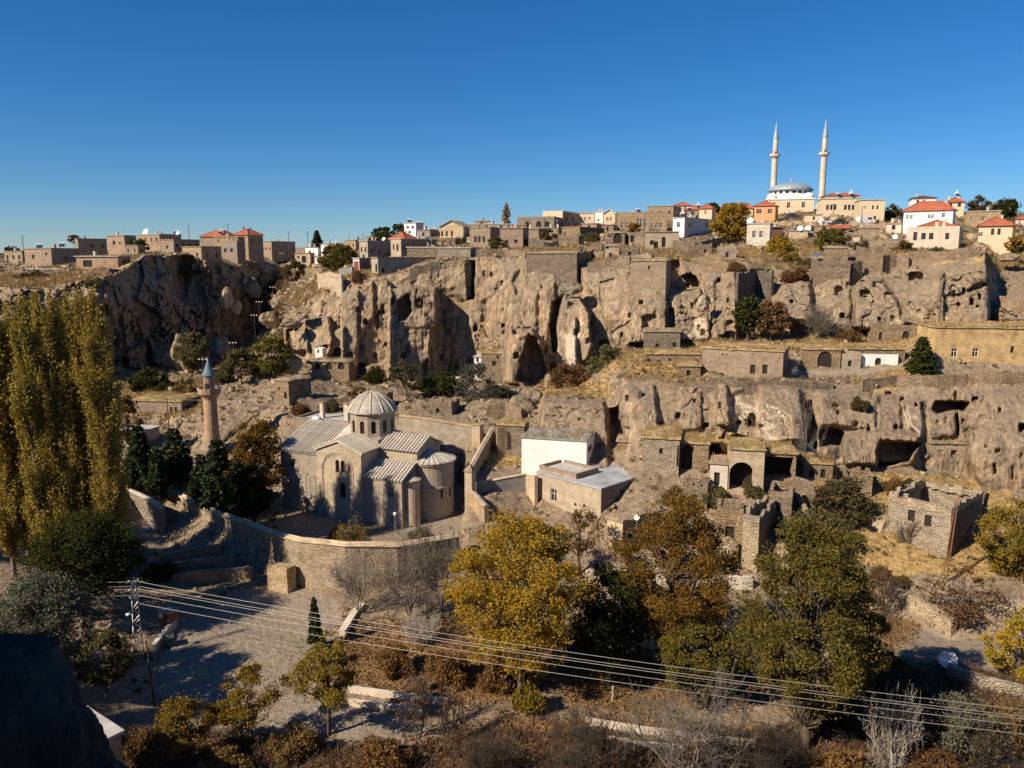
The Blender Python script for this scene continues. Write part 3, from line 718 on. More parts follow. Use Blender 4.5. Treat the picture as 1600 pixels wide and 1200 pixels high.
# ------------------------------------------------------------------ walls with openings
def panel(mb, O, u, W, H, ops, depth=0.3, mi=0, rmi=0, z0=-2.0):
    """vertical wall panel from O along unit vector u (outward side to the right of u), openings (u0,u1,v0,v1,arch)"""
    O = Vector(O); u = Vector(u); n = Vector((u.y, -u.x, 0)); up = Vector((0, 0, 1))
    Q = lambda a, b, d=0.0: O + u * a + up * b - n * d
    ops = [(max(0.02, a), min(W - 0.02, b), max(0.02 if c > 0 else c, c), min(H - 0.02, d), e) for a, b, c, d, e in ops]
    ops = [o for o in ops if o[1] - o[0] > 0.05 and o[3] - o[2] > 0.05]
    xs = sorted(set([0, W] + [o[0] for o in ops] + [o[1] for o in ops]))
    zs = sorted(set([z0, 0, H] + [o[2] for o in ops] + [o[3] for o in ops]))
    for i in range(len(xs) - 1):
        for j in range(len(zs) - 1):
            cx, cz = (xs[i] + xs[i + 1]) / 2, (zs[j] + zs[j + 1]) / 2
            if any(o[0] < cx < o[1] and o[2] < cz < o[3] for o in ops): continue
            mb.add([Q(xs[i], zs[j]), Q(xs[i + 1], zs[j]), Q(xs[i + 1], zs[j + 1]), Q(xs[i], zs[j + 1])], [(0, 1, 2, 3)], mi)
    for a, b, c, d, ah in ops:
        if ah > 0:
            k = 8; m = (a + b) / 2; r = (b - a) / 2; ah = min(ah, (d - c) * 0.9)
            arc = [(m - r * cos(pi * i / k), d - ah + ah * sin(pi * i / k)) for i in range(k + 1)]
            for i in range(k):
                (x0, y0), (x1, y1) = arc[i], arc[i + 1]
                mb.add([Q(x0, y0), Q(x1, y1), Q(x1, d), Q(x0, d)], [(0, 1, 2, 3)], mi)
            out = [(a, c)] + arc + [(b, c)]
        else:
            out = [(a, c), (a, d), (b, d), (b, c)]
        for i in range(len(out)):
            (x0, y0), (x1, y1) = out[i], out[(i + 1) % len(out)]
            if abs(x0 - x1) + abs(y0 - y1) < 1e-5: continue
            mb.add([Q(x0, y0), Q(x1, y1), Q(x1, y1, depth), Q(x0, y0, depth)], [(0, 1, 2, 3)], rmi)
_wc = {}
def win_mesh(w_, h_, style):
    key = (round(w_, 2), round(h_, 2), style)
    if key in _wc: return _wc[key]
    mb = MB(); fr = 0.07
    w2 = w_ / 2
    if style in 'wbAB':
        mb.box(-w2, w2, 0.05, 0.09, 0, h_, 0)
        mb.box(-w2, -w2 + fr, 0, 0.05, 0, h_, 1); mb.box(w2 - fr, w2, 0, 0.05, 0, h_, 1)
        mb.box(-w2 + fr, w2 - fr, 0, 0.05, 0, fr, 1); mb.box(-w2 + fr, w2 - fr, 0, 0.05, h_ - fr, h_, 1)
        mb.box(-0.03, 0.03, 0, 0.05, fr, h_ - fr, 1)
        mb.box(-w2 + fr, w2 - fr, 0.005, 0.045, h_ * 0.62, h_ * 0.62 + 0.05, 1)
        mats = [M['dark_glass'], M['frame_white'] if style in 'wA' else M['wood_brown']]
    elif style in 'DRU':
        k = 4
        for i in range(k):
            mb.box(-w2 + w_ * i / k + 0.01, -w2 + w_ * (i + 1) / k - 0.01, 0.01, 0.06, 0, h_, 0)
        mb.box(-w2, w2, 0.06, 0.08, 0, h_, 0)
        mats = [M[{'D': 'wood_brown', 'R': 'door_red', 'U': 'door_blue'}[style]], M['metal_dark']]
    else:
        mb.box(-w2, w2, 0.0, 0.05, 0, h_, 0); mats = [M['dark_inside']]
    me = bpy.data.meshes.new('window'); me.from_pydata(mb.v, [], mb.f)
    for m_ in mats: me.materials.append(m_)
    me.polygons.foreach_set('material_index', mb.m); me.update()
    _wc[key] = me
    return me
def put_window(parent, O, u, op, depth, style):
    a, b, c, d, ah = op
    u = Vector(u); n = Vector((u.y, -u.x, 0))
    me = win_mesh(b - a + 0.04, d - c + 0.04, style)
    nm = 'door' if style in 'DRU' else ('doorway' if style in 'da' and (d - c) > 1.5 * (b - a) and c < 0.35 else 'window')
    o = bpy.data.objects.new(nm, me); COL.objects.link(o); o.parent = parent
    dep = depth - 0.02 if style in 'da' else depth * 0.55
    o.location = Vector(O) + u * (a + b) / 2 - n * dep + Vector((0, 0, c - 0.02))
    o.rotation_euler = (0, 0, atan2(u.y, u.x))
    return o
def roof_grid(name, x0, x1, y0, y1, z, mat, parent, amp=0.15, thick=0.35, seed=0, sag=0.0):
    nx, ny = max(4, int((x1 - x0) / 0.8)), max(4, int((y1 - y0) / 0.8))
    gx, gy = np.meshgrid(np.linspace(x0, x1, nx + 1), np.linspace(y0, y1, ny + 1))
    h = fbm(gx / 1.7, gy / 1.7, gx * 0, 3, 90 + seed) * amp
    ed = np.minimum(np.minimum(gx - x0, x1 - gx) / 0.8, np.minimum(gy - y0, y1 - gy) / 0.8)
    Zt = z + thick * (0.45 + 0.55 * np.clip(ed, 0, 1)) + h + sag * (gy - y0)
    vs = [tuple(v) for v in np.stack([gx, gy, Zt], -1).reshape(-1, 3)]
    k = nx + 1
    fs = [(j * k + i, j * k + i + 1, (j + 1) * k + i + 1, (j + 1) * k + i) for j in range(ny) for i in range(nx)]
    bd = [i for i in range(k)] + [j * k + nx for j in range(1, ny + 1)] + [ny * k + i for i in range(nx - 1, -1, -1)] + [j * k for j in range(ny - 1, 0, -1)]
    b0 = len(vs)
    for i in bd: vs.append((vs[i][0], vs[i][1], z + sag * (vs[i][1] - y0)))
    m_ = len(bd)
    for i in range(m_):
        fs.append((b0 + i, b0 + (i + 1) % m_, bd[(i + 1) % m_], bd[i]))
    fs.append(tuple(b0 + i for i in range(m_ - 1, -1, -1)))
    return mesh_obj(name, vs, fs, M[mat], parent)
HN = [0]
TURF = []
def house(name, label, cat, pl, pr, pr2, pb, pt, a=20, D=None, mat='stone_tan', roof='flat', rm='earth_roof', fw=(), sw=(), rh=1.6,
          dep=None, oh=0.22, smat=None, group=None, down=2.5, rdepth=0.28, chimney=None, ridge='x', sag=0.0):  # smat: right wall's own material, mostly darker so its shade is painted in
    HN[0] += 1
    a = radians(a); ux = Vector((cos(a), -sin(a), 0)); uy = Vector((sin(a), cos(a), 0))
    if D is None: D = gD(pl, pb)
    g_ = gD((pl + pr) / 2, pb)
    if 5 < D - g_ < 40 and D > 125: D = g_ + 1.5          # stand on the slope that shows at the foot pixel
    O = P(pl, pb, D)
    down = max(down, min(9.0, O.z - min(gZ(pl, D), gZ(pr, D)) + 1.0))
    def solve(px, p, d):
        r = (px - 800) / F
        zz = p.z - CAMZ
        return (r * (p.y * CT - zz * ST) - p.x) / (d.x - r * d.y * CT)
    W = solve(pr, O, ux)
    C = O + ux * W
    den = uy.x - (pr2 - 800) / F * uy.y * CT if pr2 else 1
    dp = solve(pr2, C, uy) if (pr2 and dep is None) else (dep or 5.0)
    if dp < 1.5 or dp > 22: dp = 6.0 if dep is None else dep
    H = P(pl, pt, D).z - O.z
    root = empty(name, O, -a)
    tag(root, label, cat, group)
    def to_local(px, py, origin, d):
        z = O.z + 1
        for _ in range(4):
            q = Vector((origin.x, origin.y, z)); s = solve(px, q, d); y = origin.y + d.y * s
            z = P(px, py, y).z
        return s, z - O.z
    def ops_for(lst, origin, d):
        res = []
        for it in lst:
            px, py, pw, ph = it[:4]; st = it[4] if len(it) > 4 else 'w'
            s0, _ = to_local(px - pw / 2, py, origin, d); s1, _ = to_local(px + pw / 2, py, origin, d)
            _, v1 = to_local(px, py - ph / 2, origin, d); _, v0 = to_local(px, py + ph / 2, origin, d)
            if s1 < s0: s0, s1 = s1, s0
            ah = (s1 - s0) / 2 if st in 'aAB' else 0
            res.append(((s0, s1, v0, v1, ah), st))
        return res
    fo = ops_for(fw, O, ux); so = ops_for(sw, C, uy)
    if D > 175 and H > 2.2 and mat not in ('rubble_tan', 'rubble_pale', 'rubble_dark', 'wood_brown'):
        ar = random.Random(HN[0] * 7)
        def auto(w_):
            k = int(w_ / ar.uniform(2.2, 3.0)); st = ar.choice('dbwd'); ww, wh = ar.uniform(.65, .95), min(H * .5, ar.uniform(1.0, 1.4))
            return [((w_ * (j + .5) / k - ww / 2 + ar.uniform(-.2, .2), w_ * (j + .5) / k + ww / 2, H * .36, H * .36 + wh, 0), st) for j in range(k) if ar.random() < .8] if k else []
        if not fo: fo = auto(W)
        if not so: so = auto(dp)
    mb = MB()
    rd = rdepth
    LX, LY = Vector((1, 0, 0)), Vector((0, 1, 0))
    clampW = lambda lst, w_: [((max(0.05, o[0]), min(w_ - 0.05, o[1]), max(0.0, o[2]), min(H - 0.05, o[3]), o[4]), s) for o, s in lst if o[1] > 0.2 and o[0] < w_ - 0.2]
    fo = clampW(fo, W); so = clampW(so, dp)
    panel(mb, (0, 0, 0), LX, W, H, [o for o, s in fo], rd, 0, 0, -down)
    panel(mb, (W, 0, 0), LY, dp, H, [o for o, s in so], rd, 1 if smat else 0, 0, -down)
    panel(mb, (W, dp, 0), -LX, W, H, [], rd, 0, 0, -down)
    panel(mb, (0, dp, 0), -LY, dp, H, [], rd, 0, 0, -down)
    wallmats = [M[mat]] + ([M[smat]] if smat else [])
    if roof == 'gable':
        if ridge == 'x':
            mb.add([(W, 0, H), (W, dp, H), (W, dp / 2, H + rh)], [(0, 1, 2)]); mb.add([(0, dp, H), (0, 0, H), (0, dp / 2, H + rh)], [(0, 1, 2)])
        else:
            mb.add([(0, 0, H), (W, 0, H), (W / 2, 0, H + rh)], [(0, 1, 2)]); mb.add([(W, dp, H), (0, dp, H), (W / 2, dp, H + rh)], [(0, 1, 2)])
    mb.build('wall', wallmats, root)
    for o, s in fo: put_window(root, (0, 0, 0), LX, o, rd, s)
    for o, s in so: put_window(root, (W, 0, 0), LY, o, rd, s)
    if D > 175 and roof in ('flat', 'parapet', 'hip') and W > 3:
        ar = random.Random(HN[0] * 13)
        for j in range(ar.choice((0, 1, 1, 2))):
            cx, cy = W * ar.uniform(.15, .85), dp * ar.uniform(.3, .8); hh = ar.uniform(.7, 1.3) + (rh * .6 if roof == 'hip' else 0)
            cb = MB(); cb.box(cx - .28, cx + .28, cy - .28, cy + .28, H + .1, H + .2 + hh); cb.box(cx - .36, cx + .36, cy - .36, cy + .36, H + .2 + hh, H + .32 + hh)
            cb.build('chimney', M[ar.choice((mat, 'plaster_pale', 'concrete'))], root)
        if ar.random() < .55:
            ax, ay = W * ar.uniform(.2, .8), dp * ar.uniform(.3, .7); ah_ = ar.uniform(1.6, 2.8)
            ab = MB(); ab.tube((ax, ay, H), (ax, ay, H + ah_), .035, n=4)
            for q_ in (.0, .25, .5): ab.box(ax - .5 + q_ * .5, ax + .5 - q_ * .5, ay - .02, ay + .02, H + ah_ - q_ - .04, H + ah_ - q_)
            ab.build('aerial', M['metal_grey'], root)
    if roof == 'flat':
        rb = MB(); rb.box(-oh, W + oh, -oh, dp + oh, H, H + 0.22); rb.build('roof', M[rm], root)
    elif roof == 'parapet':
        rb = MB(); rb.box(0.02, W - 0.02, 0.02, dp - 0.02, H - 0.06, H + 0.02); rb.build('roof', M[rm], root)
        pb_ = MB(); t_ = 0.25; e = 0.04
        pb_.box(-e, W + e, -e, t_, H + 0.02, H + 0.45); pb_.box(-e, W + e, dp - t_, dp + e, H + 0.02, H + 0.45)
        pb_.box(-e, t_, t_, dp - t_, H + 0.02, H + 0.45); pb_.box(W - t_, W + e, t_, dp - t_, H + 0.02, H + 0.45)
        pb_.build('parapet', M[mat], root)
    elif roof == 'turf':
        roof_grid('roof', -oh, W + oh, -oh, dp + oh, H, rm, root, 0.3, 0.45, HN[0], sag); TURF.append((O.copy(), ux, uy, W, dp, H + .38, rm))
    elif roof in ('hip', 'gable'):
        e = 0.45; x0, x1, y0, y1 = -e, W + e, -e, dp + e
        zt = H + rh; th = 0.14
        if roof == 'hip':
            k = min(W, dp) / 2
            if W >= dp: r0, r1 = (k, dp / 2), (W - k, dp / 2)
            else: r0, r1 = (W / 2, k), (W / 2, dp - k)
            vs = [(x0, y0, H - 0.05), (x1, y0, H - 0.05), (x1, y1, H - 0.05), (x0, y1, H - 0.05), (r0[0], r0[1], zt), (r1[0], r1[1], zt)]
            if W >= dp: fs = [(0, 1, 5, 4), (1, 2, 5), (2, 3, 4, 5), (3, 0, 4)]
            else: fs = [(0, 1, 4), (1, 2, 5, 4), (2, 3, 5), (3, 0, 4, 5)]
            fs += [(0, 3, 2, 1)]
            ro = mesh_obj('roof', vs, fs, M[rm], root)
            rb = MB()
            for p_, q_ in ((vs[0], vs[4]), (vs[3], vs[4] if W >= dp else vs[5]), (vs[1], vs[5] if W >= dp else vs[4]), (vs[2], vs[5]), (vs[4], vs[5])):
                rb.tube(Vector(p_) + Vector((0, 0, .06)), Vector(q_) + Vector((0, 0, .06)), 0.13, n=5)
            rb.build('ridge_tile', M['red_tile' if rm == 'red_tile' else rm], ro)
        else:
            rb = MB()
            if ridge == 'x':
                for s_ in (0, 1):
                    ya, yb = (y0, dp / 2) if s_ == 0 else (y1, dp / 2)
                    rb.add([(x0, ya, H - 0.05), (x1, ya, H - 0.05), (x1, yb, zt), (x0, yb, zt), (x0, ya, H + th), (x1, ya, H + th), (x1, yb, zt + th), (x0, yb, zt + th)],
                           [(0, 1, 2, 3), (4, 7, 6, 5), (0, 4, 5, 1), (1, 5, 6, 2), (2, 6, 7, 3), (3, 7, 4, 0)])
            else:
                for s_ in (0, 1):
                    xa, xb = (x0, W / 2) if s_ == 0 else (x1, W / 2)
                    rb.add([(xa, y0, H - 0.05), (xa, y1, H - 0.05), (xb, y1, zt), (xb, y0, zt), (xa, y0, H + th), (xa, y1, H + th), (xb, y1, zt + th), (xb, y0, zt + th)],
                           [(0, 1, 2, 3), (4, 7, 6, 5), (0, 4, 5, 1), (1, 5, 6, 2), (2, 6, 7, 3), (3, 7, 4, 0)])
            rb.build('roof', M[rm], root)
    if roof == 'none' and not mat.startswith('plaster'):
        rs = random.Random(HN[0]); cb = MB()
        for (x0, y0, x1, y1) in ((0, 0, W, 0), (W, 0, W, dp), (0, dp, W, dp), (0, 0, 0, dp)):
            ln = abs(x1 - x0) + abs(y1 - y0); k = max(2, int(ln / .55)); cur = 0
            for j in range(k):
                if rs.random() < .6: cur = max(0, rs.gauss(.22, .3))
                fa, fb = j / k, (j + 1) / k
                xa, xb, ya, yb = x0 + (x1 - x0) * fa, x0 + (x1 - x0) * fb, y0 + (y1 - y0) * fa, y0 + (y1 - y0) * fb
                t_ = .42 + rs.uniform(-.06, .06); e_ = rs.uniform(.015, .07)
                if x0 == x1: xa, xb = (W - t_, W + e_) if x0 > 0 else (-e_, t_)
                else: ya, yb = (dp - t_, dp + e_) if y0 > 0 else (-e_, t_)
                cb.box(xa, xb, ya, yb, H - .5 - rs.random() * .3, H + .06 + cur)
        o_ = cb.build('broken_crest', M[mat], root); tag(o_, kind='stuff')
    if chimney:
        for cx, cy in chimney:
            cb = MB(); cb.box(W * cx - 0.3, W * cx + 0.3, dp * cy - 0.3, dp * cy + 0.3, H - 0.1, H + rh * 0.6 + 0.9 if roof in ('hip', 'gable') else H + 1.3)
            cb.box(W * cx - 0.38, W * cx + 0.38, dp * cy - 0.38, dp * cy + 0.38, (H + rh * 0.6 + 0.9 if roof in ('hip', 'gable') else H + 1.3), (H + rh * 0.6 + 1.02 if roof in ('hip', 'gable') else H + 1.42))
            cb.build('chimney', M['plaster_pale'], root)
    return dict(root=root, W=W, dp=dp, H=H, O=O, ux=ux, uy=uy, a=a)
def on_roof(h, fx, fy, dz=0.22):
    return h['O'] + h['ux'] * (h['W'] * fx) + h['uy'] * (h['dp'] * fy) + Vector((0, 0, h['H'] + dz))

def wall_run(name, label, cat, tops, height, thick=0.5, mat='rubble_tan', coping=None, jag=0.0, seed=0, step=0.6, group=None):
    """free-standing wall through world points 'tops' (top of wall); height: number or list"""
    rs = random.Random(seed)
    root = empty(name, Vector((tops[0].x, tops[0].y, tops[0].z - (height[0] if isinstance(height, (list, tuple)) else height))))
    tag(root, label, cat, group, 'thing')
    base = root.location
    pts = []
    for i in range(len(tops) - 1):
        d = (tops[i + 1] - tops[i]).length; k = max(1, int(d / step))
        for j in range(k):
            f_ = j / k; h_ = height if not isinstance(height, (list, tuple)) else height[i] * (1 - f_) + height[i + 1] * f_
            pts.append((tops[i].lerp(tops[i + 1], f_), h_))
    pts.append((tops[-1], height if not isinstance(height, (list, tuple)) else height[-1]))
    vs = []; n = len(pts); cur = 0.0
    nrm = []
    for i, (p, h_) in enumerate(pts):
        d = (pts[min(i + 1, n - 1)][0] - pts[max(i - 1, 0)][0]); d.z = 0; d.normalize()
        nrm.append(Vector((d.y, -d.x, 0)))
    for i, (p, h_) in enumerate(pts):
        if rs.random() < 0.55: cur = rs.uniform(-1, 0.25) * jag
        nn = nrm[i]; q = p - base
        wob = 0.06 * rs.uniform(-1, 1) if jag else 0
        zt = q.z + cur
        f0 = q + nn * (thick / 2 + wob); b0 = q - nn * (thick / 2 - wob)
        vs += [(f0.x, f0.y, q.z - h_ - 1.2), (f0.x, f0.y, zt), (b0.x, b0.y, zt), (b0.x, b0.y, q.z - h_ - 1.2)]
    fs = []
    for i in range(n - 1):
        a_, b_ = i * 4, i * 4 + 4
        for k in range(3): fs.append((a_ + k, b_ + k, b_ + k + 1, a_ + k + 1))
    fs += [(0, 1, 2, 3), (n * 4 - 1, n * 4 - 2, n * 4 - 3, n * 4 - 4)]
    mesh_obj('wall', vs, fs, M[mat], root)
    if coping:
        vs = []; fs = []
        ov, ht, mt = coping
        for i, (p, h_) in enumerate(pts):
            nn = nrm[i]; q = p - base
            for s_, z_ in ((thick / 2 + ov, 0.003), (thick / 2 + ov, 0.1), (0, ht), (-thick / 2 - ov, 0.1), (-thick / 2 - ov, 0.003)):
                c_ = q + nn * s_; vs.append((c_.x, c_.y, q.z + z_))
        for i in range(n - 1):
            for k in range(5): fs.append((i * 5 + k, i * 5 + (k + 1) % 5, i * 5 + 5 + (k + 1) % 5, i * 5 + 5 + k))
        fs += [(0, 1, 2, 3, 4), tuple((n - 1) * 5 + k for k in (4, 3, 2, 1, 0))]
        mesh_obj('coping', vs, fs, M[mt], root)
    return root

# ------------------------------------------------------------------ the domed church
def church():
    O = P(629, 827, Dz(827, -38.0))
    A = P(448, 797, Dz(797, -38.0))
    u = (O - A); u.z = 0; LEN = u.length; u.normalize()
    rz = atan2(u.y, u.x)
    root = empty('church', O, rz)
    tag(root, 'grey stone church with windowed drum, ribbed dome and slab roofs', 'church')
    Z = lambda z: z + 38.0           # absolute drop -> local height
    LX, LY = Vector((1, 0, 0)), Vector((0, 1, 0))
    st = M['ashlar']; sl = M['roof_slab']
    def arch_band(parent, x, y, z0, w_, h_, t_=0.14, pr=0.07, ax='x'):
        """raised moulding: two jambs and a round arch"""
        mb = MB(); r = w_ / 2; k = 10
        prof = [(-r, 0), (-r, h_ - r)] + [(-r * cos(pi * i / k), h_ - r + r * sin(pi * i / k)) for i in range(1, k)] + [(r, h_ - r), (r, 0)]
        for i in range(len(prof) - 1):
            (a0, b0), (a1, b1) = prof[i], prof[i + 1]
            d = Vector((a1 - a0, 0, b1 - b0)); d.normalize(); nrm = Vector((-d.z, 0, d.x)) * t_
            p0 = Vector((a0, 0, b0)); p1 = Vector((a1, 0, b1))
            vs = [p0, p1, p1 + nrm, p0 + nrm]
            vs = [v + Vector((x, y - pr, z0)) for v in vs] + [v + Vector((x, y, z0)) for v in vs]
            mb.add(vs, [(0, 1, 2, 3), (7, 6, 5, 4), (0, 4, 5, 1), (1, 5, 6, 2), (2, 6, 7, 3), (3, 7, 4, 0)])
        return mb.build('arch_moulding', st, parent)
    def ribs(parent, p00, p10, p01, p11, n, r=0.11):
        """raised slab joints running up a roof slope: eave p00-p10, ridge p01-p11; one shared mesh per slope"""
        p00, p10, p01, p11 = map(Vector, (p00, p10, p01, p11))
        nrm = (p10 - p00).cross(p01 - p00).normalized()
        d = p01 - p00; ln = d.length
        mb = MB(); mb.box(-0.13, 0.13, -0.12, ln, -0.04, 0.13)
        me = bpy.data.meshes.new('roof_rib'); me.from_pydata(mb.v, [], mb.f); me.materials.append(sl); me.update()
        X = (p10 - p00).normalized(); Y = d.normalized(); Zv = nrm
        rot = Matrix((X, Y, Zv)).transposed().to_euler()
        for i in range(n + 1):
            o = bpy.data.objects.new('roof_rib', me); COL.objects.link(o); o.parent = parent
            o.location = p00.lerp(p10, i / n) + nrm * 0.02; o.rotation_euler = rot
    def slab(name, pts, parent, th=0.16, mat=sl):
        pts = [Vector(p) for p in pts]
        nrm = (pts[1] - pts[0]).cross(pts[2] - pts[0]).normalized()
        if nrm.z < 0: pts.reverse(); nrm = -nrm
        k = len(pts)
        vs = [p - nrm * th for p in pts] + [p + nrm * 0.0 for p in pts]
        fs = [tuple(range(k - 1, -1, -1)), tuple(range(k, 2 * k))] + [(i, (i + 1) % k, k + (i + 1) % k, k + i) for i in range(k)]
        return mesh_obj(name, vs, fs, mat, parent)
    WID = 15.0; CY = 7.5
    xw0, xw1 = -21.6, -14.4; xt0, xt1 = -14.4, -6.5
    zc_e, zc_r = Z(-30.9), Z(-29.25)     # side chapel
    zw_e, zw_r = Z(-28.4), Z(-25.5)      # west arm
    zt_e, zt_r = Z(-27.45), Z(-25.95)    # transept
    zb_e, zb_r = Z(-27.6), Z(-26.1)      # chancel
    # --- west arm
    wb = MB(); w_ops = [(1.7, 2.6, 7.0, 8.2, 0)]
    panel(wb, (xw0, 0, 0), LX, xw1 - xw0, zw_e, w_ops, 0.3)
    panel(wb, (xw0, WID, 0), -LY, WID, zw_e, [], 0.3)
    panel(wb, (xt1, WID, 0), -LX, xt1 - xw0, zw_e, [], 0.3)
    wb.add([(xw0, WID, zw_e), (xw0, 0, zw_e), (xw0, CY, zw_r)], [(0, 1, 2)])
    west = wb.build('west_arm', st, root)
    put_window(west, (xw0, 0, 0), LX, w_ops[0], 0.3, 'b')
    arch_band(west, xw1 - 1.7, 0, 0.2, 1.6, 6.2); arch_band(west, xw1 - 1.4, 0, 4.0, 0.8, 1.8)
    cor = MB(); cor.box(xw0 - 0.15, xw1, -0.22, -0.002, zw_e - 0.30, zw_e - 0.02); cor.build('cornice', sl, west)
    e = 0.35
    slope = (zw_r - zw_e) / CY
    r1 = slab('roof', [(xw0 - e, -e, zw_e - e * slope + .18), (xw1, -e, zw_e - e * slope + .18), (xt1 - 3.2, CY, zw_r + .18), (xw0 - e, CY, zw_r + .18)], west)
    ribs(r1, (xw0 - e + .15, -e, zw_e - e * slope + .18), (xw1 - .15, -e, zw_e - e * slope + .18), (xw0 - e + .15, CY, zw_r + .18), (xw1 - .15, CY, zw_r + .18), 14)
    r1b = slab('roof', [(xw1 - 0.02, -0.1 + 3.2, zw_e + 3.1 * slope + .176), (xw1 + 4.6, CY, zw_r + .176), (xw1 - .02, CY, zw_r + .176)], west)
    slab('roof', [(xw0 - e, WID + e, zw_e - e * slope + .18), (xt1, WID + e, zw_e - e * slope + .18), (xt1, CY, zw_r + .18), (xw0 - e, CY, zw_r + .18)], west)
    # --- transept
    tb = MB(); xm = (xt0 + xt1) / 2; fy = -0.45
    t_ops = [(3.35, 4.05, 7.2, 9.1, 0.35), (4.3, 5.0, 7.2, 9.1, 0.35), (5.6, 6.0, 7.3, 8.8, 0.2), (4.0, 5.0, 3.5, 5.7, 0)]
    panel(tb, (xt0, fy, 0), LX, xt1 - xt0, zt_e, t_ops, 0.35)
    tb.add([(xt0, fy, zt_e), (xt1, fy, zt_e), (xm, fy, zt_r)], [(0, 1, 2)])
    panel(tb, (xt1, fy, 0), LY, 8.0, zt_e, [], 0.3)
    panel(tb, (xt0, 8.0, 0), -LY, 8.0 - fy, zt_e, [], 0.3)
    tr = tb.build('transept', st, root)
    for o_, s_ in zip(t_ops, 'aaaw'): put_window(tr, (xt0, fy, 0), LX, o_, 0.35, 'b' if s_ == 'w' else 'a')
    arch_band(tr, xm - 0.3, fy, 0.2, 5.4, 10.0, 0.16, 0.10); arch_band(tr, xm - 0.3, fy, 0.2, 4.9, 9.7, 0.12, 0.06)
    for s_ in (-1, 1):
        xe = xt0 if s_ < 0 else xt1
        ro = slab('roof', [(xe + s_ * .35, fy - .3, zt_e - .12 + .18), (xm, fy - .3, zt_r + .18), (xm, 7.6, zt_r + .18), (xe + s_ * .35, 7.6, zt_e - .12 + .18)], tr)
        if s_ > 0: ribs(ro, (xe + .35, fy - .2, zt_e + .06), (xe + .35, 5.4, zt_e + .06), (xm, fy - .2, zt_r + .18), (xm, 5.4, zt_r + .18), 10)
        else: ribs(ro, (xe - .35, 5.4, zt_e + .06), (xe - .35, fy - .2, zt_e + .06), (xm, 5.4, zt_r + .18), (xm, fy - .2, zt_r + .18), 10)
        c_ = MB(); a0 = Vector((xe + s_ * .3, fy - .18, zt_e - .22)); a1 = Vector((xm, fy - .18, zt_r - .1)); c_.tube(a0, a1, .13, n=4); c_.build('cornice', sl, tr)
    # --- side chapel with its own apse
    cb = MB(); c_ops = [(4.15, 5.0, 4.5, 5.9, 0)]
    panel(cb, (xt1, 0, 0), LX, -xt1, zc_e, c_ops, 0.3)
    cy = 4.4
    panel(cb, (0, 0, 0), LY, cy, zc_e, [], 0.3)
    cb.add([(0, 0, zc_e), (0, cy, zc_e), (0, cy, zc_r), (0, 3.5, zc_r)], [(0, 1, 2, 3)])
    ch = cb.build('side_chapel', st, root)
    put_window(ch, (xt1, 0, 0), LX, c_ops[0], 0.3, 'w')
    arch_band(ch, xt1 + 1.5, 0, 0.2, 1.9, 6.2); arch_band(ch, xt1 + 1.65, 0, 4.2, 0.7, 1.7); arch_band(ch, xt1 + 4.5, 0, 0.2, 2.3, 6.3); arch_band(ch, xt1 + 4.55, 0, 0.2, 1.9, 6.0, .1, .05)
    sc_ = (zc_r - zc_e) / 3.5
    r2 = slab('roof', [(xt1, -e, zc_e - e * sc_ + .18), (e, -e, zc_e - e * sc_ + .18), (e, 3.5, zc_r + .18), (xt1, 3.5, zc_r + .18)], ch)
    ribs(r2, (xt1 + .2, -e, zc_e - e * sc_ + .18), (e - .13, -e, zc_e - e * sc_ + .18), (xt1 + .2, 3.5, zc_r + .18), (e - .13, 3.5, zc_r + .18), 12)
    slab('roof', [(xt1, 3.52, zc_r + .17), (e, 3.52, zc_r + .17), (e, cy + .2, zc_r - .35), (xt1, cy + .2, zc_r - .35)], ch)
    cor = MB(); cor.box(xt1, 0.14, -0.2, -0.002, zc_e - 0.3, zc_e - 0.03); cor.build('cornice', sl, ch)
    ab = MB(); ab.lathe([(1.25, -2), (1.25, Z(-31.4)), (1.4, Z(-31.35)), (1.45, Z(-31.1)), (0.0, Z(-30.5))], 12, cx=0.25, cy=2.1, a0=-pi / 2 - .15, a1=pi / 2 + .15)
    ap = ab.build('small_apse', st, root)
    fb = MB(); fb.lathe([(.2, 0), (.26, .15), (.12, .35), (0.0, .5)], 8); fb.build('finial', sl, ap, (0.3, 2.1, Z(-30.52)))
    # --- chancel and main apse
    bb = MB(); y0, y1 = 4.2, 2 * CY - 4.2
    panel(bb, (xt1, y0, 0), LX, -xt1, zb_e, [], .3)
    panel(bb, (0, y0, 0), LY, y1 - y0, zb_e, [], .3)
    panel(bb, (0, y1, 0), -LX, -xt1, zb_e, [], .3)
    bb.add([(0, y0, zb_e), (0, y1, zb_e), (0, CY, zb_r)], [(0, 1, 2)])
    bm_ = bb.build('chancel', st, root)
    sb_ = (zb_r - zb_e) / (CY - y0)
    r3 = slab('roof', [(xt1 - .3, y0 - e, zb_e - e * sb_ + .18), (e, y0 - e, zb_e - e * sb_ + .18), (e, CY, zb_r + .18), (xt1 - .3, CY, zb_r + .18)], bm_)
    ribs(r3, (xt1 + .1, y0 - e, zb_e - e * sb_ + .18), (e - .13, y0 - e, zb_e - e * sb_ + .18), (xt1 + .1, CY, zb_r + .18), (e - .13, CY, zb_r + .18), 12)
    slab('roof', [(xt1 - .3, y1 + e, zb_e - e * sb_ + .18), (e, y1 + e, zb_e - e * sb_ + .18), (e, CY, zb_r + .18), (xt1 - .3, CY, zb_r + .18)], bm_)
    ab = MB(); R = 3.55
    ab.lathe([(R, -2), (R, Z(-33.2)), (R + .12, Z(-33.15)), (R + .12, Z(-32.95)), (R, Z(-32.9)), (R, Z(-29.9)), (R + .2, Z(-29.7)), (R + .28, Z(-29.4))], 18, cx=.2, cy=CY, a0=-pi / 2 - .1, a1=pi / 2 + .1)
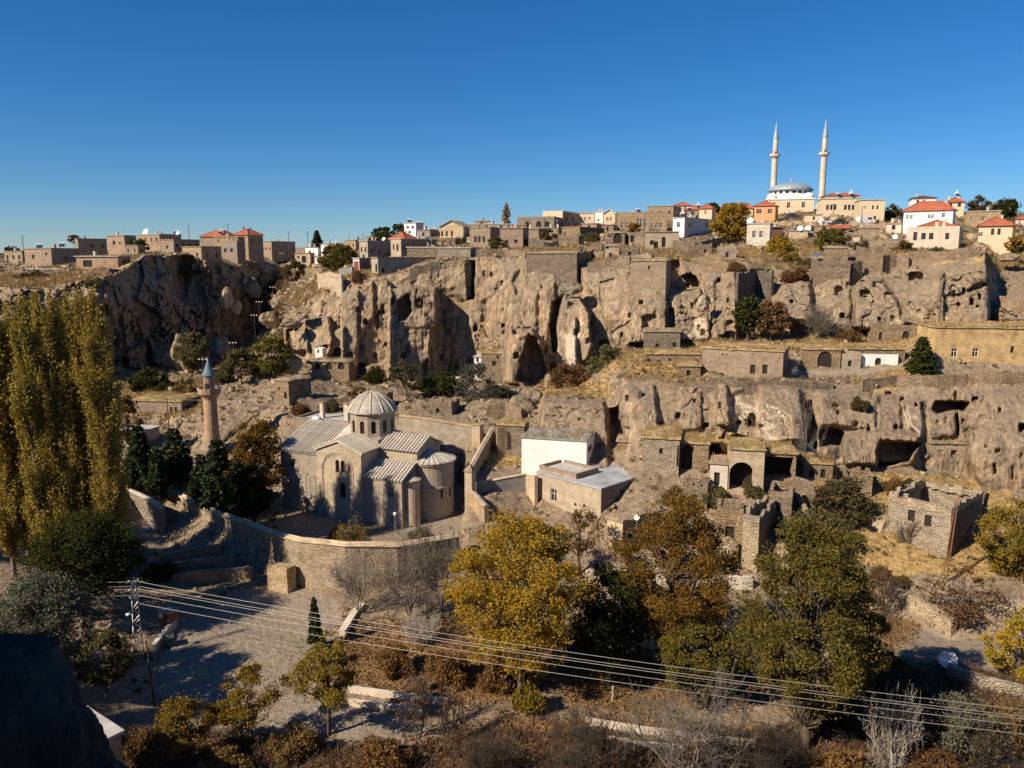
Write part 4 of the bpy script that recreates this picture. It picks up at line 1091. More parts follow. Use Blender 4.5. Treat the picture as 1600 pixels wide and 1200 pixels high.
    ap = ab.build('apse', st, root)
    for k_ in (-0.55, -0.1, 0.35):
        s_ = MB(); ang = k_; x_, y_ = .2 + (R + .0) * cos(ang), CY + R * sin(ang)
        s_.box(-.06, .03, -.16, .16, 0, 1.5)
        o = s_.build('window', M['dark_inside'], ap, (x_, y_, Z(-34.6))); o.rotation_euler = (0, 0, ang)
    rb = MB(); rb.lathe([(R + .32, Z(-29.4)), (R + .32, Z(-29.28)), (0.05, Z(-27.9))], 18, cx=.2, cy=CY, a0=-pi / 2 - .1, a1=pi / 2 + .1)
    ar = rb.build('apse_roof', sl, root)
    mb = MB(); mb.add([(1.2, -.05, .57), (R + .38, -.12, 0), (R + .38, .12, 0), (1.2, .05, .57), (1.2, -.05, .68), (R + .38, -.12, .15), (R + .38, .12, .15), (1.2, .05, .68)],
                    [(3, 2, 1, 0), (4, 5, 6, 7), (0, 1, 5, 4), (1, 2, 6, 5), (2, 3, 7, 6), (3, 0, 4, 7)])
    # sloped rib following the cone
    hz = Z(-27.9) - Z(-29.28)
    vs = [(v[0], v[1], (R + .32 - v[0]) / (R + .27) * hz + (0.1 if i % 8 >= 4 else -.03)) for i, v in enumerate(mb.v)]
    rme = bpy.data.meshes.new('roof_rib'); rme.from_pydata(vs, [], mb.f); rme.materials.append(sl); rme.update()
    for i in range(15):
        o = bpy.data.objects.new('roof_rib', rme); COL.objects.link(o); o.parent = ar
        o.location = (.2, CY, Z(-29.28)); o.rotation_euler = (0, 0, -pi / 2 + pi * i / 14)
    # --- drum and dome
    dx, dy = -9.9, CY; R8 = 3.45
    qb = MB(); qb.box(dx - 3.1, dx + 3.1, dy - 3.1, dy + 3.1, Z(-30), Z(-26.6)); qb.build('drum_base', st, root)
    db = MB(); zb0, zb1 = Z(-26.6), Z(-22.95)
    vs8 = [Vector((dx + R8 * cos(pi / 8 + i * pi / 6), dy + R8 * sin(pi / 8 + i * pi / 6), zb0)) for i in range(12)]
    dw = []
    for i in range(12):
        p, q = vs8[i], vs8[(i + 1) % 12]; d = (q - p); w_ = d.length; d.normalize()
        op = (w_ / 2 - .36, w_ / 2 + .36, .75, 2.7, .36)
        panel(db, p, d, w_, zb1 - zb0, [op], .35, 0, 0, -0.2); dw.append((p, d, op))
    dr = db.build('drum', st, root)
    for p, d, op in dw:
        put_window(dr, p, d, op, .35, 'B')
    cb = MB()
    for zz, rr, hh in ((zb0, R8 + .22, .22), (zb1 - .02, R8 + .2, .14), (zb1 + .12, R8 + .42, .18)):
        vs = [(dx + rr * cos(pi / 8 + i * pi / 6), dy + rr * sin(pi / 8 + i * pi / 6), zz + k * hh) for k in (0, 1) for i in range(12)]
        cb.add(vs, [(i, (i + 1) % 12, 12 + (i + 1) % 12, 12 + i) for i in range(12)] + [tuple(range(11, -1, -1)), tuple(range(12, 24))])
    cb.build('cornice', sl, root)
    RD, HD = R8 + .40, 2.7; zd = zb1 + .30
    mb = MB(); nseg = 12; sub = 4; n = nseg * sub; lv = 10; vs = []; fs = []
    for j in range(lv):
        t_ = j / lv * pi / 2
        for i in range(n):
            ang = 2 * pi * i / n; k_ = (i % sub) / sub
            rr = RD * (cos(t_) * .62 + (1 - sin(t_)) * .38) * (0.968 + 0.032 * abs(sin(pi * k_ ))) ; vs.append((rr * cos(ang), rr * sin(ang), HD * sin(t_)))
    vs.append((0, 0, HD))
    for j in range(lv - 1):
        for i in range(n): fs.append((j * n + i, j * n + (i + 1) % n, (j + 1) * n + (i + 1) % n, (j + 1) * n + i))
    for i in range(n): fs.append(((lv - 1) * n + i, (lv - 1) * n + (i + 1) % n, len(vs) - 1))
    dome = mesh_obj('dome', vs, fs, sl, root, (dx, dy, zd))
    mb = MB(); pts = [Vector((RD * 0.985 * (cos(k * pi / 20) * .62 + (1 - sin(k * pi / 20)) * .38), 0, HD * sin(k * pi / 20) + .02)) for k in range(11)]
    for k in range(10): mb.tube(pts[k], pts[k + 1], .13, .13 if k < 8 else .1, 5)
    rme = None
    for i in range(nseg):
        if rme is None:
            o = mb.build('dome_rib', sl, dome); rme = o.data
        else:
            o = bpy.data.objects.new('dome_rib', rme); COL.objects.link(o); o.parent = dome
        o.rotation_euler = (0, 0, 2 * pi * i / nseg)
    mb = MB(); mb.lathe([(.28, 0), (.3, .15), (.1, .25), (0.0, .4)], 8); mb.build('finial', sl, dome, (0, 0, HD))
    return root
church()

# ------------------------------------------------------------------ minaret beside the church
def minaret(name, label, base, H, R, mat, capmat, scale_balc=1.55, group=None, n=16, base_h=2.0, bal=0.64, capf=0.83):
    root = empty(name, base); tag(root, label, 'minaret', group)
    mb = MB(); mb.lathe([(R * 1.9, -2.5), (R * 1.9, base_h * .35), (R * 1.15, base_h), (R * 1.08, base_h + .1)], 8); mb.build('base', M[mat], root)
    zb = H * bal
    mb = MB(); mb.lathe([(R * 1.02, base_h), (R * .94, zb * .5), (R * .9, zb - .9), (R * 1.0, zb - .85), (R * 1.0, zb - .7), (R * 1.15, zb - .5), (R * 1.3, zb - .25), (R * scale_balc, zb), (R * scale_balc, zb + .08), (R*.5, zb + .08)], n)
    mb.build('shaft', M[mat], root)
    mb = MB(); rr = R * scale_balc; mb.lathe([(rr, zb + .08), (rr, zb + 1.0), (rr - .12, zb + 1.0), (rr - .12, zb + .08)], n); ba = mb.build('balcony', M[mat], root)
    zc = H * capf
    mb = MB(); mb.lathe([(R * .78, zb + .08), (R * .74, zc - .1), (R * .86, zc - .05), (R * .86, zc + .1)], n); up = mb.build('upper_shaft', M[mat], root)
    mb = MB(); mb.box(-.3, .3, -R * .78, -R * .7, 0, 1.7); mb.build('door', M['dark_inside'], up, (-.1, 0, zb + .1))
    mb = MB(); mb.lathe([(R * .92, zc + .1), (R * .55, zc + (H - zc) * .4), (R * .18, zc + (H - zc) * .85), (.06, H - .3)], n); mb.build('spire', M[capmat], root)
    mb = MB(); mb.lathe([(.05, H - .35), (.14, H - .2), (.05, H), (.12, H + .15), (.02, H + .5)], 6); mb.build('finial', M['metal_grey'], root)
    for k in (-1, 1):
        mb = MB(); mb.lathe([(.05, 0), (.3, .45)], 8)
        o = mb.build('loudspeaker', M['metal_white'], root, (k * (rr + .05), -.5, zb + .75)); o.rotation_euler = (radians(70), 0, -k * radians(70))
    return root
mb_ = P(333, 706, 138.0)
minaret('minaret', 'short reddish stone minaret with blue conical cap near the church', mb_, P(327, 562, 138).z - mb_.z, 1.25, 'stone_pink', 'blue_lead')
for px, top, lab in ((1207, 190, 'left of the two tall pale minarets of the hilltop mosque'), (1283, 186, 'right of the two tall pale minarets of the hilltop mosque')):
    D_ = 330.0; b_ = P(px, 325, D_)
    minaret('tall_minaret', lab, b_, P(px, top, D_).z - b_.z, 1.25, 'plaster_pale', 'lead', 1.6, 'tall minarets of the hilltop mosque', bal=0.60, capf=0.80)

def mosque():
    D_ = 318.0; c0 = P(1233, 335, D_)
    root = empty('hilltop_mosque', c0, radians(-18)); tag(root, 'hilltop mosque with grey lead dome and ring of small windows', 'mosque')
    z = lambda py: P(1233, py, D_).z - c0.z
    mb = MB(); s = 8.6
    ops = [(k, k + 1.2, 2.0, 4.2, .6) for k in (2.2, 7.5, 12.8)]
    zt = z(314)
    for O_, d_, o_ in (((-s, -s, 0), (1, 0, 0), ops), ((s, -s, 0), (0, 1, 0), ops), ((s, s, 0), (-1, 0, 0), []), ((-s, s, 0), (0, -1, 0), [])):
        panel(mb, O_, d_, 2 * s, zt, o_, .3)
    wl = mb.build('wall', M['plaster_cream'], root)
    for O_, d_ in (((-s, -s, 0), (1, 0, 0)), ((s, -s, 0), (0, 1, 0))):
        for o_ in ops: put_window(wl, O_, d_, o_, .3, 'A')
    mb = MB(); mb.box(-s - .3, s + .3, -s - .3, s + .3, zt, zt + .35); mb.build('roof', M['plaster_white'], root)
    z1, z2, z3 = zt + .35, z(299), z(286)
    R = 8.2
    mb = MB(); mb.lathe([(R + .3, z1), (R + .1, z1 + 1.4), (R - .4, z1 + 1.9)], 24); mb.build('white_skirt', M['plaster_white'], root)
    mb = MB(); dw = []; k = 20; za = z1 + 1.7
    vs = [Vector((R * .95 * cos(2 * pi * i / k), R * .95 * sin(2 * pi * i / k), za)) for i in range(k)]
    for i in range(k):
        p, q = vs[i], vs[(i + 1) % k]; d = q - p; w_ = d.length; d.normalize(); op = (w_ * .27, w_ * .73, .35, z2 - za - .25, .3)
        panel(mb, p, d, w_, z2 - za, [op], .3, z0=-.2); dw.append((p, d, op))
    dr = mb.build('drum', M['plaster_grey'], root)
    for p, d, op in dw: put_window(dr, p, d, op, .3, 'a')
    mb = MB(); mb.lathe([(R * .95, z2), (R * 1.05, z2 + .1), (R * 1.05, z2 + .35)] + [(R * .99 * cos(t * pi / 20), z2 + .35 + (z3 - z2 - .35) * sin(t * pi / 20)) for t in range(11)], 32)
    do = mb.build('dome', M['lead'], root, smooth=False)
    mb = MB(); mb.lathe([(.1, 0), (.3, .4), (.08, .8), (.2, 1.1), (.02, 1.8)], 8); mb.build('finial', M['metal_grey'], do, (0, 0, z3))
    for sx, sy in ((-1, -1), (1, -1), (1, 1), (-1, 1)):
        mb = MB(); mb.lathe([(1.9, z1), (1.9, z1 + .9)] + [(2.0 * cos(t * pi / 12), z1 + .9 + 1.3 * sin(t * pi / 12)) for t in range(7)], 14, cx=sx * 6.6, cy=sy * 6.6)
        mb.build('corner_dome', M['plaster_white'], root)
mosque()
# ------------------------------------------------------------------ houses of the village
S = 'stone house'; HB = 'house'
def hs(label, *a, name='stone_house', cat='house', **k): return house(name, label, cat, *a, **k)
# left plateau
h_l1 = hs('long flat-roofed stone house with lit gable end at far left plateau edge', 40, 82, 126, 416, 389, 28, D=255, fw=[(52,401,4,6,'d'),(72,397,3,4,'d')], rm='earth_roof')
hs('low building with wide pale concrete roof in front of the far left house', 45, 112, 132, 425, 421, 20, D=238, mat='stone_grey', rm='concrete', dep=9, oh=.5)
hs('dark brown flat house behind the long plateau house', 119, 123, 168, 394, 374, 55, D=285, mat='stone_tan')
hs('pinkish flat house with lit front beside the plateau trees', 169, 196, 214, 396, 369, 30, D=275, mat='stone_pink', fw=[(178,379,4,6,'d'),(188,380,4,5,'w')])
hs('long low house behind the pinkish plateau house', 215, 250, 284, 384, 367, 30, D=300, mat='stone_tan', rm='concrete')
hs('low stone house with pale flat roof above the poplars', 120, 185, 205, 420, 401, 14, D=236, mat='stone_pink', rm='concrete', oh=.4, fw=[(137,412,14,10,'d')])
hs('cube of pale stone on the cliff rim left of the red roofs', 251, 272, 313, 393, 375, 32, D=262, mat='stone_tan', fw=[(261,386,3,5,'d')])
hs('stone house with lit windows directly over the shadowed cliff', 286, 316, 347, 412, 386, 30, D=256, mat='stone_tan', fw=[(294,398,3,6,'d'),(308,398,3,6,'d')])
hs('tall stone house with parapet over the shadowed cliff', 347, 371, 384, 402, 379, 34, D=282, mat='stone_grey', roof='parapet', fw=[(352,391,4,6,'d'),(362,391,4,6,'d')])
hs('broad stone house below the pair of red hipped roofs', 336, 372, 383, 383, 371, 20, D=290, mat='stone_tan')
hs('stone house with larger red hipped roof on the left plateau', 313, 352, 366, 378, 370, 20, D=315, mat='stone_tan', roof='hip', rm='red_tile', rh=2.6, dep=9)
hs('stone house with smaller red hipped roof and dark side wall', 366, 388, 396, 384, 367, 25, D=305, mat='stone_tan', roof='hip', rm='red_tile', rh=2.2, dep=8, fw=[(375,376,4,6,'w')])
hs('ruined stone shed at the very left edge of the plateau', 8, 36, 46, 412, 393, 25, D=275, mat='stone_grey')
# around the canyon head
hs('wide dark flat house at the canyon head below the radio mast', 408, 425, 462, 398, 378, 42, D=345, mat='stone_tan')
hs('small whitewashed house left of the dark conifer at the canyon head', 477, 497, 508, 401, 387, 25, D=305, mat='plaster_white', fw=[(484,394,4,5,'w')])
hs('white cube house with one window right of the dark conifer', 502, 514, 531, 400, 382, 30, D=300, mat='plaster_white', smat='stone_grey', fw=[(508,391,5,5,'w')])
hs('low yellowish stone house with arched doorway in the canyon head', 461, 485, 492, 412, 396, 15, D=285, mat='stone_pale', fw=[(475,405,7,11,'a'),(466,402,3,4,'d')])
hs('tiny white annex below the white cube house', 492, 501, 507, 415, 402, 20, D=275, mat='plaster_white')
hs('dark flat house on the skyline right of the conifer', 540, 556, 584, 392, 376, 40, D=320, mat='stone_tan')
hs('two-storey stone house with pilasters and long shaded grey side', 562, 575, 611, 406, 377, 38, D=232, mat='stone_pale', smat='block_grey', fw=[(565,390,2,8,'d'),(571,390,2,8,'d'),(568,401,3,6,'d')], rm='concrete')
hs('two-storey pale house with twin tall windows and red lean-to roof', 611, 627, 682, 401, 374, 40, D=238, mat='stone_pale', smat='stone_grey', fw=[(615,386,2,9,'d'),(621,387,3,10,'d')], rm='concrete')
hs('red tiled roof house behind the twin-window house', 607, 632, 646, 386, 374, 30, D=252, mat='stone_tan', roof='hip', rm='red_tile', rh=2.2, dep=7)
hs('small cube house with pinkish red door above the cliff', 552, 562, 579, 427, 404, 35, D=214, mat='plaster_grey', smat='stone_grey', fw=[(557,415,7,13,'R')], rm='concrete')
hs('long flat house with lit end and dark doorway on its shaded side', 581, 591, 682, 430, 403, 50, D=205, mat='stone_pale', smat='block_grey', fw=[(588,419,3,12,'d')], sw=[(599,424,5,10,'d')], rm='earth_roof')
hs('low tan walled yard house behind the cliff edge', 636, 681, 690, 404, 387, 12, D=222, mat='rubble_tan', rm='concrete', dep=6)
hs('low whitish walled house with small square window by the cliff edge', 682, 735, 742, 407, 388, 10, D=220, mat='rubble_pale', rm='concrete', dep=6, fw=[(709,402,4,3,'d')])
hs('gabled stone house with three tall windows on the ridge', 688, 724, 733, 373, 355, 18, D=262, mat='stone_pale', roof='gable', ridge='y', rh=2.0, rm='earth_roof', dep=8, fw=[(691,365,3,8,'d'),(698,365,3,8,'d'),(706,365,3,8,'d')])
hs('modern white two-storey house on the left skyline', 632, 650, 662, 368, 349, 25, D=300, mat='plaster_white', smat='plaster_grey', rm='concrete', fw=[(637,355,4,5,'w'),(645,355,4,5,'w'),(640,363,4,5,'w')])
hs('small pale house left of the gabled stone house', 666, 688, 692, 371, 358, 15, D=275, mat='plaster_pale', fw=[(676,364,4,4,'w')], rm='concrete')
hs('tan stone house with four shuttered windows near the cliff top', 734, 766, 781, 385, 356, 22, D=226, mat='stone_tan', fw=[(743,374,4,9,'b'),(749,374,4,9,'b'),(756,374,4,9,'b')], rm='earth_roof')
hs('square tan house with two dark windows above the great cliff', 781, 817, 820, 390, 357, 12, D=215, mat='stone_pink', fw=[(791,379,6,7,'d'),(806,377,5,5,'d')], rm='earth_roof', dep=8)
hs('long low ridge building with pale roof behind the tan houses', 732, 800, 806, 362, 351, 10, D=285, mat='stone_pale', rm='concrete', dep=8)
hs('low pale house on the ridge left of the arcaded house', 700, 733, 740, 362, 353, 12, D=300, mat='plaster_pale', rm='concrete')
# centre ridge
hs('stone house with row of three round arches on the ridge', 808, 866, 881, 357, 341, 16, D=262, mat='stone_grey', fw=[(824,350,7,8,'a'),(842,350,8,9,'a'),(855,350,8,9,'a')], rm='concrete', roof='parapet')
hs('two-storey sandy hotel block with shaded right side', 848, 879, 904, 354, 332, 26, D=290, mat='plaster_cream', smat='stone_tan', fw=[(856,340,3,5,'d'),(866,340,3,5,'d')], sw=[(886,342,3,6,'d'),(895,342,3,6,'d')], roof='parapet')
hs('long cream hotel wing with small windows', 902, 928, 932, 351, 333, 8, D=300, mat='plaster_cream', fw=[(908,342,3,5,'w'),(914,342,3,5,'w'),(921,341,3,4,'w')], roof='flat', rm='concrete', dep=8)
hs('narrow white house squeezed between cream buildings on the ridge', 929, 942, 946, 351, 331, 8, D=298, mat='plaster_white', fw=[(935,344,3,4,'w')], rm='concrete', dep=7)
hs('cream house with white gable roof on the ridge', 943, 961, 966, 353, 334, 14, D=292, mat='plaster_cream', roof='gable', ridge='y', rh=1.5, rm='plaster_white', dep=8, fw=[(949,342,3,6,'w'),(954,342,3,6,'w')])
hs('broad tan stone mansion with pointed arches between rows of windows', 962, 1042, 1046, 359, 334, 8, D=250, mat='stone_tan', dep=9, roof='parapet', rm='concrete',
   fw=[(972,352,4,8,'w'),(979,352,4,8,'w'),(986,352,4,8,'w'),(997,348,4,13,'A'),(1002,348,4,13,'A'),(1008,348,4,13,'A'),(1019,352,4,7,'w'),(1026,352,4,7,'w'),(1033,352,4,7,'w')])
hs('flat tan upper house right behind the arched mansion', 1011, 1052, 1064, 342, 323, 22, D=300, mat='stone_tan')
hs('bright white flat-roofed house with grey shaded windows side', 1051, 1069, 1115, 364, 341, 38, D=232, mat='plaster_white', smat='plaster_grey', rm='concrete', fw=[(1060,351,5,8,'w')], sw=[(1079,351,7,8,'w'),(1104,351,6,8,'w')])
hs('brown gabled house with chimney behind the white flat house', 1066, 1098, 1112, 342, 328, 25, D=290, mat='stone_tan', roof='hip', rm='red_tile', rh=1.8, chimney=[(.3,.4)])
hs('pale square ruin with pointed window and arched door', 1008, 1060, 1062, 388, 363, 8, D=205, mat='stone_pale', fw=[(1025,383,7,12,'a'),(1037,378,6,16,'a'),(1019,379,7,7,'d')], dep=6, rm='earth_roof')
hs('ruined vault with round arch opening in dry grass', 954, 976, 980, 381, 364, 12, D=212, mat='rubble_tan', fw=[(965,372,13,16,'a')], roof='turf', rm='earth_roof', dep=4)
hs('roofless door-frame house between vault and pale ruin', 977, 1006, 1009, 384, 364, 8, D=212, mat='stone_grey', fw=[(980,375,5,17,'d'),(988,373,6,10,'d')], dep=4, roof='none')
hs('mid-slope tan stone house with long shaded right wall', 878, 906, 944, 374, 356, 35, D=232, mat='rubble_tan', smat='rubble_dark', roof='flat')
hs('low ruined house end below the tan slope house', 872, 904, 912, 386, 369, 20, D=214, mat='rubble_tan', roof='none')
hs('tiny cave house with white door frame below the vault', 945, 967, 972, 406, 385, 10, D=192, mat='stone_pale', fw=[(954,399,6,8,'a'),(949,386.5,5,4,'d')], roof='turf', rm='earth_roof', dep=4)
# right hill
hs('beige flat house with two windows and white tank near the yellow tree', 1166, 1202, 1217, 379, 350, 22, D=208, mat='plaster_pale', fw=[(1178,366,5,10,'w'),(1189,366,5,10,'w')], rm='concrete', dep=8)
hs('orange house with red hipped roof below the mosque', 1178, 1211, 1224, 341, 322, 24, D=272, mat='plaster_orange', roof='hip', rm='red_tile', rh=1.8, fw=[(1186,330,8,7,'w'),(1203,330,7,7,'w')], dep=8)
hs('small red roofed house left of the orange house', 1158, 1176, 1182, 338, 326, 22, D=290, mat='plaster_cream', roof='hip', rm='red_tile', rh=1.8, dep=7)
hs('cream two-storey house with red-roofed upper storey right of the mosque', 1283, 1342, 1348, 333, 311, 12, D=262, mat='plaster_cream', roof='flat', rm='concrete', dep=9,
   fw=[(1293,324,4,8,'b'),(1299,324,4,8,'b'),(1305,324,4,8,'b'),(1321,324,4,8,'b'),(1327,324,4,8,'b'),(1333,324,4,8,'b')])
hs('set-back upper storey with dark red roof and solar panels', 1288, 1342, 1348, 313, 306, 12, D=270, mat='plaster_cream', roof='hip', rm='red_tile', rh=1.0, dep=7, down=1.5)
hs('cream corner house stepping down the hill by the parked van', 1342, 1381, 1388, 346, 313, 14, D=250, mat='plaster_cream', roof='flat', rm='concrete', dep=9, fw=[(1352,324,3,5,'w'),(1364,324,3,6,'b'),(1371,324,3,6,'b'),(1367,340,4,5,'d')])
hs('white house with big red hipped roof and blue solar panel', 1411, 1488, 1506, 350, 330, 34, D=205, mat='plaster_white', roof='hip', rm='red_tile', rh=2.3, fw=[(1418,339,4,6,'w'),(1424,339,4,6,'w'),(1452,338,4,6,'w'),(1457,338,4,6,'w'),(1474,336,5,7,'w')], sw=[(1497,338,5,8,'w')], chimney=[(.8,.7)])
hs('cream house with brown shutters on the rock edge', 1415, 1497, 1523, 388, 358, 34, D=181, mat='plaster_rose', smat='plaster_rose', roof='parapet', rm='concrete', fw=[(1430,369,6,13,'b'),(1443,369,7,10,'b'),(1455,369,7,10,'b'),(1480,369,6,10,'b')], sw=[(1509,370,5,9,'b')], chimney=[(.55,.3),(.68,.35)])
hs('low red tiled roof wing behind the brown-shuttered house', 1436, 1490, 1526, 362, 354, 30, D=196, mat='plaster_cream', roof='hip', rm='red_tile', rh=1.5, dep=7)
hs('cream house with orange-red pyramid roof at the right', 1527, 1580, 1592, 384, 353, 30, D=186, mat='plaster_cream', roof='hip', rm='red_tile', rh=2.1, dep=9, fw=[(1532,366,8,6,'w'),(1551,362,5,10,'b'),(1561,362,5,10,'b')])
hs('red roofed house cut by the right picture edge', 1586, 1640, 1660, 352, 342, 30, D=235, mat='plaster_pale', roof='hip', rm='red_tile', rh=2.0, dep=9)
hs('tan house behind the pyramid roof house', 1508, 1562, 1572, 353, 331, 25, D=222, mat='stone_tan', rm='concrete')
hs('white house with wide dark eaves on the right skyline', 1424, 1462, 1474, 322, 310, 20, D=292, mat='plaster_white', roof='hip', rm='wood_brown', rh=1.0, dep=9, fw=[(1434,315,4,5,'d'),(1444,315,5,5,'w')])
hs('small red roofed house behind the big white house', 1478, 1506, 1516, 328, 316, 25, D=262, mat='plaster_cream', roof='hip', rm='red_tile', rh=1.6, dep=8)
hs('open shed with rusty red roof in the hill garden', 1300, 1326, 1332, 366, 357, 22, D=216, mat='stone_tan', roof='gable', rm='red_tile', rh=.8, dep=4, fw=[(1313,362,16,7,'d')])
hs('tiny shed with dark roof beside the fenced garden', 1196, 1222, 1228, 372, 356, 20, D=230, mat='wood_brown', rm='metal_dark', dep=4, oh=.5)
hs('garden hut with pale wall above the fenced hedge', 1232, 1262, 1272, 372, 361, 22, D=215, mat='stone_pale', rm='earth_roof', dep=5)
hs('square rubble tower ruin beside the blue tarp', 1286, 1324, 1337, 412, 388, 22, D=184, mat='rubble_tan', roof='turf', rm='earth_roof', dep=6)
hs('taller broken rubble house right of the tower ruin', 1340, 1378, 1386, 432, 389, 16, D=184, mat='rubble_tan', roof='none', dep=5, fw=[(1388,421,6,12,'d')])
hs('rubble wall house with dark arched hole under the tower ruin', 1270, 1327, 1334, 446, 410, 12, D=174, mat='rubble_tan', roof='none', dep=4, fw=[(1333,428,8,12,'d')])
# terraces on the right
hs('flat turf-roofed stone house with two dark windows on the terrace', 1096, 1222, 1252, 588, 544, 26, D=141.5, mat='stone_tan', roof='turf', rm='grass_roof', dep=7, fw=[(1176,577,8,14,'d'),(1195,577,8,14,'d'),(1129,554,3,3,'d'),(1135,554,2,3,'d')])
hs('terrace house with arched cellar mouth and turf roof', 1254, 1312, 1316, 582, 546, 10, D=142, mat='rubble_tan', roof='turf', rm='grass_roof', dep=6, fw=[(1289,562,22,26,'a')])
hs('whitewashed terrace front with arched doorway', 1345, 1402, 1404, 578, 553, 8, D=141, mat='plaster_white', roof='none', dep=3, fw=[(1372,568,10,18,'a')])
hs('rubble terrace wall house with small window beside whitewashed front', 1310, 1412, 1416, 580, 545, 8, D=142.3, mat='rubble_tan', roof='turf', rm='grass_roof', dep=6, fw=[(1319,560,7,6,'d')])
hs('yellow plastered house with two white-framed windows at right', 1457, 1640, 1660, 588, 512, 6, D=136.5, mat='plaster_yellow', roof='turf', rm='grass_roof', dep=8, fw=[(1491,551,9,13,'w'),(1524,551,9,13,'w'),(1582,546,6,11,'a')])
hs('ruined stone house with tall arched doorway above the terrace', 1361, 1432, 1440, 546, 508, 12, D=151, mat='rubble_tan', roof='none', dep=4, fw=[(1376,525,5,12,'d'),(1415,531,11,27,'a')])
hs('rough stone hut with white door surround under the tower rock', 1005, 1062, 1066, 549, 518, 10, D=156, mat='rubble_tan', roof='turf', rm='earth_roof', dep=5, fw=[(1027,540,6,6,'d'),(1054,541,6,12,'d')])
hs('low stone barn wall with one small opening below the rough hut', 1010, 1098, 1100, 571, 553, 6, D=149, mat='rubble_tan', roof='turf', rm='grass_roof', dep=4, fw=[(1047,562,4,4,'d')])
# lower right quarter
h_white = hs('white plastered house with cracked flat earth roof', 815, 916, 929, 727, 684, 16, D=120, mat='plaster_white', roof='turf', rm='roof_mud', sw=[(922,700,6,9,'D')], oh=.15)
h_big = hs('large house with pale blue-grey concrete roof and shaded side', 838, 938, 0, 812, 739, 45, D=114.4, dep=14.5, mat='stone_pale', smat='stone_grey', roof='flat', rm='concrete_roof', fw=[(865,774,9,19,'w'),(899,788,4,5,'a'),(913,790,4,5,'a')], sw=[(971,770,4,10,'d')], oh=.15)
hs('small roof room with pale roof on the blue-grey roofed house', 843, 900, 0, 744, 731, 45, D=115.2, mat='stone_pink', roof='parapet', rm='concrete', dep=5, down=1)
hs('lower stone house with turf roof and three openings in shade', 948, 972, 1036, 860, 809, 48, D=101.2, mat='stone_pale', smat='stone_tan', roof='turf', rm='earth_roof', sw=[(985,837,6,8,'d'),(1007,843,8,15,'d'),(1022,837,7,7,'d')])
hs('turf-roofed rubble house with small window under the right cliff', 1004, 1060, 1066, 738, 684, 14, D=112.5, mat='rubble_pale', roof='turf', rm='grass_roof', dep=7, fw=[(1033,705,6,9,'d'),(1066,712,16,34,'a')])
hs('half-collapsed vaulted room with bright plaster inside', 1062, 1106, 1118, 740, 692, 16, D=113, mat='rubble_tan', roof='turf', rm='grass_roof', dep=6, fw=[(1072,716,20,42,'a')])
hs('stone barn with large round arch under a turf roof', 1138, 1192, 1200, 768, 702, 12, D=107, mat='stone_pale', roof='turf', rm='grass_roof', dep=6, fw=[(1158,744,38,44,'a')], rdepth=2.0)
hs('open-fronted rubble shelter right of the arched barn', 1192, 1242, 1250, 752, 708, 10, D=109, mat='rubble_tan', roof='turf', rm='grass_roof', dep=6, fw=[(1216,731,46,34,'d')], rdepth=2.5)
hs('roofless corner ruin of big blocks below the arched barn', 1158, 1183, 1216, 880, 806, 35, D=97, mat='rubble_pale', smat='rubble_tan', roof='none')
hs('crumbling rubble ruin wedged left of the corner ruin', 1118, 1158, 1166, 876, 792, 14, D=99.5, mat='rubble_tan', roof='none', dep=4, fw=[(1140,836,14,26,'d')])
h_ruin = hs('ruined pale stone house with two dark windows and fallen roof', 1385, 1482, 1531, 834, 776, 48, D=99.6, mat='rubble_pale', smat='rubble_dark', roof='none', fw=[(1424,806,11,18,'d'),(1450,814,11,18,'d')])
hs('pale cave front with two dark doorways in the right cliff', 1452, 1508, 1510, 730, 693, 2, D=116.5, mat='rubble_pale', roof='turf', rm='earth_roof', dep=3, fw=[(1468,714,10,21,'d'),(1490,712,9,17,'d')])
# left valley
hs('mud-brown house with turf roof and wooden door left of the minaret', 212, 285, 290, 655, 626, 8, D=160, mat='stone_tan', roof='turf', rm='grass_roof', dep=8, fw=[(268,642,5,12,'D'),(275,640,4,8,'b')])
hs('round-cornered rubble hut on the slope behind the church', 430, 452, 487, 626, 594, 30, D=150, mat='rubble_tan', roof='turf', rm='earth_roof', fw=[(436,607,3,4,'d'),(446,618,4,10,'d')])
hs('long flat-roofed stone house behind the church nave', 462, 548, 556, 676, 655, 22, D=139, mat='stone_grey', roof='parapet', rm='concrete', dep=9)
hs('pale house half hidden behind the poplars', 150, 212, 216, 702, 676, 12, D=142, mat='stone_pale', roof='flat', rm='concrete', dep=7, fw=[(200,690,8,10,'d')])
hs('small brick hut with rounded door behind the terrace wall', 196, 212, 216, 758, 739, 14, D=126, mat='stone_pink', roof='turf', rm='earth_roof', dep=3, fw=[(204,749,9,13,'a')])
hs('tiny white cave porch at the foot of the great cliff', 741, 752, 755, 572, 558, 12, D=178, mat='plaster_white', roof='flat', rm='concrete', dep=3, fw=[(746,562,4,8,'d')])
hs('stone hut with small dark holes at the foot of the great cliff', 752, 790, 794, 577, 552, 10, D=176, mat='rubble_tan', roof='turf', rm='grass_roof', dep=4, fw=[(772,568,6,7,'d'),(778,558,4,4,'d')])
hs('row of low cave stables at the left cliff foot', 487, 545, 548, 578, 565, 8, D=172, mat='rubble_tan', roof='turf', rm='earth_roof', dep=4, fw=[(496,572,9,10,'a'),(514,572,10,10,'a'),(533,572,10,10,'a')])
hs('white niche front among the left cliff stables', 492, 504, 507, 554, 544, 8, D=176, mat='plaster_white', roof='none', dep=2, fw=[(497,549,3,5,'d')])
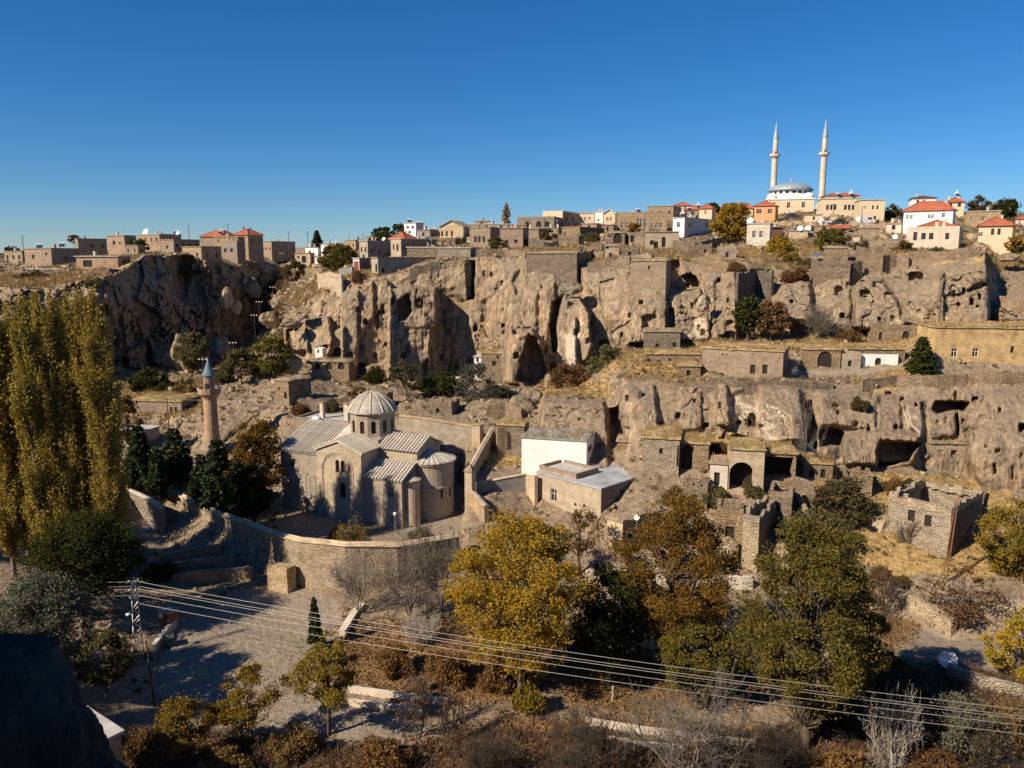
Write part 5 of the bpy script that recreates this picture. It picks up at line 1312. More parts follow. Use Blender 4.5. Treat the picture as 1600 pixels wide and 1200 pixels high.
# masonry towers built on the cliff
hs('smooth masonry block crowning the middle of the great cliff', 822, 901, 918, 424, 396, 18, D=184, mat='rubble_tan', roof='turf', rm='earth_roof', dep=7)
hs('square masonry tower set on the cliff with tiny holes', 985, 1040, 1062, 443, 408, 22, D=166, mat='stone_tan', roof='turf', rm='earth_roof', dep=5, fw=[(1014,418,3,6,'d')])
# ------------------------------------------------------------------ walls
W_ = lambda px, py, D: P(px, py, D)
def snap(pts, h):
    r = []
    for px, py, D in pts:
        d = gD(px, py + h * F / D * .8); r.append(P(px, py + h * F / D * .8, d) + Vector((0, 0, h * .95)))
    return r
wall_run('compound_wall', 'long coped stone wall curving around the churchyard', 'wall',
  [W_(254,760,124), W_(300,784,117), W_(340,802,112.5), W_(380,816,108), W_(410,826,104.5), W_(440,838,100.5), W_(470,845,98), W_(540,852,95.5), W_(620,853,96), W_(716,838,100)],
  [5.5,5.6,5.8,6.0,6.3,6.8,6.6,5.5,5,4.5], 0.7, 'stone_weathered', coping=(.18, .55, 'stone_pale'))
wall_run('wall_buttress', 'stubby stone buttress against the churchyard wall corner', 'wall', [W_(424,880,98.5), W_(455,886,96.8)], 3.2, 1.6, 'stone_weathered')
wall_run('terrace_wall', 'pale rubble terrace wall below the conifers', 'wall', [W_(193,763,117.5), W_(212,770,116), W_(236,781,114.5), W_(254,796,114)], [5,4.6,4,3.2], 0.8, 'rubble_pale', coping=(.05,.2,'plaster_pale'))
wall_run('terrace_parapet', 'white-capped parapet running back from the terrace corner', 'wall', [W_(193,762,118), W_(235,742,124), W_(300,722,132)], 1.2, 0.4, 'plaster_pale')
for i, (x0, y0, x1, y1, D_, lab) in enumerate([(250,868,345,850,104,'upper'),(235,886,365,868,101,'middle'),(220,905,395,885,98.5,'lower')]):
    wall_run('stepped_kerb', lab + ' stone kerb of the steps below the churchyard wall', 'step', [W_(x0,y0,D_), W_((x0+x1)/2,(y0+y1)/2-3,D_+.5), W_(x1,y1,D_+1.5)], .9, .6, 'stone_tan', group='stone kerbs of the steps')
wall_run('street_wall', 'plastered stone wall with arched opening behind the church', 'wall', [W_(625,650,133), W_(670,656,131), W_(742,668,129)], 3.6, .6, 'stone_pale', coping=(.1,.35,'stone_tan'))
wall_run('yard_wall', 'dark shaded wall running back from the gate pier', 'wall', [W_(733,735,116), W_(752,700,122), W_(771,668,129)], [5,4.5,3.5], .6, 'stone_tan', coping=(.12,.35,'stone_pale'))
wall_run('yard_wall', 'front wall of the sunken yard beside the blue-grey roofed house', 'wall', [W_(744,756,114), W_(783,748,115), W_(822,741,116)], [3.6,3.6,3.6], .5, 'block_grey', coping=(.1,.25,'stone_pale'))
wall_run('yard_wall', 'pale stub wall joining the yard to the blue-grey roofed house', 'wall', [W_(822,742,116.2), W_(838,743,113)], 4.2, .5, 'stone_pale')
wall_run('yard_wall', 'stepped wall falling from the gate pier towards the yellow tree', 'wall', [W_(730,765,113), W_(742,772,110), W_(760,792,107)], [4.5,4.5,3.6], .7, 'stone_tan', coping=(.1,.3,'stone_pale'))
wall_run('bank_wall', 'pale broken retaining wall along the right road', 'wall', snap([(1340,903,93.2), (1365,906,92), (1420,926,89.5), (1460,950,87), (1490,972,85.2)], 1.92), [2.2,2.4,2.4,2,1.4], .9, 'rubble_pale', jag=.3, seed=4)
wall_run('bank_wall', 'low pale wall at the right edge above the road', 'wall', snap([(1535,930,90), (1570,932,90), (1640,950,88)], 1.28), 1.6, .7, 'rubble_pale', jag=.3, seed=5)
wall_run('bank_wall', 'sunlit roadside wall in the lower right corner', 'wall', snap([(1480,1038,79), (1540,1058,77), (1600,1075,75), (1680,1100,73)], 1.44), 1.8, .8, 'rubble_pale', jag=.25, seed=6)
wall_run('kerb_wall', 'upper white-topped kerb across the leafy garden', 'kerb', snap([(545,1072,75.5), (620,1082,74.5), (690,1090,73.8), (700,1092,73.6)], 0.56), .7, .35, 'plaster_pale', seed=7)
wall_run('kerb_wall', 'lower white-topped kerb across the leafy garden', 'kerb', snap([(545,1092,72.8), (640,1106,71.6), (660,1110,71.3)], 0.56), .7, .35, 'plaster_pale', seed=8)
wall_run('kerb_wall', 'long pale kerb along the lower road behind bare trees', 'kerb', snap([(915,1122,70.2), (1000,1136,69.2), (1080,1146,68.4), (1180,1158,67.8)], 0.64), .8, .4, 'plaster_pale', seed=9)
wall_run('kerb_wall', 'second pale kerb nearest the bare trees', 'kerb', snap([(920,1146,68.6), (1000,1158,67.7), (1070,1166,67.1)], 0.4), .5, .35, 'plaster_pale', seed=10)
wall_run('channel_wall', 'short pale concrete wing wall by the road bend', 'kerb', snap([(240,1008,82.8), (258,985,86), (276,965,89)], 0.96), 1.2, .5, 'plaster_pale', seed=11)
wall_run('channel_wall', 'pale broken culvert wall under the bare shrubs', 'kerb', snap([(535,985,85), (552,958,88.5), (566,942,90.5)], 0.8), 1.0, .8, 'plaster_pale', seed=12)
wall_run('garden_wall', 'pale low wall glimpsed behind the yellow tree', 'wall', snap([(915,893,95), (980,890,95.5), (1040,888,96)], 1.92), 2.4, .6, 'plaster_pale', jag=.2, seed=13)
wall_run('garden_wall', 'pale low wall glimpsed between the orange and green trees', 'wall', snap([(1138,902,94), (1175,902,94)], 1.76), 2.2, .6, 'plaster_pale', jag=.1, seed=14)
def ruin(label, pts, h, mat='rubble_tan', jag=.5, seed=0, th=.6):
    tops = []
    for px, py, D in pts:
        d = gD(px, py + h * F / D * .85); b_ = P(px, py + h * F / D * .85, d)
        tops.append(b_ + Vector((0, 0, h * .9)))
    return wall_run('ruined_wall', label, 'wall', tops, h, th, mat, jag=jag, seed=seed)
ruin('dark dry-stone wall filling the recess right of the cliff arch', [(1150,428,164),(1180,424,165),(1206,424,165)], 6, 'rubble_dark', .4, 21)
ruin('rubble rim wall above the middle cliff under the tiny cave house', [(918,412,181),(955,405,183),(985,400,180)], 2.2, seed=22)
ruin('broken rubble wall right of the masonry tower', [(1060,404,178),(1100,402,180),(1150,412,176),(1165,418,174)], 2.4, seed=23)
ruin('long stone terrace wall below the white house', [(1052,378,215),(1085,382,212),(1118,372,214),(1130,370,214)], 3, 'rubble_dark', .5, 24)
ruin('pale rubble rampart under the brown-shuttered house', [(1420,396,171),(1450,394,170),(1480,391,170),(1500,390,168),(1530,388,168)], 2.4, 'rubble_tan', .7, 25)
ruin('stone wall above the great cliff left of the masonry block', [(745,392,196),(790,390,194),(822,392,191)], 2.0, seed=26)
ruin('dark tumbled wall below the square tan house', [(820,374,212),(850,378,210),(872,376,208)], 2.5, 'rubble_dark', .7, 27)
ruin('long terrace edge wall above the right lower cliff', [(985,592,132),(1060,597,130),(1150,594,130),(1240,594,130),(1300,598,129)], 1.2, 'rubble_tan', .35, 28)
ruin('coursed retaining wall below the conifer on the right terrace', [(1345,592,130),(1400,586,132),(1462,586,131)], 2.2, 'rubble_tan', .4, 29)
ruin('high coursed retaining wall under the yellow house', [(1462,586,131.5),(1510,582,130),(1560,580,130),(1640,582,129)], 2.4, 'rubble_tan', .4, 30)
ruin('rubble fence wall left of the rubble hut path', [(455,622,149),(500,622,150),(545,618,152)], 1.8, seed=31)
ruin('stone wall bounding the path up the left slope', [(392,640,150),(420,632,152),(432,625,153)], 1.2, seed=32)
ruin('low rubble wall behind the street wall', [(640,640,139),(700,648,137),(745,655,135)], 1.4, seed=33)
ruin('arched rubble wall behind the yard', [(776,668,127),(800,664,127.5),(817,668,127)], 5, seed=34)
ruin('tall rubble stub between the yard and the stump rock', [(762,632,140),(790,628,141),(816,634,140)], 2.6, seed=35, jag=.8)
ruin('spilled stone wall right of the open-fronted shelter', [(1240,745,108),(1262,752,105),(1270,772,102)], 2.6, seed=36)
ruin('rubble revetment below the open-fronted shelter', [(1222,762,105),(1246,772,103),(1262,800,100)], 2.6, seed=37)
ruin('broken side wall falling from the ruined pale house', [(1535,762,113),(1530,790,109),(1512,830,103)], 1.4, 'rubble_tan', .4, 38)
ruin('ruined wall on the far right edge above the cliff gap', [(1560,462,160),(1590,470,158),(1640,474,156)], 2.4, seed=39)
ruin('wall on the left cliff rim below the pinkish houses', [(150,436,214),(178,430,214),(210,412,218)], 2, seed=40)
ruin('canyon-head terrace wall below the yellowish house', [(455,425,262),(480,420,262),(505,418,256)], 2.5, seed=41)
ruin('grey yard wall left of the house with pink door', [(531,421,210),(552,419,210)], 2.6, 'block_grey', .05, 42)
ruin('pale block wall on the left cliff ledge', [(498,430,205),(518,428,204),(536,433,203)], 4.5, 'stone_pale', .15, 43)
# gate pier and street tower
def pier(label, px, pt, pb, D, wpx, mat='stone_pale', cap='pyramid'):
    a = P(px, pb, D); h = P(px, pt, D).z - a.z; w_ = wpx / F * D / 2
    r = empty('gate_pier', a, radians(-25)); tag(r, label, 'pillar')
    mb = MB(); mb.box(-w_, w_, -w_, w_, -2, h); mb.build('shaft', M[mat], r)
    mb = MB(); q = w_ + .12
    mb.add([(-q,-q,h),(q,-q,h),(q,q,h),(-q,q,h),(-q,-q,h+.15),(q,-q,h+.15),(q,q,h+.15),(-q,q,h+.15),(0,0,h+.15+(1.0 if cap=='pyramid' else .05))],
       [(3,2,1,0),(0,1,5,4),(1,2,6,5),(2,3,7,6),(3,0,4,7),(4,5,8),(5,6,8),(6,7,8),(7,4,8)]); mb.build('cap', M['stone_tan'], r)
    return r
pier('gate pier with pyramid cap beside the sunken yard', 735, 736, 800, 112.5, 13)
pier('square white-faced pier at the end of the street wall', 747, 664, 712, 128, 14, 'stone_pale', 'flat')
pier('short chimney-like pier on the street behind the dome', 543, 631, 660, 136, 8, 'plaster_pale', 'flat')
pier('short chimney-like pier on the street left of the dome', 504, 629, 648, 140, 6, 'plaster_pale', 'flat')

# ruined terraces between the cliff top and the village
for i, (pts, h, mat, lab) in enumerate([
 ([(640,420,196),(665,412,199),(688,406,199)], 2.0, 'rubble_tan', 'crumbling wall on the spur above the jutting block'),
 ([(700,400,201),(730,398,203)], 1.6, 'rubble_tan', 'low wall on the rim above the dark slot'),
 ([(905,392,196),(925,390,199),(944,392,198)], 2.2, 'rubble_tan', 'rubble wall left of the tiny cave house'),
 ([(968,398,192),(1000,396,192),(1020,398,189)], 1.8, 'rubble_pale', 'rubble wall right of the tiny cave house'),
 ([(1062,392,196),(1100,394,194),(1130,398,192)], 1.8, 'rubble_tan', 'long ragged wall below the white flat house'),
 ([(1085,404,184),(1110,408,182),(1140,410,181)], 1.6, 'rubble_tan', 'lower ragged wall above the rock arch'),
 ([(1150,400,190),(1190,404,188),(1225,402,188)], 1.5, 'rubble_tan', 'wall under the hill garden fence'),
 ([(1200,418,178),(1230,414,180),(1262,412,180)], 1.8, 'rubble_tan', 'stone wall behind the orange-red shrub'),
 ([(1378,402,176),(1400,398,176),(1420,400,175)], 3.0, 'rubble_tan', 'wall right of the taller rubble house'),
 ([(1330,412,177),(1345,410,178)], 4.0, 'rubble_dark', 'dark stub between the rubble towers'),
 ([(1440,372,196),(1400,374,200),(1360,372,206)], 1.8, 'rubble_tan', 'field wall left of the brown-shuttered house'),
 ([(1225,366,222),(1290,360,226),(1340,362,222)], 1.4, 'rubble_tan', 'hill road wall below the parked cars'),
 ([(1180,346,252),(1230,346,256),(1285,350,246)], 1.6, 'stone_tan', 'retaining wall under the mosque'),
 ([(1280,344,244),(1330,346,240),(1385,349,236)], 1.8, 'stone_tan', 'retaining wall under the cream houses'),
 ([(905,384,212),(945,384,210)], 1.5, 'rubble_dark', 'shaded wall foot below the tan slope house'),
 ([(560,436,202),(585,436,200),(606,438,198)], 1.6, 'rubble_tan', 'ragged rim wall under the long flat house'),
 ([(470,466,190),(505,470,188)], 1.6, 'rubble_tan', 'lit ledge wall left of the great cliff'),
 ([(455,438,240),(475,446,225),(490,458,212)], 1.4, 'rubble_tan', 'wall stepping down the canyon side'),
 ([(1000,612,136),(985,600,137)], 1.4, 'rubble_tan', 'short wall above the dark cleft'),
 ([(20,420,238),(60,424,236),(110,420,236)], 1.4, 'rubble_tan', 'field wall on the left plateau'),
 ([(130,424,232),(170,420,232),(205,416,230)], 1.6, 'rubble_tan', 'wall before the pale-roofed plateau house'),
 ([(240,398,240),(285,396,252)], 1.6, 'rubble_tan', 'rim wall left of the house with lit windows'),
 ([(1050,760,108),(1085,764,107),(1108,760,106)], 1.4, 'rubble_pale', 'spilled wall below the collapsed vault'),
 ([(1030,790,104),(1075,800,103),(1100,806,102)], 1.4, 'rubble_tan', 'rough wall behind the orange tree crown'),
 ([(1290,742,112),(1335,748,111),(1370,746,112)], 1.2, 'rubble_tan', 'low wall on the slope before the big cave'),
 ([(1400,756,110),(1460,758,109),(1520,762,109)], 1.2, 'rubble_tan', 'low wall behind the ruined two-window house'),
]): ruin(lab, pts, h, mat, .7, 60 + i)

# more of the crowded village and ruined terraces
hs('low stone house tucked below the arcaded ridge house', 818, 842, 850, 372, 358, 20, D=236, mat='stone_tan')
hs('pale house under the sandy hotel block', 846, 872, 880, 370, 357, 18, D=240, mat='stone_pale')
hs('flat stone house below the cream hotel wing', 908, 932, 944, 362, 350, 22, D=258, mat='stone_grey')
hs('narrow tan house beside the arched mansion left corner', 940, 958, 964, 366, 352, 14, D=244, mat='stone_pink')
hs('small tan house on the ridge right of the gabled house', 742, 764, 772, 356, 346, 16, D=310, mat='stone_tan')
hs('grey house on the ridge behind the red lean-to', 652, 672, 684, 374, 360, 22, D=282, mat='block_grey')
hs('cream house left of the golden hill tree', 1092, 1112, 1122, 340, 326, 25, D=275, mat='plaster_cream', roof='hip', rm='red_tile', rh=1.6, dep=7)
hs('tan flat house above the golden hill tree', 1128, 1156, 1168, 330, 319, 24, D=300, mat='stone_tan')
hs('red roofed cottage behind the brown gabled house', 1052, 1076, 1086, 332, 322, 24, D=315, mat='plaster_pale', roof='hip', rm='red_tile', rh=1.6, dep=7)
hs('low cream garage left of the cream two-storey house', 1258, 1284, 1290, 348, 336, 15, D=245, mat='plaster_cream')
hs('stone barn below the parked cars', 1260, 1296, 1306, 366, 353, 20, D=222, mat='stone_tan')
hs('flat stone house under the white van', 1340, 1372, 1384, 372, 357, 22, D=216, mat='stone_tan')
hs('small pale house left of the big white house', 1384, 1408, 1418, 364, 350, 26, D=216, mat='plaster_pale')
hs('tan house on the far right skyline', 1542, 1566, 1578, 330, 318, 26, D=285, mat='stone_tan')
hs('low stone house behind the square tan house', 800, 822, 830, 364, 352, 16, D=262, mat='stone_pink')
hs('stone house at the canyon rim right of the conifer', 516, 540, 552, 396, 384, 26, D=285, mat='stone_tan')
hs('flat house behind the pilastered house', 572, 596, 612, 384, 370, 30, D=275, mat='stone_tan')
hs('small house on the left plateau between the tan cubes', 196, 216, 228, 400, 384, 26, D=258, mat='stone_tan')
hs('low house on the left plateau beside the field wall', 76, 100, 116, 412, 398, 24, D=246, mat='stone_grey')
hs('stone cottage at the left end of the plateau skyline', 128, 150, 164, 388, 376, 26, D=300, mat='stone_pale')
RU = lambda label, *a, **k: hs(label, *a, name='ruined_house', **k)
RU('roofless rubble room below the collapsed vault', 1066, 1104, 1116, 792, 760, 20, D=105.5, mat='rubble_tan', roof='none', dep=4, fw=[(1085,780,8,14,'d')])
RU('small rubble room under the open-fronted shelter', 1200, 1236, 1252, 806, 768, 24, D=101.5, mat='rubble_tan', roof='none', dep=4, fw=[(1216,792,8,14,'a')])
RU('pale broken room left of the arched barn', 1108, 1136, 1144, 764, 724, 20, D=108.5, mat='plaster_pale', roof='turf', rm='earth_roof', dep=4, fw=[(1120,748,9,20,'d')])
RU('rubble front with two holes at the right cliff foot', 1256, 1300, 1306, 752, 724, 10, D=111, mat='rubble_tan', roof='turf', rm='grass_roof', dep=4, fw=[(1268,740,8,12,'d'),(1286,740,8,14,'a')])
RU('low ruined room on the slope before the big cave', 1318, 1362, 1374, 768, 744, 18, D=109, mat='rubble_tan', roof='none', dep=4, fw=[(1336,758,7,10,'d')])
RU('stone hut wedged under the dark cleft', 964, 1000, 1004, 716, 690, 12, D=122, mat='rubble_tan', roof='turf', rm='earth_roof', dep=4, fw=[(982,706,7,12,'d')])
RU('rubble house with arch behind the sunken yard', 778, 818, 824, 706, 664, 14, D=126, mat='rubble_tan', roof='turf', rm='grass_roof', dep=4, fw=[(789,688,20,30,'a')])
RU('rubble room on the slope right of the rubble hut', 560, 600, 610, 640, 616, 16, D=150, mat='rubble_tan', roof='none', dep=4, fw=[(578,630,6,10,'d')])
RU('low rubble room behind the street wall', 668, 706, 716, 650, 628, 16, D=144, mat='rubble_tan', roof='none', dep=4, fw=[(684,642,6,9,'a')])
RU('ruined cave front at the middle cliff foot', 880, 918, 924, 586, 562, 8, D=164, mat='rubble_tan', roof='turf', rm='earth_roof', dep=3, fw=[(894,576,7,12,'a')])
RU('rubble front below the stone slope left of the terrace house', 1060, 1094, 1098, 590, 572, 6, D=140, mat='rubble_tan', roof='turf', rm='grass_roof', dep=3, fw=[(1076,583,6,9,'d')])
RU('stone front right of the arched cellar mouth', 1316, 1344, 1346, 579, 555, 6, D=140.5, mat='stone_pale', roof='none', dep=2, fw=[(1328,568,6,9,'d')])
RU('ruined front under the caves of the right cliff', 1280, 1330, 1334, 528, 506, 6, D=155, mat='rubble_tan', roof='none', dep=3, fw=[(1296,518,7,11,'a'),(1316,518,6,8,'d')])
RU('ruined front on the rim below the white flat house', 1076, 1112, 1118, 402, 384, 12, D=196, mat='rubble_tan', roof='none', dep=3, fw=[(1088,394,5,8,'a'),(1102,393,4,6,'d')])
RU('ruined room on the rim left of the hill garden', 1120, 1150, 1156, 406, 388, 14, D=192, mat='rubble_pale', roof='none', dep=3, fw=[(1136,398,5,8,'d')])
RU('ruined room right of the tiny cave house', 972, 998, 1004, 406, 388, 12, D=190, mat='rubble_tan', roof='none', dep=3, fw=[(984,398,5,9,'a')])
RU('ruined room left of the tiny cave house', 912, 940, 944, 404, 386, 12, D=194, mat='rubble_tan', roof='none', dep=3, fw=[(925,396,5,8,'d')])
# ------------------------------------------------------------------ trees and shrubs
leafmat('leaf_yellow', [(0.27,0.16,0.022),(0.38,0.215,0.026),(0.47,0.265,0.03),(0.33,0.215,0.03),(0.22,0.175,0.032)])
leafmat('leaf_orange', [(0.26,0.15,0.026),(0.34,0.19,0.03),(0.20,0.155,0.032),(0.14,0.13,0.028),(0.30,0.155,0.026),(0.11,0.11,0.025)])
leafmat('leaf_green', [(0.095,0.088,0.024),(0.135,0.12,0.03),(0.19,0.15,0.034),(0.24,0.165,0.036),(0.075,0.074,0.02)])
leafmat('leaf_dark', [(0.030,0.042,0.014),(0.045,0.060,0.018),(0.065,0.075,0.02),(0.10,0.09,0.022)])
leafmat('leaf_poplar', [(0.29,0.22,0.05),(0.40,0.295,0.055),(0.22,0.185,0.048),(0.48,0.34,0.055),(0.16,0.14,0.042)])
leafmat('leaf_olive', [(0.10,0.095,0.04),(0.14,0.12,0.05),(0.17,0.13,0.055),(0.075,0.08,0.035)])
leafmat('leaf_brown', [(0.15,0.085,0.035),(0.20,0.115,0.045),(0.11,0.075,0.035),(0.24,0.15,0.06)])
leafmat('leaf_red', [(0.18,0.09,0.038),(0.24,0.125,0.045),(0.13,0.07,0.034),(0.26,0.16,0.06)])
leafmat('leaf_grey', [(0.13,0.135,0.095),(0.17,0.17,0.12),(0.10,0.11,0.075),(0.20,0.19,0.13)])
leafmat('needle', [(0.026,0.042,0.020),(0.042,0.060,0.026),(0.062,0.076,0.032)], 0.15)
leafmat('straw', [(0.36,0.255,0.11),(0.44,0.32,0.15),(0.28,0.19,0.085),(0.50,0.39,0.20)], 0.3)
leafmat('scrub', [(0.17,0.125,0.065),(0.12,0.095,0.05),(0.23,0.165,0.085),(0.10,0.09,0.045),(0.20,0.115,0.05)], 0.2)
leafmat('dead_leaf', [(0.21,0.12,0.05),(0.29,0.17,0.065),(0.15,0.09,0.042),(0.34,0.22,0.085),(0.12,0.075,0.038)], 0.2)

leafmat('twig', [(0.10,0.075,0.055),(0.15,0.12,0.09),(0.07,0.055,0.042),(0.20,0.12,0.06)], 0.1)
def rvec(rng, n):
    v = rng.normal(size=(n, 3)); return v / np.linalg.norm(v, axis=1, keepdims=True)
def leaf_quads(pos, size, rng, aspect=1.5, upbias=0.0):
    n = len(pos)
    a = rvec(rng, n); b = np.cross(a, rvec(rng, n)); b /= np.linalg.norm(b, axis=1, keepdims=True) + 1e-9
    if upbias: a = a * (1 - upbias) + np.array([0, 0, 1.0]) * upbias; a /= np.linalg.norm(a, axis=1, keepdims=True)
    s = (size * rng.uniform(0.6, 1.3, n))[:, None]
    a = a * s * aspect * .5; b = b * s * .5
    v = np.stack([pos - a, pos + b * .9, pos + a, pos - b * .9], 1).reshape(-1, 3)
    return v, np.arange(n * 4).reshape(-1, 4)
def tubes_mesh(name, segs, mat, n=5):
    """segs: list of (p0, p1, r0, r1)"""
    vs = np.zeros((len(segs) * 2 * n, 3)); fs = np.zeros((len(segs) * n, 4), int)
    ang = np.arange(n) * 2 * pi / n; ca, sa = np.cos(ang), np.sin(ang)
    for i, (p0, p1, r0, r1) in enumerate(segs):
        p0 = np.asarray(p0, float); p1 = np.asarray(p1, float); d = p1 - p0; d = d / (np.linalg.norm(d) + 1e-9)
        a = np.cross(d, [0, 0, 1.0] if abs(d[2]) < .9 else [1.0, 0, 0]); a /= np.linalg.norm(a); b = np.cross(d, a)
        ring = ca[:, None] * a + sa[:, None] * b
        o = i * 2 * n
        vs[o:o + n] = p0 + ring * r0; vs[o + n:o + 2 * n] = p1 + ring * r1
        k = np.arange(n)
        fs[i * n:(i + 1) * n] = np.stack([o + k, o + (k + 1) % n, o + n + (k + 1) % n, o + n + k], 1)
    return np_mesh(name, vs, fs, mat)
def limb(p0, p1, r0, r1, rng, k=4, wob=.08):
    p0, p1 = np.asarray(p0, float), np.asarray(p1, float); L_ = np.linalg.norm(p1 - p0)
    pts = [p0 + (p1 - p0) * i / k + (rng.normal(size=3) * wob * L_ if 0 < i < k else 0) for i in range(k + 1)]
    return [(pts[i], pts[i + 1], r0 + (r1 - r0) * i / k, r0 + (r1 - r0) * (i + 1) / k) for i in range(k)], pts
def tree_meshes(H, W, seed, clumps=55, per=230, leaf=.3, trunk=.16, shape=1.0, cl_r=.2, bark='bark', lmat='leaf_green', thin=1.0, lopside=0.0):
    """broad-leaved tree: H tall, W crown width; trunk = clear-trunk fraction"""
    rng = np.random.default_rng(seed)
    R = W / 2; z0 = H * trunk; cz = (H + z0) / 2; hz = (H - z0) / 2
    cs = []
    tries = 0
    while len(cs) < clumps and tries < 5000:
        tries += 1
        d = rvec(rng, 1)[0]; rr = rng.uniform(.35, 1.0) ** .5
        zrel = d[2] * rr
        wid = (1 - .35 * abs(zrel + .15) ** 1.5 * shape) * (1 + .22 * sin(3 * atan2(d[1], d[0]) + seed) + .15 * sin(5 * zrel + seed * 1.7))
        c = np.array([d[0] * rr * R * wid * .88, d[1] * rr * R * wid * .88, cz + zrel * hz * .92])
        c[0] += lopside * (c[2] - cz)
        cs.append(c)
    segs = []
    t_top = np.array([rng.normal() * .03 * H, rng.normal() * .03 * H, H * .82]); r0 = .024 * H
    s_, pts = limb([0, 0, -1.0], t_top, r0, .02 * H * .25, rng, 7, .012); segs += s_
    for c in cs:
        zb = max(z0 * .7, min(H * .72, c[2] - rng.uniform(.1, .35) * H)); f_ = zb / t_top[2]
        st = t_top * min(1, f_)
        l_ = np.linalg.norm(c - st)
        s2, _ = limb(st, c, max(.02, .009 * l_ + .03), .02, rng, 3, .07); segs += s2
    pos = []
    for c in cs:
        n = int(per * rng.uniform(.35, 1.4) * thin)
        r = R * cl_r * rng.uniform(.55, 1.4)
        q = rvec(rng, n) * (rng.uniform(0, 1, n) ** .45)[:, None] * r * np.array([1.1, 1.1, .72])
        pos.append(c + q)
    n = int(per * clumps * .07); q = rvec(rng, n) * (rng.uniform(.3, 1, n) ** .4)[:, None]
    pos.append(q * np.array([R * .95, R * .95, hz * .95]) + [0, 0, cz])
    v, f = leaf_quads(np.concatenate(pos), leaf, rng)
    return tubes_mesh('trunk', segs, M[bark]), np_mesh('crown', v, f, M[lmat])
def poplar_meshes(H, W, seed, n=26000, leaf=.2, lmat='leaf_poplar'):
    rng = np.random.default_rng(seed); R = W / 2
    segs, pts = limb([0, 0, -1], [rng.normal() * .2, rng.normal() * .2, H * .97], .34, .04, rng, 9, .004)
    pos = []
    nb = 130
    for i in range(nb):
        zb = H * rng.uniform(.04, .86); ang = rng.uniform(0, 2 * pi)
        z1 = min(H, zb + H * rng.uniform(.08, .2))
        env = R * min(1, .45 + 1.6 * (z1 / H) if z1 < H * .35 else 1.0) * min(1, ((H - z1) / (H * .33)) ** .7 + .1)
        rr = env * rng.uniform(.45, 1.15)
        p1 = np.array([rr * cos(ang), rr * sin(ang), z1]); p0 = np.array([0, 0, zb])
        s_, q = limb(p0, p1, .06, .015, rng, 2, .04); segs += s_
        m = n // nb; t_ = rng.uniform(.25, 1.08, m)[:, None]
        pos.append(p0 + (p1 - p0) * t_ + rng.normal(size=(m, 3)) * np.array([.19, .19, .5]) * (R / 2.0))
    v, f = leaf_quads(np.concatenate(pos), leaf, rng)
    return tubes_mesh('trunk', segs, M['bark_grey'], 4), np_mesh('crown', v, f, M[lmat])
def conifer_meshes(H, W, seed, whorls=16, leaf=.42):
    rng = np.random.default_rng(seed); R = W / 2
    segs, _ = limb([0, 0, -1], [0, 0, H], .02 * H, .02, rng, 6, .003); pos = []
    for k in range(whorls):
        f_ = k / (whorls - 1); z = H * (.14 + .84 * f_); r = R * (1 - f_) ** .8 * rng.uniform(.8, 1.1) + .12
        for j in range(7):
            ang = 2 * pi * j / 7 + k * .7 + rng.uniform(-.3, .3); l_ = r * rng.uniform(.7, 1.1)
            p0 = np.array([0, 0, z]); p1 = np.array([l_ * cos(ang), l_ * sin(ang), z - l_ * .12 + rng.uniform(-.1, .2)])
            segs.append((p0, p1, .03, .012))
            m = int(14 + 60 * l_ / R); t_ = rng.uniform(.12, 1.05, m)[:, None]
            pos.append(p0 + (p1 - p0) * t_ + rng.normal(size=(m, 3)) * np.array([.22, .22, .10]) * (.5 + R / 5))
    v, f = leaf_quads(np.concatenate(pos), leaf, rng, 2.4)
    return tubes_mesh('trunk', segs, M['bark_dark'], 4), np_mesh('crown', v, f, M['needle'])
def bare_meshes(H, W, seed, bark='bark_grey', levels=5, stems=3, leaves=0, lmat='leaf_brown', kids=4):
    rng = np.random.default_rng(seed); segs = []; tips = []
    def grow(p, d, l_, r, lev):
        q = p; k = 3 if lev < 3 else 2
        for i in range(k):
            d = d + rng.normal(size=3) * .17; d[2] += .05; d = d / np.linalg.norm(d)
            q2 = q + d * l_ / k
            segs.append((q, q2, r * (1 - .22 * i / k), r * (1 - .22 * (i + 1) / k))); q = q2
            if lev < levels and i < k - 1 or (lev < levels and rng.random() < .5):
                for _ in range(1 if lev < 2 else int(rng.integers(1, 3))):
                    d2 = d + rng.normal(size=3) * .75; d2[2] = d2[2] * .6 + .2; d2 /= np.linalg.norm(d2)
                    grow(q, d2, l_ * rng.uniform(.5, .78), max(.012, r * .55), lev + 1)
        if lev < levels:
            for _ in range(2):
                d2 = d + rng.normal(size=3) * .55; d2 /= np.linalg.norm(d2)
                grow(q, d2, l_ * rng.uniform(.55, .8), max(.012, r * .6), lev + 1)
        else: tips.append(q)
    for s_ in range(stems):
        ang = 2 * pi * s_ / max(1, stems) + rng.uniform(0, 1)
        sp = .0 if stems == 1 else .55
        d = np.array([cos(ang) * sp, sin(ang) * sp, 1.0]); d /= np.linalg.norm(d)
        grow(np.array([cos(ang) * .12, sin(ang) * .12, -.4]), d, H * .36, .007 * H + .025, 1)
    allp = np.array([s[1] for s in segs]); ext = np.abs(allp[:, :2]).max(); top = allp[:, 2].max()
    sx = (W / 2) / ext; sz = H / top
    segs = [(np.asarray(a) * [sx, sx, sz], np.asarray(b) * [sx, sx, sz], r0, r1) for a, b, r0, r1 in segs]
    tm = tubes_mesh('branches', segs, M[bark], 3)
    cm = None
    if leaves:
        tp = np.array(tips) * [sx, sx, sz]; idx = rng.integers(0, len(tp), leaves)
        v, f = leaf_quads(tp[idx] + rng.normal(size=(leaves, 3)) * .3, .2, rng); cm = np_mesh('crown', v, f, M[lmat])
    return tm, cm
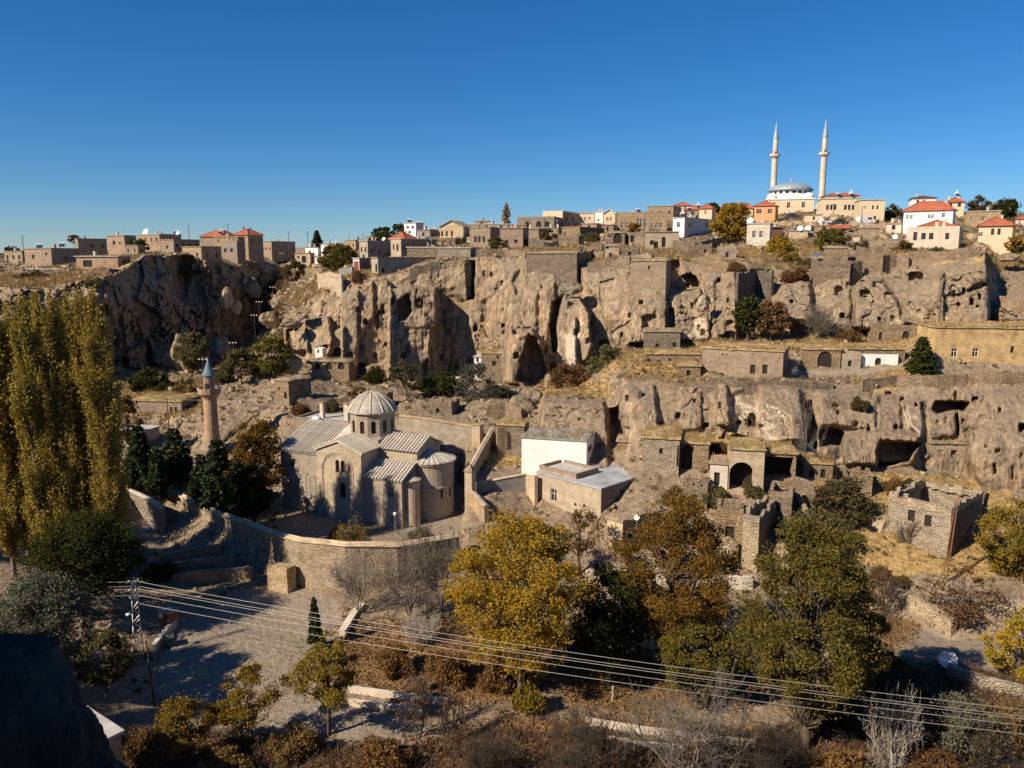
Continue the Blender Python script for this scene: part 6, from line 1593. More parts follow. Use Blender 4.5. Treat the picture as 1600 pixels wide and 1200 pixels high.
def shrub_mesh(seed, n=6500, leaf=.075, clumps=16, flat=.75):
    """unit shrub: radius 1, height ~1.3"""
    rng = np.random.default_rng(seed); pos = []
    for k in range(clumps):
        d = rvec(rng, 1)[0]; d[2] = abs(d[2]); c = d * rng.uniform(.3, .8) * np.array([1, 1, 1.15 * flat]) + [0, 0, .12]
        m = n // clumps; q = rvec(rng, m) * (rng.uniform(0, 1, m) ** .5)[:, None] * rng.uniform(.22, .42)
        pos.append(c + q)
    v, f = leaf_quads(np.concatenate(pos), leaf, rng); v[:, 2] = np.maximum(v[:, 2], -.05)
    return np_mesh('foliage', v, f, M['leaf_green'])
def stems_mesh(seed):
    rng = np.random.default_rng(seed); segs = []
    for k in range(9):
        d = rvec(rng, 1)[0]; d[2] = abs(d[2]) + .5; d /= np.linalg.norm(d)
        s_, _ = limb([0, 0, -.3], d * rng.uniform(.6, 1.0), .035, .012, rng, 3, .06); segs += s_
    return tubes_mesh('stem', segs, M['bark'], 4)
def plant(name, label, cat, loc, tm, cm, group=None, scale=(1, 1, 1), rz=0.0, mat=None, tname='trunk', cname='crown'):
    r = empty(name, loc, rz); r.scale = scale; tag(r, label, cat, group)
    if tm is not None:
        o = bpy.data.objects.new(tname, tm); COL.objects.link(o); o.parent = r
    if cm is not None:
        o = bpy.data.objects.new(cname, cm); COL.objects.link(o); o.parent = r
        if mat: o.material_slots[0].link = 'OBJECT'; o.material_slots[0].material = M[mat]
    return r
def dims(px, pb, pt, pw, D=None):
    D = D if D else gD(px, pb)
    b = P(px, pb, D); h = P(px, pt, D).z - b.z
    c = D / (CT + (-(pb - 600) / F) * ST)
    return b, h, pw / F * c
def big_tree(label, px, pb, pt, pw, seed, lmat, D=None, name='broadleaf_tree', **k):
    b, h, w_ = dims(px, pb, pt, pw, D)
    tm, cm = tree_meshes(h, w_, seed, lmat=lmat, **k)
    return plant(name, label, 'tree', b, tm, cm)
# foreground crowns
big_tree('tall golden-yellow tree standing alone in front of the flat houses', 815, 1085, 790, 215, 11, 'leaf_yellow', clumps=150, per=420, leaf=.17, trunk=.08, shape=.45, cl_r=.17)
big_tree('orange-tinged tree to the right of the golden tree', 1055, 1050, 760, 200, 12, 'leaf_orange', clumps=150, per=400, leaf=.17, trunk=.05, shape=.4, cl_r=.17)
big_tree('biggest tree, dense olive green, right foreground', 1258, 1168, 808, 232, 13, 'leaf_green', clumps=190, per=380, leaf=.165, trunk=.12, shape=.35, cl_r=.145)
big_tree('dark green tree in shade between golden and orange trees', 955, 1062, 880, 150, 14, 'leaf_dark', clumps=90, per=360, leaf=.19, trunk=.1)
big_tree('low leafy green tree hanging below the biggest tree on its left', 1090, 1108, 965, 140, 15, 'leaf_green', clumps=70, per=330, leaf=.17, trunk=.15)
big_tree('small dark green tree to the right of the biggest trunk', 1345, 1088, 985, 100, 16, 'leaf_dark', clumps=36, per=330, leaf=.17, trunk=.12)
big_tree('small round orange tree over the pale garden floor', 512, 1150, 984, 118, 17, 'leaf_orange', clumps=44, per=260, leaf=.15, trunk=.3, cl_r=.2)
big_tree('ragged orange tree beside the shaded road bend', 395, 1165, 1030, 110, 18, 'leaf_orange', clumps=34, per=230, leaf=.15, trunk=.15, cl_r=.2, thin=.8)
big_tree('low orange bushy tree at the bottom left', 290, 1190, 1082, 100, 19, 'leaf_orange', clumps=32, per=250, leaf=.15, trunk=.08, D=62.5)
big_tree('yellow-green tree rising against the church west wall', 404, 822, 645, 92, 20, 'leaf_orange', D=117, clumps=110, per=280, leaf=.23, trunk=.12, shape=.5)
big_tree('dark bushy tree in the shaded churchyard corner', 398, 826, 716, 70, 21, 'leaf_dark', D=110, clumps=40, per=200, leaf=.3, trunk=.12)
big_tree('brownish thin tree before the three arches of the grey-roofed house', 905, 884, 788, 85, 22, 'leaf_brown', D=97, clumps=34, per=110, leaf=.22, trunk=.15, thin=.7)
big_tree('rust-tinged round tree at the right picture edge', 1578, 918, 776, 120, 23, 'leaf_orange', clumps=70, per=330, leaf=.18, trunk=.1, D=92)
big_tree('yellow leafy tree leaning in from the right edge below the road', 1592, 1082, 948, 110, 24, 'leaf_yellow', D=74, clumps=34, per=130, leaf=.2, trunk=.12)
big_tree('dark leafy tree crowding the poplar feet', 130, 950, 795, 190, 25, 'leaf_dark', D=84, clumps=130, per=300, leaf=.2, trunk=.06)
big_tree('grey-green willowy tree at the far left edge', 68, 1075, 892, 170, 26, 'leaf_grey', D=70, clumps=120, per=280, leaf=.16, trunk=.06)
big_tree('dim olive shrubby tree left of the shaded road', 165, 1075, 985, 110, 27, 'leaf_olive', D=69, clumps=44, per=160, leaf=.2, trunk=.05)
big_tree('large golden tree crown among the hill houses', 1143, 386, 315, 68, 28, 'leaf_yellow', D=214, clumps=60, per=150, leaf=.5, trunk=.1, cl_r=.2)
big_tree('green and russet tree at the canyon rim left of the pink-door house', 533, 430, 380, 62, 29, 'leaf_green', D=222, clumps=50, per=130, leaf=.5, trunk=.08)
big_tree('deep green tree against the cliff right of the arched cave', 1168, 527, 458, 50, 30, 'leaf_dark', D=156, clumps=46, per=140, leaf=.38, trunk=.06)
big_tree('reddish-brown tree right beside the deep green cliff tree', 1205, 528, 468, 62, 31, 'leaf_brown', D=154, clumps=46, per=140, leaf=.38, trunk=.06)
big_tree('olive shrub tree right of the pillar rock foot', 950, 612, 540, 85, 32, 'leaf_olive', D=152, clumps=50, per=140, leaf=.36, trunk=.05)
big_tree('russet shrub tree below the pillar rock', 893, 624, 566, 90, 33, 'leaf_brown', D=152, clumps=44, per=130, leaf=.36, trunk=.05)
big_tree('dark green bush tree below the shadowed cliff recess', 688, 632, 578, 70, 34, 'leaf_dark', D=153, clumps=44, per=130, leaf=.36, trunk=.06)
big_tree('greyish half-bare tree right of the dark bush tree', 742, 640, 566, 75, 35, 'leaf_grey', D=148, clumps=40, per=110, leaf=.3, trunk=.08, thin=.7)
big_tree('sparse olive tree directly behind the church dome', 635, 632, 560, 56, 36, 'leaf_olive', D=150, clumps=30, per=90, leaf=.3, trunk=.2, thin=.7)
big_tree('green tree at the left foot of the great cliff', 430, 592, 515, 75, 37, 'leaf_green', D=168, clumps=46, per=140, leaf=.4, trunk=.06)
big_tree('olive tree in the canyon mouth behind the minaret', 302, 588, 515, 62, 38, 'leaf_olive', D=190, clumps=44, per=130, leaf=.42, trunk=.08)
big_tree('brown scrubby tree right of the canyon mouth path', 378, 595, 540, 66, 39, 'leaf_olive', D=172, clumps=36, per=120, leaf=.4, trunk=.08)
big_tree('dark rounded bush tree above the mud-brown house', 238, 622, 572, 66, 40, 'leaf_dark', D=178, clumps=44, per=130, leaf=.42, trunk=.05)
big_tree('small russet tree between bush and minaret', 292, 634, 588, 42, 41, 'leaf_brown', D=168, clumps=30, per=110, leaf=.36, trunk=.1)
big_tree('dark reddish tree behind the conifers by the poplars', 200, 700, 615, 50, 42, 'leaf_red', D=140, clumps=34, per=120, leaf=.34, trunk=.1)
big_tree('olive hillside tree below the arched barn', 1318, 826, 742, 100, 43, 'leaf_olive', D=102, clumps=50, per=140, leaf=.26, trunk=.05)
big_tree('low olive tree on the slope behind the biggest tree', 1268, 872, 796, 130, 44, 'leaf_olive', D=97, clumps=46, per=140, leaf=.26, trunk=.05)
big_tree('yellow-brown sparse tree over the pale bank wall', 1500, 992, 882, 120, 45, 'leaf_brown', D=84, clumps=36, per=90, leaf=.2, trunk=.15, thin=.7)
big_tree('grey-green bush tree in front of the lower right road', 1500, 1190, 1085, 135, 46, 'leaf_grey', D=64, clumps=44, per=130, leaf=.17, trunk=.06)
big_tree('garden tree left of the cream hill houses', 1216, 402, 368, 46, 47, 'leaf_yellow', D=196, clumps=30, per=110, leaf=.42, trunk=.06)
big_tree('round green garden tree above the blue tarp', 1300, 397, 355, 62, 48, 'leaf_green', D=194, clumps=40, per=120, leaf=.42, trunk=.06)
big_tree('dark green shrub tree on the rim below the cream shuttered house', 1413, 410, 374, 30, 49, 'leaf_green', D=176, clumps=28, per=110, leaf=.36, trunk=.08)
big_tree('twin-crowned dark tree on the right skyline', 1570, 345, 308, 46, 50, 'leaf_dark', D=262, clumps=34, per=110, leaf=.55, trunk=.1)
big_tree('olive tree on the skyline left of the twin-crowned tree', 1527, 340, 307, 40, 51, 'leaf_olive', D=265, clumps=30, per=110, leaf=.55, trunk=.1)
big_tree('green tree between the cream corner house and white red-roofed house', 1393, 352, 318, 32, 52, 'leaf_olive', D=240, clumps=28, per=100, leaf=.5, trunk=.1)
big_tree('dark tree behind the golden hill tree', 1112, 340, 316, 30, 53, 'leaf_dark', D=285, clumps=26, per=100, leaf=.6, trunk=.1)
big_tree('dark skyline tree left of the modern white house', 598, 392, 354, 42, 54, 'leaf_dark', D=262, clumps=30, per=100, leaf=.6, trunk=.08)
big_tree('second dark skyline tree touching the modern white house', 624, 378, 348, 26, 55, 'leaf_dark', D=305, clumps=26, per=100, leaf=.65, trunk=.08)
big_tree('small tree between the tan houses near the cliff top', 775, 392, 368, 26, 56, 'leaf_olive', D=212, clumps=20, per=90, leaf=.42, trunk=.08)
big_tree('low tree at the arcaded house', 856, 378, 356, 26, 57, 'leaf_olive', D=232, clumps=20, per=90, leaf=.45, trunk=.08)
big_tree('yellow-green tree before the pointed arches of the mansion', 990, 366, 348, 20, 58, 'leaf_yellow', D=238, clumps=20, per=90, leaf=.45, trunk=.08)
big_tree('dark bush tree at the left plateau rim above the poplars', 58, 462, 422, 64, 59, 'leaf_olive', D=215, clumps=40, per=120, leaf=.45, trunk=.05)
big_tree('skyline tree at the far left edge of the plateau', 22, 408, 384, 26, 60, 'leaf_dark', D=262, clumps=24, per=100, leaf=.55, trunk=.08)
big_tree('dark tree beside the lit cube house on the plateau', 215, 398, 372, 36, 61, 'leaf_dark', D=262, clumps=26, per=100, leaf=.55, trunk=.08)
big_tree('thin bare-topped tree left of the pinkish plateau house', 116, 385, 366, 20, 62, 'leaf_brown', D=290, clumps=16, per=70, leaf=.5, trunk=.2)
big_tree('canyon-side tree below the dark flat house', 462, 446, 405, 40, 63, 'leaf_olive', D=262, clumps=26, per=100, leaf=.5, trunk=.06)
big_tree('small yellow tree at the right edge below the pyramid roof', 1583, 400, 368, 30, 64, 'leaf_yellow', D=176, clumps=24, per=90, leaf=.36, trunk=.15)
# poplar row
POP = [poplar_meshes(30, 4.6, 100 + i) for i in range(4)]
pop_lab = ['leftmost poplar of the tall row, cut by the picture edge', 'second poplar from the left edge in the tall row', 'third poplar from the left edge in the tall row', 'fourth poplar from the left edge in the tall row', 'poplar in the middle of the row with pale trunk showing',
  'poplar third from the right end of the tall row', 'poplar next to the right end of the tall row', 'brightest yellow poplar at the right end of the row', 'shorter back poplar behind the row middle', 'shorter back poplar behind the row right end']
for i, (px, pt, pw, D_) in enumerate([(2,492,46,92),(28,482,40,94),(54,470,40,90),(76,463,38,93),(98,462,40,91),(122,464,40,94),(142,460,38,92),(163,456,40,90),(84,540,34,97),(174,560,30,96)]):
    zb = CAMZ - 37.2; top = P(px, pt, D_); c = D_ / (CT - (800 - 600) / F * ST)
    h = top.z - zb; w_ = pw / F * c * 1.4
    tm, cm = POP[i % 4]
    plant('poplar', pop_lab[i], 'tree', Vector((P(px, 700, D_).x, D_, zb)), tm, cm, 'poplars in the tall row', (w_ / 4.6, w_ / 4.6, h / 30.0), i * 1.3, None)
tm, cm = poplar_meshes(12, 2.2, 140, 1500, .4)
b, h, w_ = dims(791, 362, 318, 13, 300)
plant('poplar', 'lone slender pale poplar on the middle skyline', 'tree', b, tm, cm, None, (w_ / 2.2, w_ / 2.2, h / 12), 0, 'straw')
# conifers
CON = [conifer_meshes(9, 5.2, 200 + i) for i in range(3)]
for i, (px, pb, pt, pw, D_, lab) in enumerate([(222,765,668,58,121,'left conifer on the pale terrace'),(276,756,672,62,127,'right conifer on the pale terrace'),(248,770,700,40,119,'small conifer between the two terrace conifers'),
     (345,800,690,70,116,'big dark conifer in front of the minaret foot'),(318,782,712,46,120,'dark conifer left below the minaret'),(372,806,722,52,113,'dark conifer right below the minaret'),
     (496,392,361,22,318,'lone dark conifer on the left skyline'),(1438,588,528,42,134,'bushy green conifer on the terrace left of the yellow house'),(493,1010,935,26,82,'slim young conifer at the edge of the road')]):
    b, h, w_ = dims(px, pb, pt, pw, D_); tm, cm = CON[i % 3]
    if i in (7,): w_ *= 1.1
    plant('conifer', lab, 'tree', b, tm, cm, 'conifers', (w_ / 5.2, w_ / 5.2, h / 9), i * 2.1, 'leaf_dark' if i == 7 else None)
# bare and half-bare trees
BT = lambda label, px, pb, pt, pw, seed, D=None, **k: (lambda d: plant('bare_tree', label, 'tree', d[0], *bare_meshes(d[1], d[2], seed, **k), tname='branches'))(dims(px, pb, pt, pw, D))
BT('wide leafless tree before the churchyard wall', 640, 958, 815, 210, 301, D=88, stems=5, leaves=500, lmat='leaf_olive')
BT('leafless shrub tree right of it with a few green leaves', 690, 950, 805, 110, 302, D=90, stems=3, leaves=700, lmat='leaf_green')
BT('grey leafless tree low in front of the churchyard wall', 560, 950, 850, 120, 303, D=89, stems=4)
BT('reddish leafy shrub by the near churchyard wall', 552, 846, 806, 60, 304, D=98.5, stems=4, leaves=900, lmat='leaf_orange')
BT('spreading grey leafless tree at the bottom centre', 1075, 1235, 1040, 260, 305, D=60, stems=5, bark='bark_grey')
BT('dark twiggy tree at the bottom right of centre', 1150, 1240, 1095, 170, 306, D=59, stems=5, bark='bark_dark')
BT('dark twiggy shrub at the bottom centre', 905, 1235, 1085, 170, 307, D=60, stems=5, bark='bark_dark')
BT('dark twiggy shrub in the bottom left of centre', 760, 1235, 1110, 130, 308, D=60, stems=5, bark='bark_dark')
BT('pale-barked leafless tree in the lower right', 1392, 1222, 1058, 110, 309, D=61.5, stems=3, bark='bark_white')
BT('thin reddish sapling over the white kerbs', 655, 1150, 1040, 70, 310, D=66, stems=2, bark='bark', leaves=160, lmat='leaf_red')
BT('second thin sapling right of the reddish one', 705, 1160, 1050, 60, 311, D=65.5, stems=2, bark='bark', leaves=120, lmat='leaf_red')
BT('tangled dark shrub at the lower right corner', 1545, 1225, 1120, 150, 312, D=61, stems=5, bark='bark_dark', leaves=400, lmat='leaf_brown')
BT('twiggy dark shrub left of the biggest tree trunk', 1215, 1230, 1120, 110, 313, D=60.5, stems=5, bark='bark_dark')
BT('tall thin leafless tree before the right lower cliff', 1256, 742, 600, 60, 314, D=111, stems=1, bark='bark_grey')
BT('small fan-shaped bare tree in the right cliff face', 1296, 668, 612, 52, 315, D=121, stems=3, bark='bark')
BT('pale bare bush in front of the terrace house side', 1232, 590, 556, 40, 316, D=138, stems=4, bark='bark_white')
BT('grey bare bush under the rock lump', 1276, 525, 468, 62, 317, D=152, stems=5, leaves=900, lmat='leaf_olive')
BT('bare brown tree over the ruined pale house garden', 1428, 862, 790, 70, 318, D=97, stems=2, bark='bark')
BT('small brown leafless shrub by the bank wall', 1380, 960, 880, 80, 319, D=88, stems=4, bark='bark', leaves=200, lmat='leaf_brown')
BT('bare tree beside the brown gabled house on the ridge', 1062, 350, 318, 34, 320, D=245, stems=2, bark='bark_grey')
BT('pale dead branches heap below the bare wall trees', 660, 1010, 955, 90, 321, D=83, stems=6, bark='bark_white')
# shrubs: individuals copied from a few kinds
SH = [shrub_mesh(400 + i) for i in range(4)]; ST_ = [stems_mesh(420 + i) for i in range(2)]
SHRUBS = [(585,598,566,36,'leaf_dark','small dark shrub at the great cliff foot'),(655,845,815,40,'leaf_green','green shrub by the church apse corner'),(530,846,820,44,'leaf_orange','orange shrub inside the churchyard wall'),
 (905,1010,960,70,'leaf_dark','dark shrub under the golden tree'),(340,1125,1095,50,'leaf_orange','orange shrub at the road edge'),(460,1180,1130,90,'leaf_brown','brown shrub before the pale garden floor'),
 (600,1200,1150,110,'leaf_red','rusty shrub at the bottom edge left of centre'),(350,1215,1160,110,'leaf_brown','brown shrub at the bottom edge far left'),(700,1060,1010,80,'leaf_red','red-brown shrub in the leafy garden'),
 (620,1050,1005,70,'leaf_red','red-brown shrub left in the leafy garden'),(780,1075,1020,70,'leaf_red','red-brown shrub near the golden tree foot'),(830,1110,1050,60,'leaf_orange','bright orange shrub at the golden tree foot'),
 (1290,1130,1080,80,'leaf_dark','dark shrub beside the biggest trunk'),(1420,1110,1070,70,'leaf_dark','dark shrub left of the grey-green bush'),(1560,1150,1095,90,'leaf_brown','brown shrub near the right edge'),
 (1310,1215,1160,110,'leaf_red','rusty shrub at the bottom right'),(1460,1225,1170,110,'leaf_brown','brown shrub in the bottom right corner'),(1405,915,893,34,'leaf_green','green shrub on the dry slope above the bank wall'),
 (1375,905,880,36,'leaf_brown','dry shrub left of the green slope shrub'),(1345,985,930,60,'leaf_brown','brown shrub below the bank wall'),(1325,535,510,44,'leaf_brown','brown shrub under the caves'),
 (1240,440,412,50,'leaf_red','orange-red shrub on the slope above the rock lump'),(1150,425,405,40,'leaf_brown','dry shrub above the dark stone wall'),(1260,418,398,40,'leaf_green','green hedge shrub left of the blue tarp'),
 (1230,408,388,40,'leaf_orange','orange hedge shrub by the fenced garden'),(1345,392,372,30,'leaf_olive','olive shrub above the taller rubble house'),(1480,850,820,44,'leaf_brown','dry shrub below the ruined pale house'),
 (1180,775,745,50,'leaf_olive','olive shrub before the round arch'),(1120,790,750,60,'leaf_olive','olive shrub left of the round arch'),(1060,790,755,60,'leaf_brown','brown shrub on the rubble above the lower house'),
 (1085,700,680,34,'leaf_brown','russet shrub on the turf above the collapsed vault'),(1130,706,684,44,'leaf_brown','second russet shrub on the turf roof'),(780,622,596,44,'leaf_grey','grey shrub near the cave rock'),
 (665,606,580,40,'leaf_olive','olive shrub under the jutting block'),(560,622,600,40,'leaf_brown','brown shrub above the rubble fence'),(470,648,622,40,'leaf_brown','brown shrub by the rubble hut'),
 (515,642,618,36,'leaf_olive','olive shrub right of the rubble hut'),(410,585,545,50,'leaf_brown','brown shrub at the path head'),(350,598,572,36,'leaf_olive','olive shrub behind the minaret tip'),
 (255,612,590,36,'leaf_dark','dark low shrub right of the bush tree'),(440,455,425,40,'leaf_olive','olive shrub on the lit canyon rim'),(395,470,440,44,'leaf_dark','dark shrub hanging in the canyon'),
 (560,440,418,30,'leaf_brown','dry shrub below the pink-door house'),(150,448,428,40,'leaf_olive','olive shrub on the left cliff rim'),(300,430,415,34,'leaf_brown','dry shrub on the shadowed cliff ledge'),
 (720,382,366,26,'leaf_olive','olive shrub beside the gabled ridge house'),(925,378,360,30,'leaf_olive','olive shrub below the hotel'),(1100,395,378,40,'leaf_brown','dry shrub under the white house wall'),
 (1465,400,382,26,'leaf_olive','olive shrub on the pale rampart'),(1345,640,615,36,'leaf_olive','turf shrub on the right lower cliff rim'),(1395,768,742,50,'leaf_brown','dry shrub on the slope below the big cave'),
 (1560,880,850,40,'leaf_olive','olive shrub left of the rust-tinged tree'),(250,905,870,60,'leaf_dark','dark shrub by the stepped kerbs'),(60,1150,1090,80,'leaf_olive','dim shrub behind the foreground boulder'),
 (215,1185,1130,70,'leaf_brown','dim brown shrub by the small flat roof'),(1420,760,742,30,'leaf_olive','small olive shrub on the ledge before the big cave')]
for i, (px, pb, pt, pw, m_, lab) in enumerate(SHRUBS):
    b, h, w_ = dims(px, pb, pt, pw)
    plant('shrub', lab, 'shrub', b, ST_[i % 2], SH[i % 4], 'shrubs', (w_ / 2, w_ / 2, h / 1.15), i * 1.9, m_, 'stem', 'foliage')
# ------------------------------------------------------------------ ground cover nobody could count
def scatter(n, seed, cond, weight=None):
    rng = np.random.default_rng(seed)
    px, PY, Y = T['px'], T['PY'], T['Y']
    nr, nc = PY.shape
    ok = cond & (T['KIND'] < .3) & (np.broadcast_to(px, PY.shape) > -80) & (np.broadcast_to(px, PY.shape) < 1680)
    # probability by real area: row spacing x column spacing
    dx = np.abs(np.gradient(T['X'], axis=1)) + 1e-6; dy = np.abs(np.gradient(T['Y'], axis=0)) + np.abs(np.gradient(T['Z'], axis=0)) + 1e-6
    pr = (dx * dy * ok)
    if weight is not None: pr = pr * weight
    pr = pr.ravel() / pr.sum()
    idx = rng.choice(pr.size, n, p=pr)
    jit = rng.uniform(-.5, .5, (n, 2))
    X, Yv, Z = T['X'].ravel()[idx], T['Y'].ravel()[idx], T['Z'].ravel()[idx]
    return np.stack([X + jit[:, 0] * dx.ravel()[idx], Yv + jit[:, 1] * dy.ravel()[idx], Z], 1), rng
def tufts(name, label, mat, n, seed, cond, size=(.25, .6), blades=4, spread=.14, weight=None, lean=.5):
    pos, rng = scatter(n, seed, cond, weight)
    m = n * blades
    p = np.repeat(pos, blades, 0) + rng.normal(size=(m, 3)) * [spread, spread, 0]
    far = np.clip(p[:, 1] / 110, .8, 1.9)
    h = rng.uniform(size[0], size[1], m) * far
    ang = rng.uniform(0, 2 * pi, m); tx, ty = np.cos(ang), np.sin(ang)
    wd = .05 * far * rng.uniform(.7, 1.6, m)
    ln = rng.normal(size=(m, 2)) * lean
    a = p + np.stack([tx * wd, ty * wd, -.05 + 0 * wd], 1); b = p - np.stack([tx * wd, ty * wd, .05 + 0 * wd], 1)
    t_ = p + np.stack([ln[:, 0] * h, ln[:, 1] * h, h], 1)
    v = np.stack([a, b, t_], 1).reshape(-1, 3)
    me = np_mesh(name, v, np.arange(m * 3).reshape(-1, 3), M[mat])
    o = bpy.data.objects.new(name, me); COL.objects.link(o); tag(o, label, 'grass', kind='stuff')
PXG = np.broadcast_to(T['px'], T['PY'].shape); NR = T['road'] < .3
yard = (PXG > 440) & (PXG < 725) & (T['Y'] > 97) & (T['Y'] < 128)
tufts('dry_grass', 'straw-coloured dry grass on terraces and slopes', 'straw', 26000, 501, NR & ~yard & (T['zone'][..., 0] > .35), (.2, .5), 4)
tufts('brushwood', 'tangled grey-brown brushwood along the bottom of the valley', 'twig', 4200, 511, NR & (T['Y'] < 76) & (PXG > 180) & ((T['PY'] > 1140) | (PXG > 1250)), (.5, 1.5), 5, .3, lean=.7)
tufts('weeds', 'brown withered weeds over the open slopes', 'scrub', 30000, 502, NR & ~yard & (T['Y'] < 330), (.15, .55), 4, .25)
def leaves_cover():
    pos, rng = scatter(26000, 503, (T['zone'][..., 2] > .25))
    v, f = leaf_quads(pos + rng.normal(size=pos.shape) * [.1, .1, .04] + [0, 0, .08], .22, rng)
    me = np_mesh('fallen_leaves', v, f, M['dead_leaf']); o = bpy.data.objects.new('fallen_leaves', me); COL.objects.link(o)
    tag(o, 'rust-red fallen leaves and low brush on the garden floor', 'leaves', kind='stuff')
    pos, rng = scatter(1700, 504, NR & ~yard & (T['Y'] < 215) & (T['Y'] > 60))
    P_ = []
    for p in pos:
        m = 46; r = rng.uniform(.3, .9) * (p[1] / 130) ** .5
        q = rvec(rng, m) * (rng.uniform(0, 1, m) ** .5)[:, None] * r; q[:, 2] = np.abs(q[:, 2]) * .8
        P_.append(p + q)
    v, f = leaf_quads(np.concatenate(P_), .2, rng)
    me = np_mesh('scrub', v, f, M['scrub']); o = bpy.data.objects.new('scrub', me); COL.objects.link(o)
    tag(o, 'low thorny scrub dotted over the slopes', 'scrub', kind='stuff')
leaves_cover()
def roof_turf():
    rng = np.random.default_rng(510); P_ = []
    for O, ux, uy, W, dp, z, rm in TURF:
        n = int(W * dp * (16 if rm == 'grass_roof' else 5)); a = rng.uniform(-.15, W + .15, n); b = rng.uniform(-.15, dp + .15, n)
        P_.append(np.array(O)[None] + np.outer(a, np.array(ux)) + np.outer(b, np.array(uy)) + np.array([0, 0, z]))
    p = np.repeat(np.concatenate(P_), 3, 0); m = len(p); p = p + rng.normal(size=(m, 3)) * [.1, .1, .05]
    h = rng.uniform(.12, .42, m); ang = rng.uniform(0, 2 * pi, m); wd = .05
    ln = rng.normal(size=(m, 2)) * .5
    d_ = np.stack([np.cos(ang) * wd, np.sin(ang) * wd, np.full(m, -.1)], 1); e_ = np.stack([-np.cos(ang) * wd, -np.sin(ang) * wd, np.full(m, -.1)], 1)
    v = np.stack([p + d_, p + e_, p + np.stack([ln[:, 0] * h, ln[:, 1] * h, h], 1)], 1).reshape(-1, 3)
    me = np_mesh('roof_grass', v, np.arange(m * 3).reshape(-1, 3), M['straw']); o = bpy.data.objects.new('roof_grass', me); COL.objects.link(o)
    tag(o, 'dry grass growing on the earth roofs', 'grass', kind='stuff')
roof_turf()
def stones():
    pos, rng = scatter(4200, 505, NR & ~yard & (T['Y'] < 260) & (T['Y'] > 84))
    base = np.array([(-1,-1,-1),(1,-1,-1),(1,1,-1),(-1,1,-1),(-1,-1,1),(1,-1,1),(1,1,1),(-1,1,1)], float) * .5
    fc = np.array([(0,3,2,1),(4,5,6,7),(0,1,5,4),(1,2,6,5),(2,3,7,6),(3,0,4,7)])
    n = len(pos); s = rng.gamma(2.0, .13, n)[:, None, None] * (pos[:, 1] / 120)[:, None, None]
    v = base[None] * (1 + rng.uniform(-.35, .35, (n, 8, 3))) * s * rng.uniform(.6, 1.4, (n, 1, 3))
    a = rng.uniform(0, 2 * pi, n); c_, s_ = np.cos(a)[:, None], np.sin(a)[:, None]
    v = np.stack([v[..., 0] * c_ - v[..., 1] * s_, v[..., 0] * s_ + v[..., 1] * c_, v[..., 2]], -1) + pos[:, None, :] + [0, 0, .05]
    f = (fc[None] + (np.arange(n) * 8)[:, None, None]).reshape(-1, 4)
    me = np_mesh('rubble_stones', v.reshape(-1, 3), f, M['rock_pale']); o = bpy.data.objects.new('rubble_stones', me); COL.objects.link(o)
    tag(o, 'loose pale stones scattered over the slopes', 'stones', kind='stuff')
stones()
# ------------------------------------------------------------------ boulders
def boulder(label, px, py, D, wpx, hpx, mat='rock', seed=1, depth=1.0, rough=.22, name='boulder', loc=None, size=None, sub=4, facet=.5):
    rng = random.Random(seed)
    bm = bmesh.new(); bmesh.ops.create_icosphere(bm, subdivisions=sub, radius=1.0)
    v = np.array([list(x.co) for x in bm.verts])
    # a few flat cuts give it broken faces
    for k in range(9):
        n = np.array([rng.gauss(0, 1), rng.gauss(0, 1), rng.gauss(0, .7)]); n /= np.linalg.norm(n); d = rng.uniform(.58, .85)
        s_ = v @ n; over = np.clip(s_ - d, 0, None); v = v - over[:, None] * n * (.75 * facet + .25)
    o_ = seed * 3.7
    r = 1 + rough * fbm(v[:, 0] * 1.6 + o_, v[:, 1] * 1.6, v[:, 2] * 1.6, 4 if sub < 6 else 7, seed)
    v = v * r[:, None]
    if size is None:
        c = D / (CT - (py - 600) / F * ST); size = (wpx / F * c / 2, wpx / F * c / 2 * depth, hpx / F * c / 2)
    ctr = loc if loc is not None else P(px, py, D)
    v = v * np.array(size)
    for x, co in zip(bm.verts, v): x.co = co
    me = bpy.data.meshes.new(name); bm.to_mesh(me); bm.free(); me.materials.append(M[mat])
    me.polygons.foreach_set('use_smooth', [sub > 4] * len(me.polygons))
    o = bpy.data.objects.new(name, me); COL.objects.link(o); o.location = ctr; tag(o, label, 'rock')
    return o
boulder('flat cap rock balanced on the pale cliff pillar', 892, 451, 172, 36, 20, 'rock_grey', 3)
boulder('round boulder wedged in the cliff right of the slot', 1099, 474, 158.5, 22, 30, 'rock_pale', 4)
boulder('pale upright rock stump left of the ruined two-window house', 1368, 824, 101, 44, 72, 'rock_pale', 5, facet=.8)
boulder('sunlit rock shoulder at the canyon mouth', 282, 552, 200, 26, 60, 'rock', 6)
boulder('tilted sunlit slab on the canyon ledge', 354, 466, 246, 26, 34, 'rock_pale', 7, facet=.9)
boulder('small lit rock below the canyon ledge', 368, 480, 250, 20, 24, 'rock_pale', 9)
boulder('pinnacle rock on the right rim by the shuttered house', 1531, 390, 162, 22, 26, 'rock', 10)
boulder('grey rock at the far right below the pyramid roof house', 1575, 402, 172, 34, 14, 'rock_grey', 11)
boulder('rounded grey outcrop beside the arched rubble wall', 812, 640, 139, 46, 44, 'rock_grey', 12)
boulder('dark rock left of the stump under the turf', 835, 620, 142, 30, 26, 'rock_grey', 13)
boulder('weathered block at the left cliff foot', 455, 568, 170, 34, 30, 'rock', 14)
boulder('broken block beside the cave rock mouth', 862, 596, 160, 22, 26, 'rock', 15)
boulder('fallen block under the pillar rock', 926, 578, 160, 24, 18, 'rock_grey', 16)
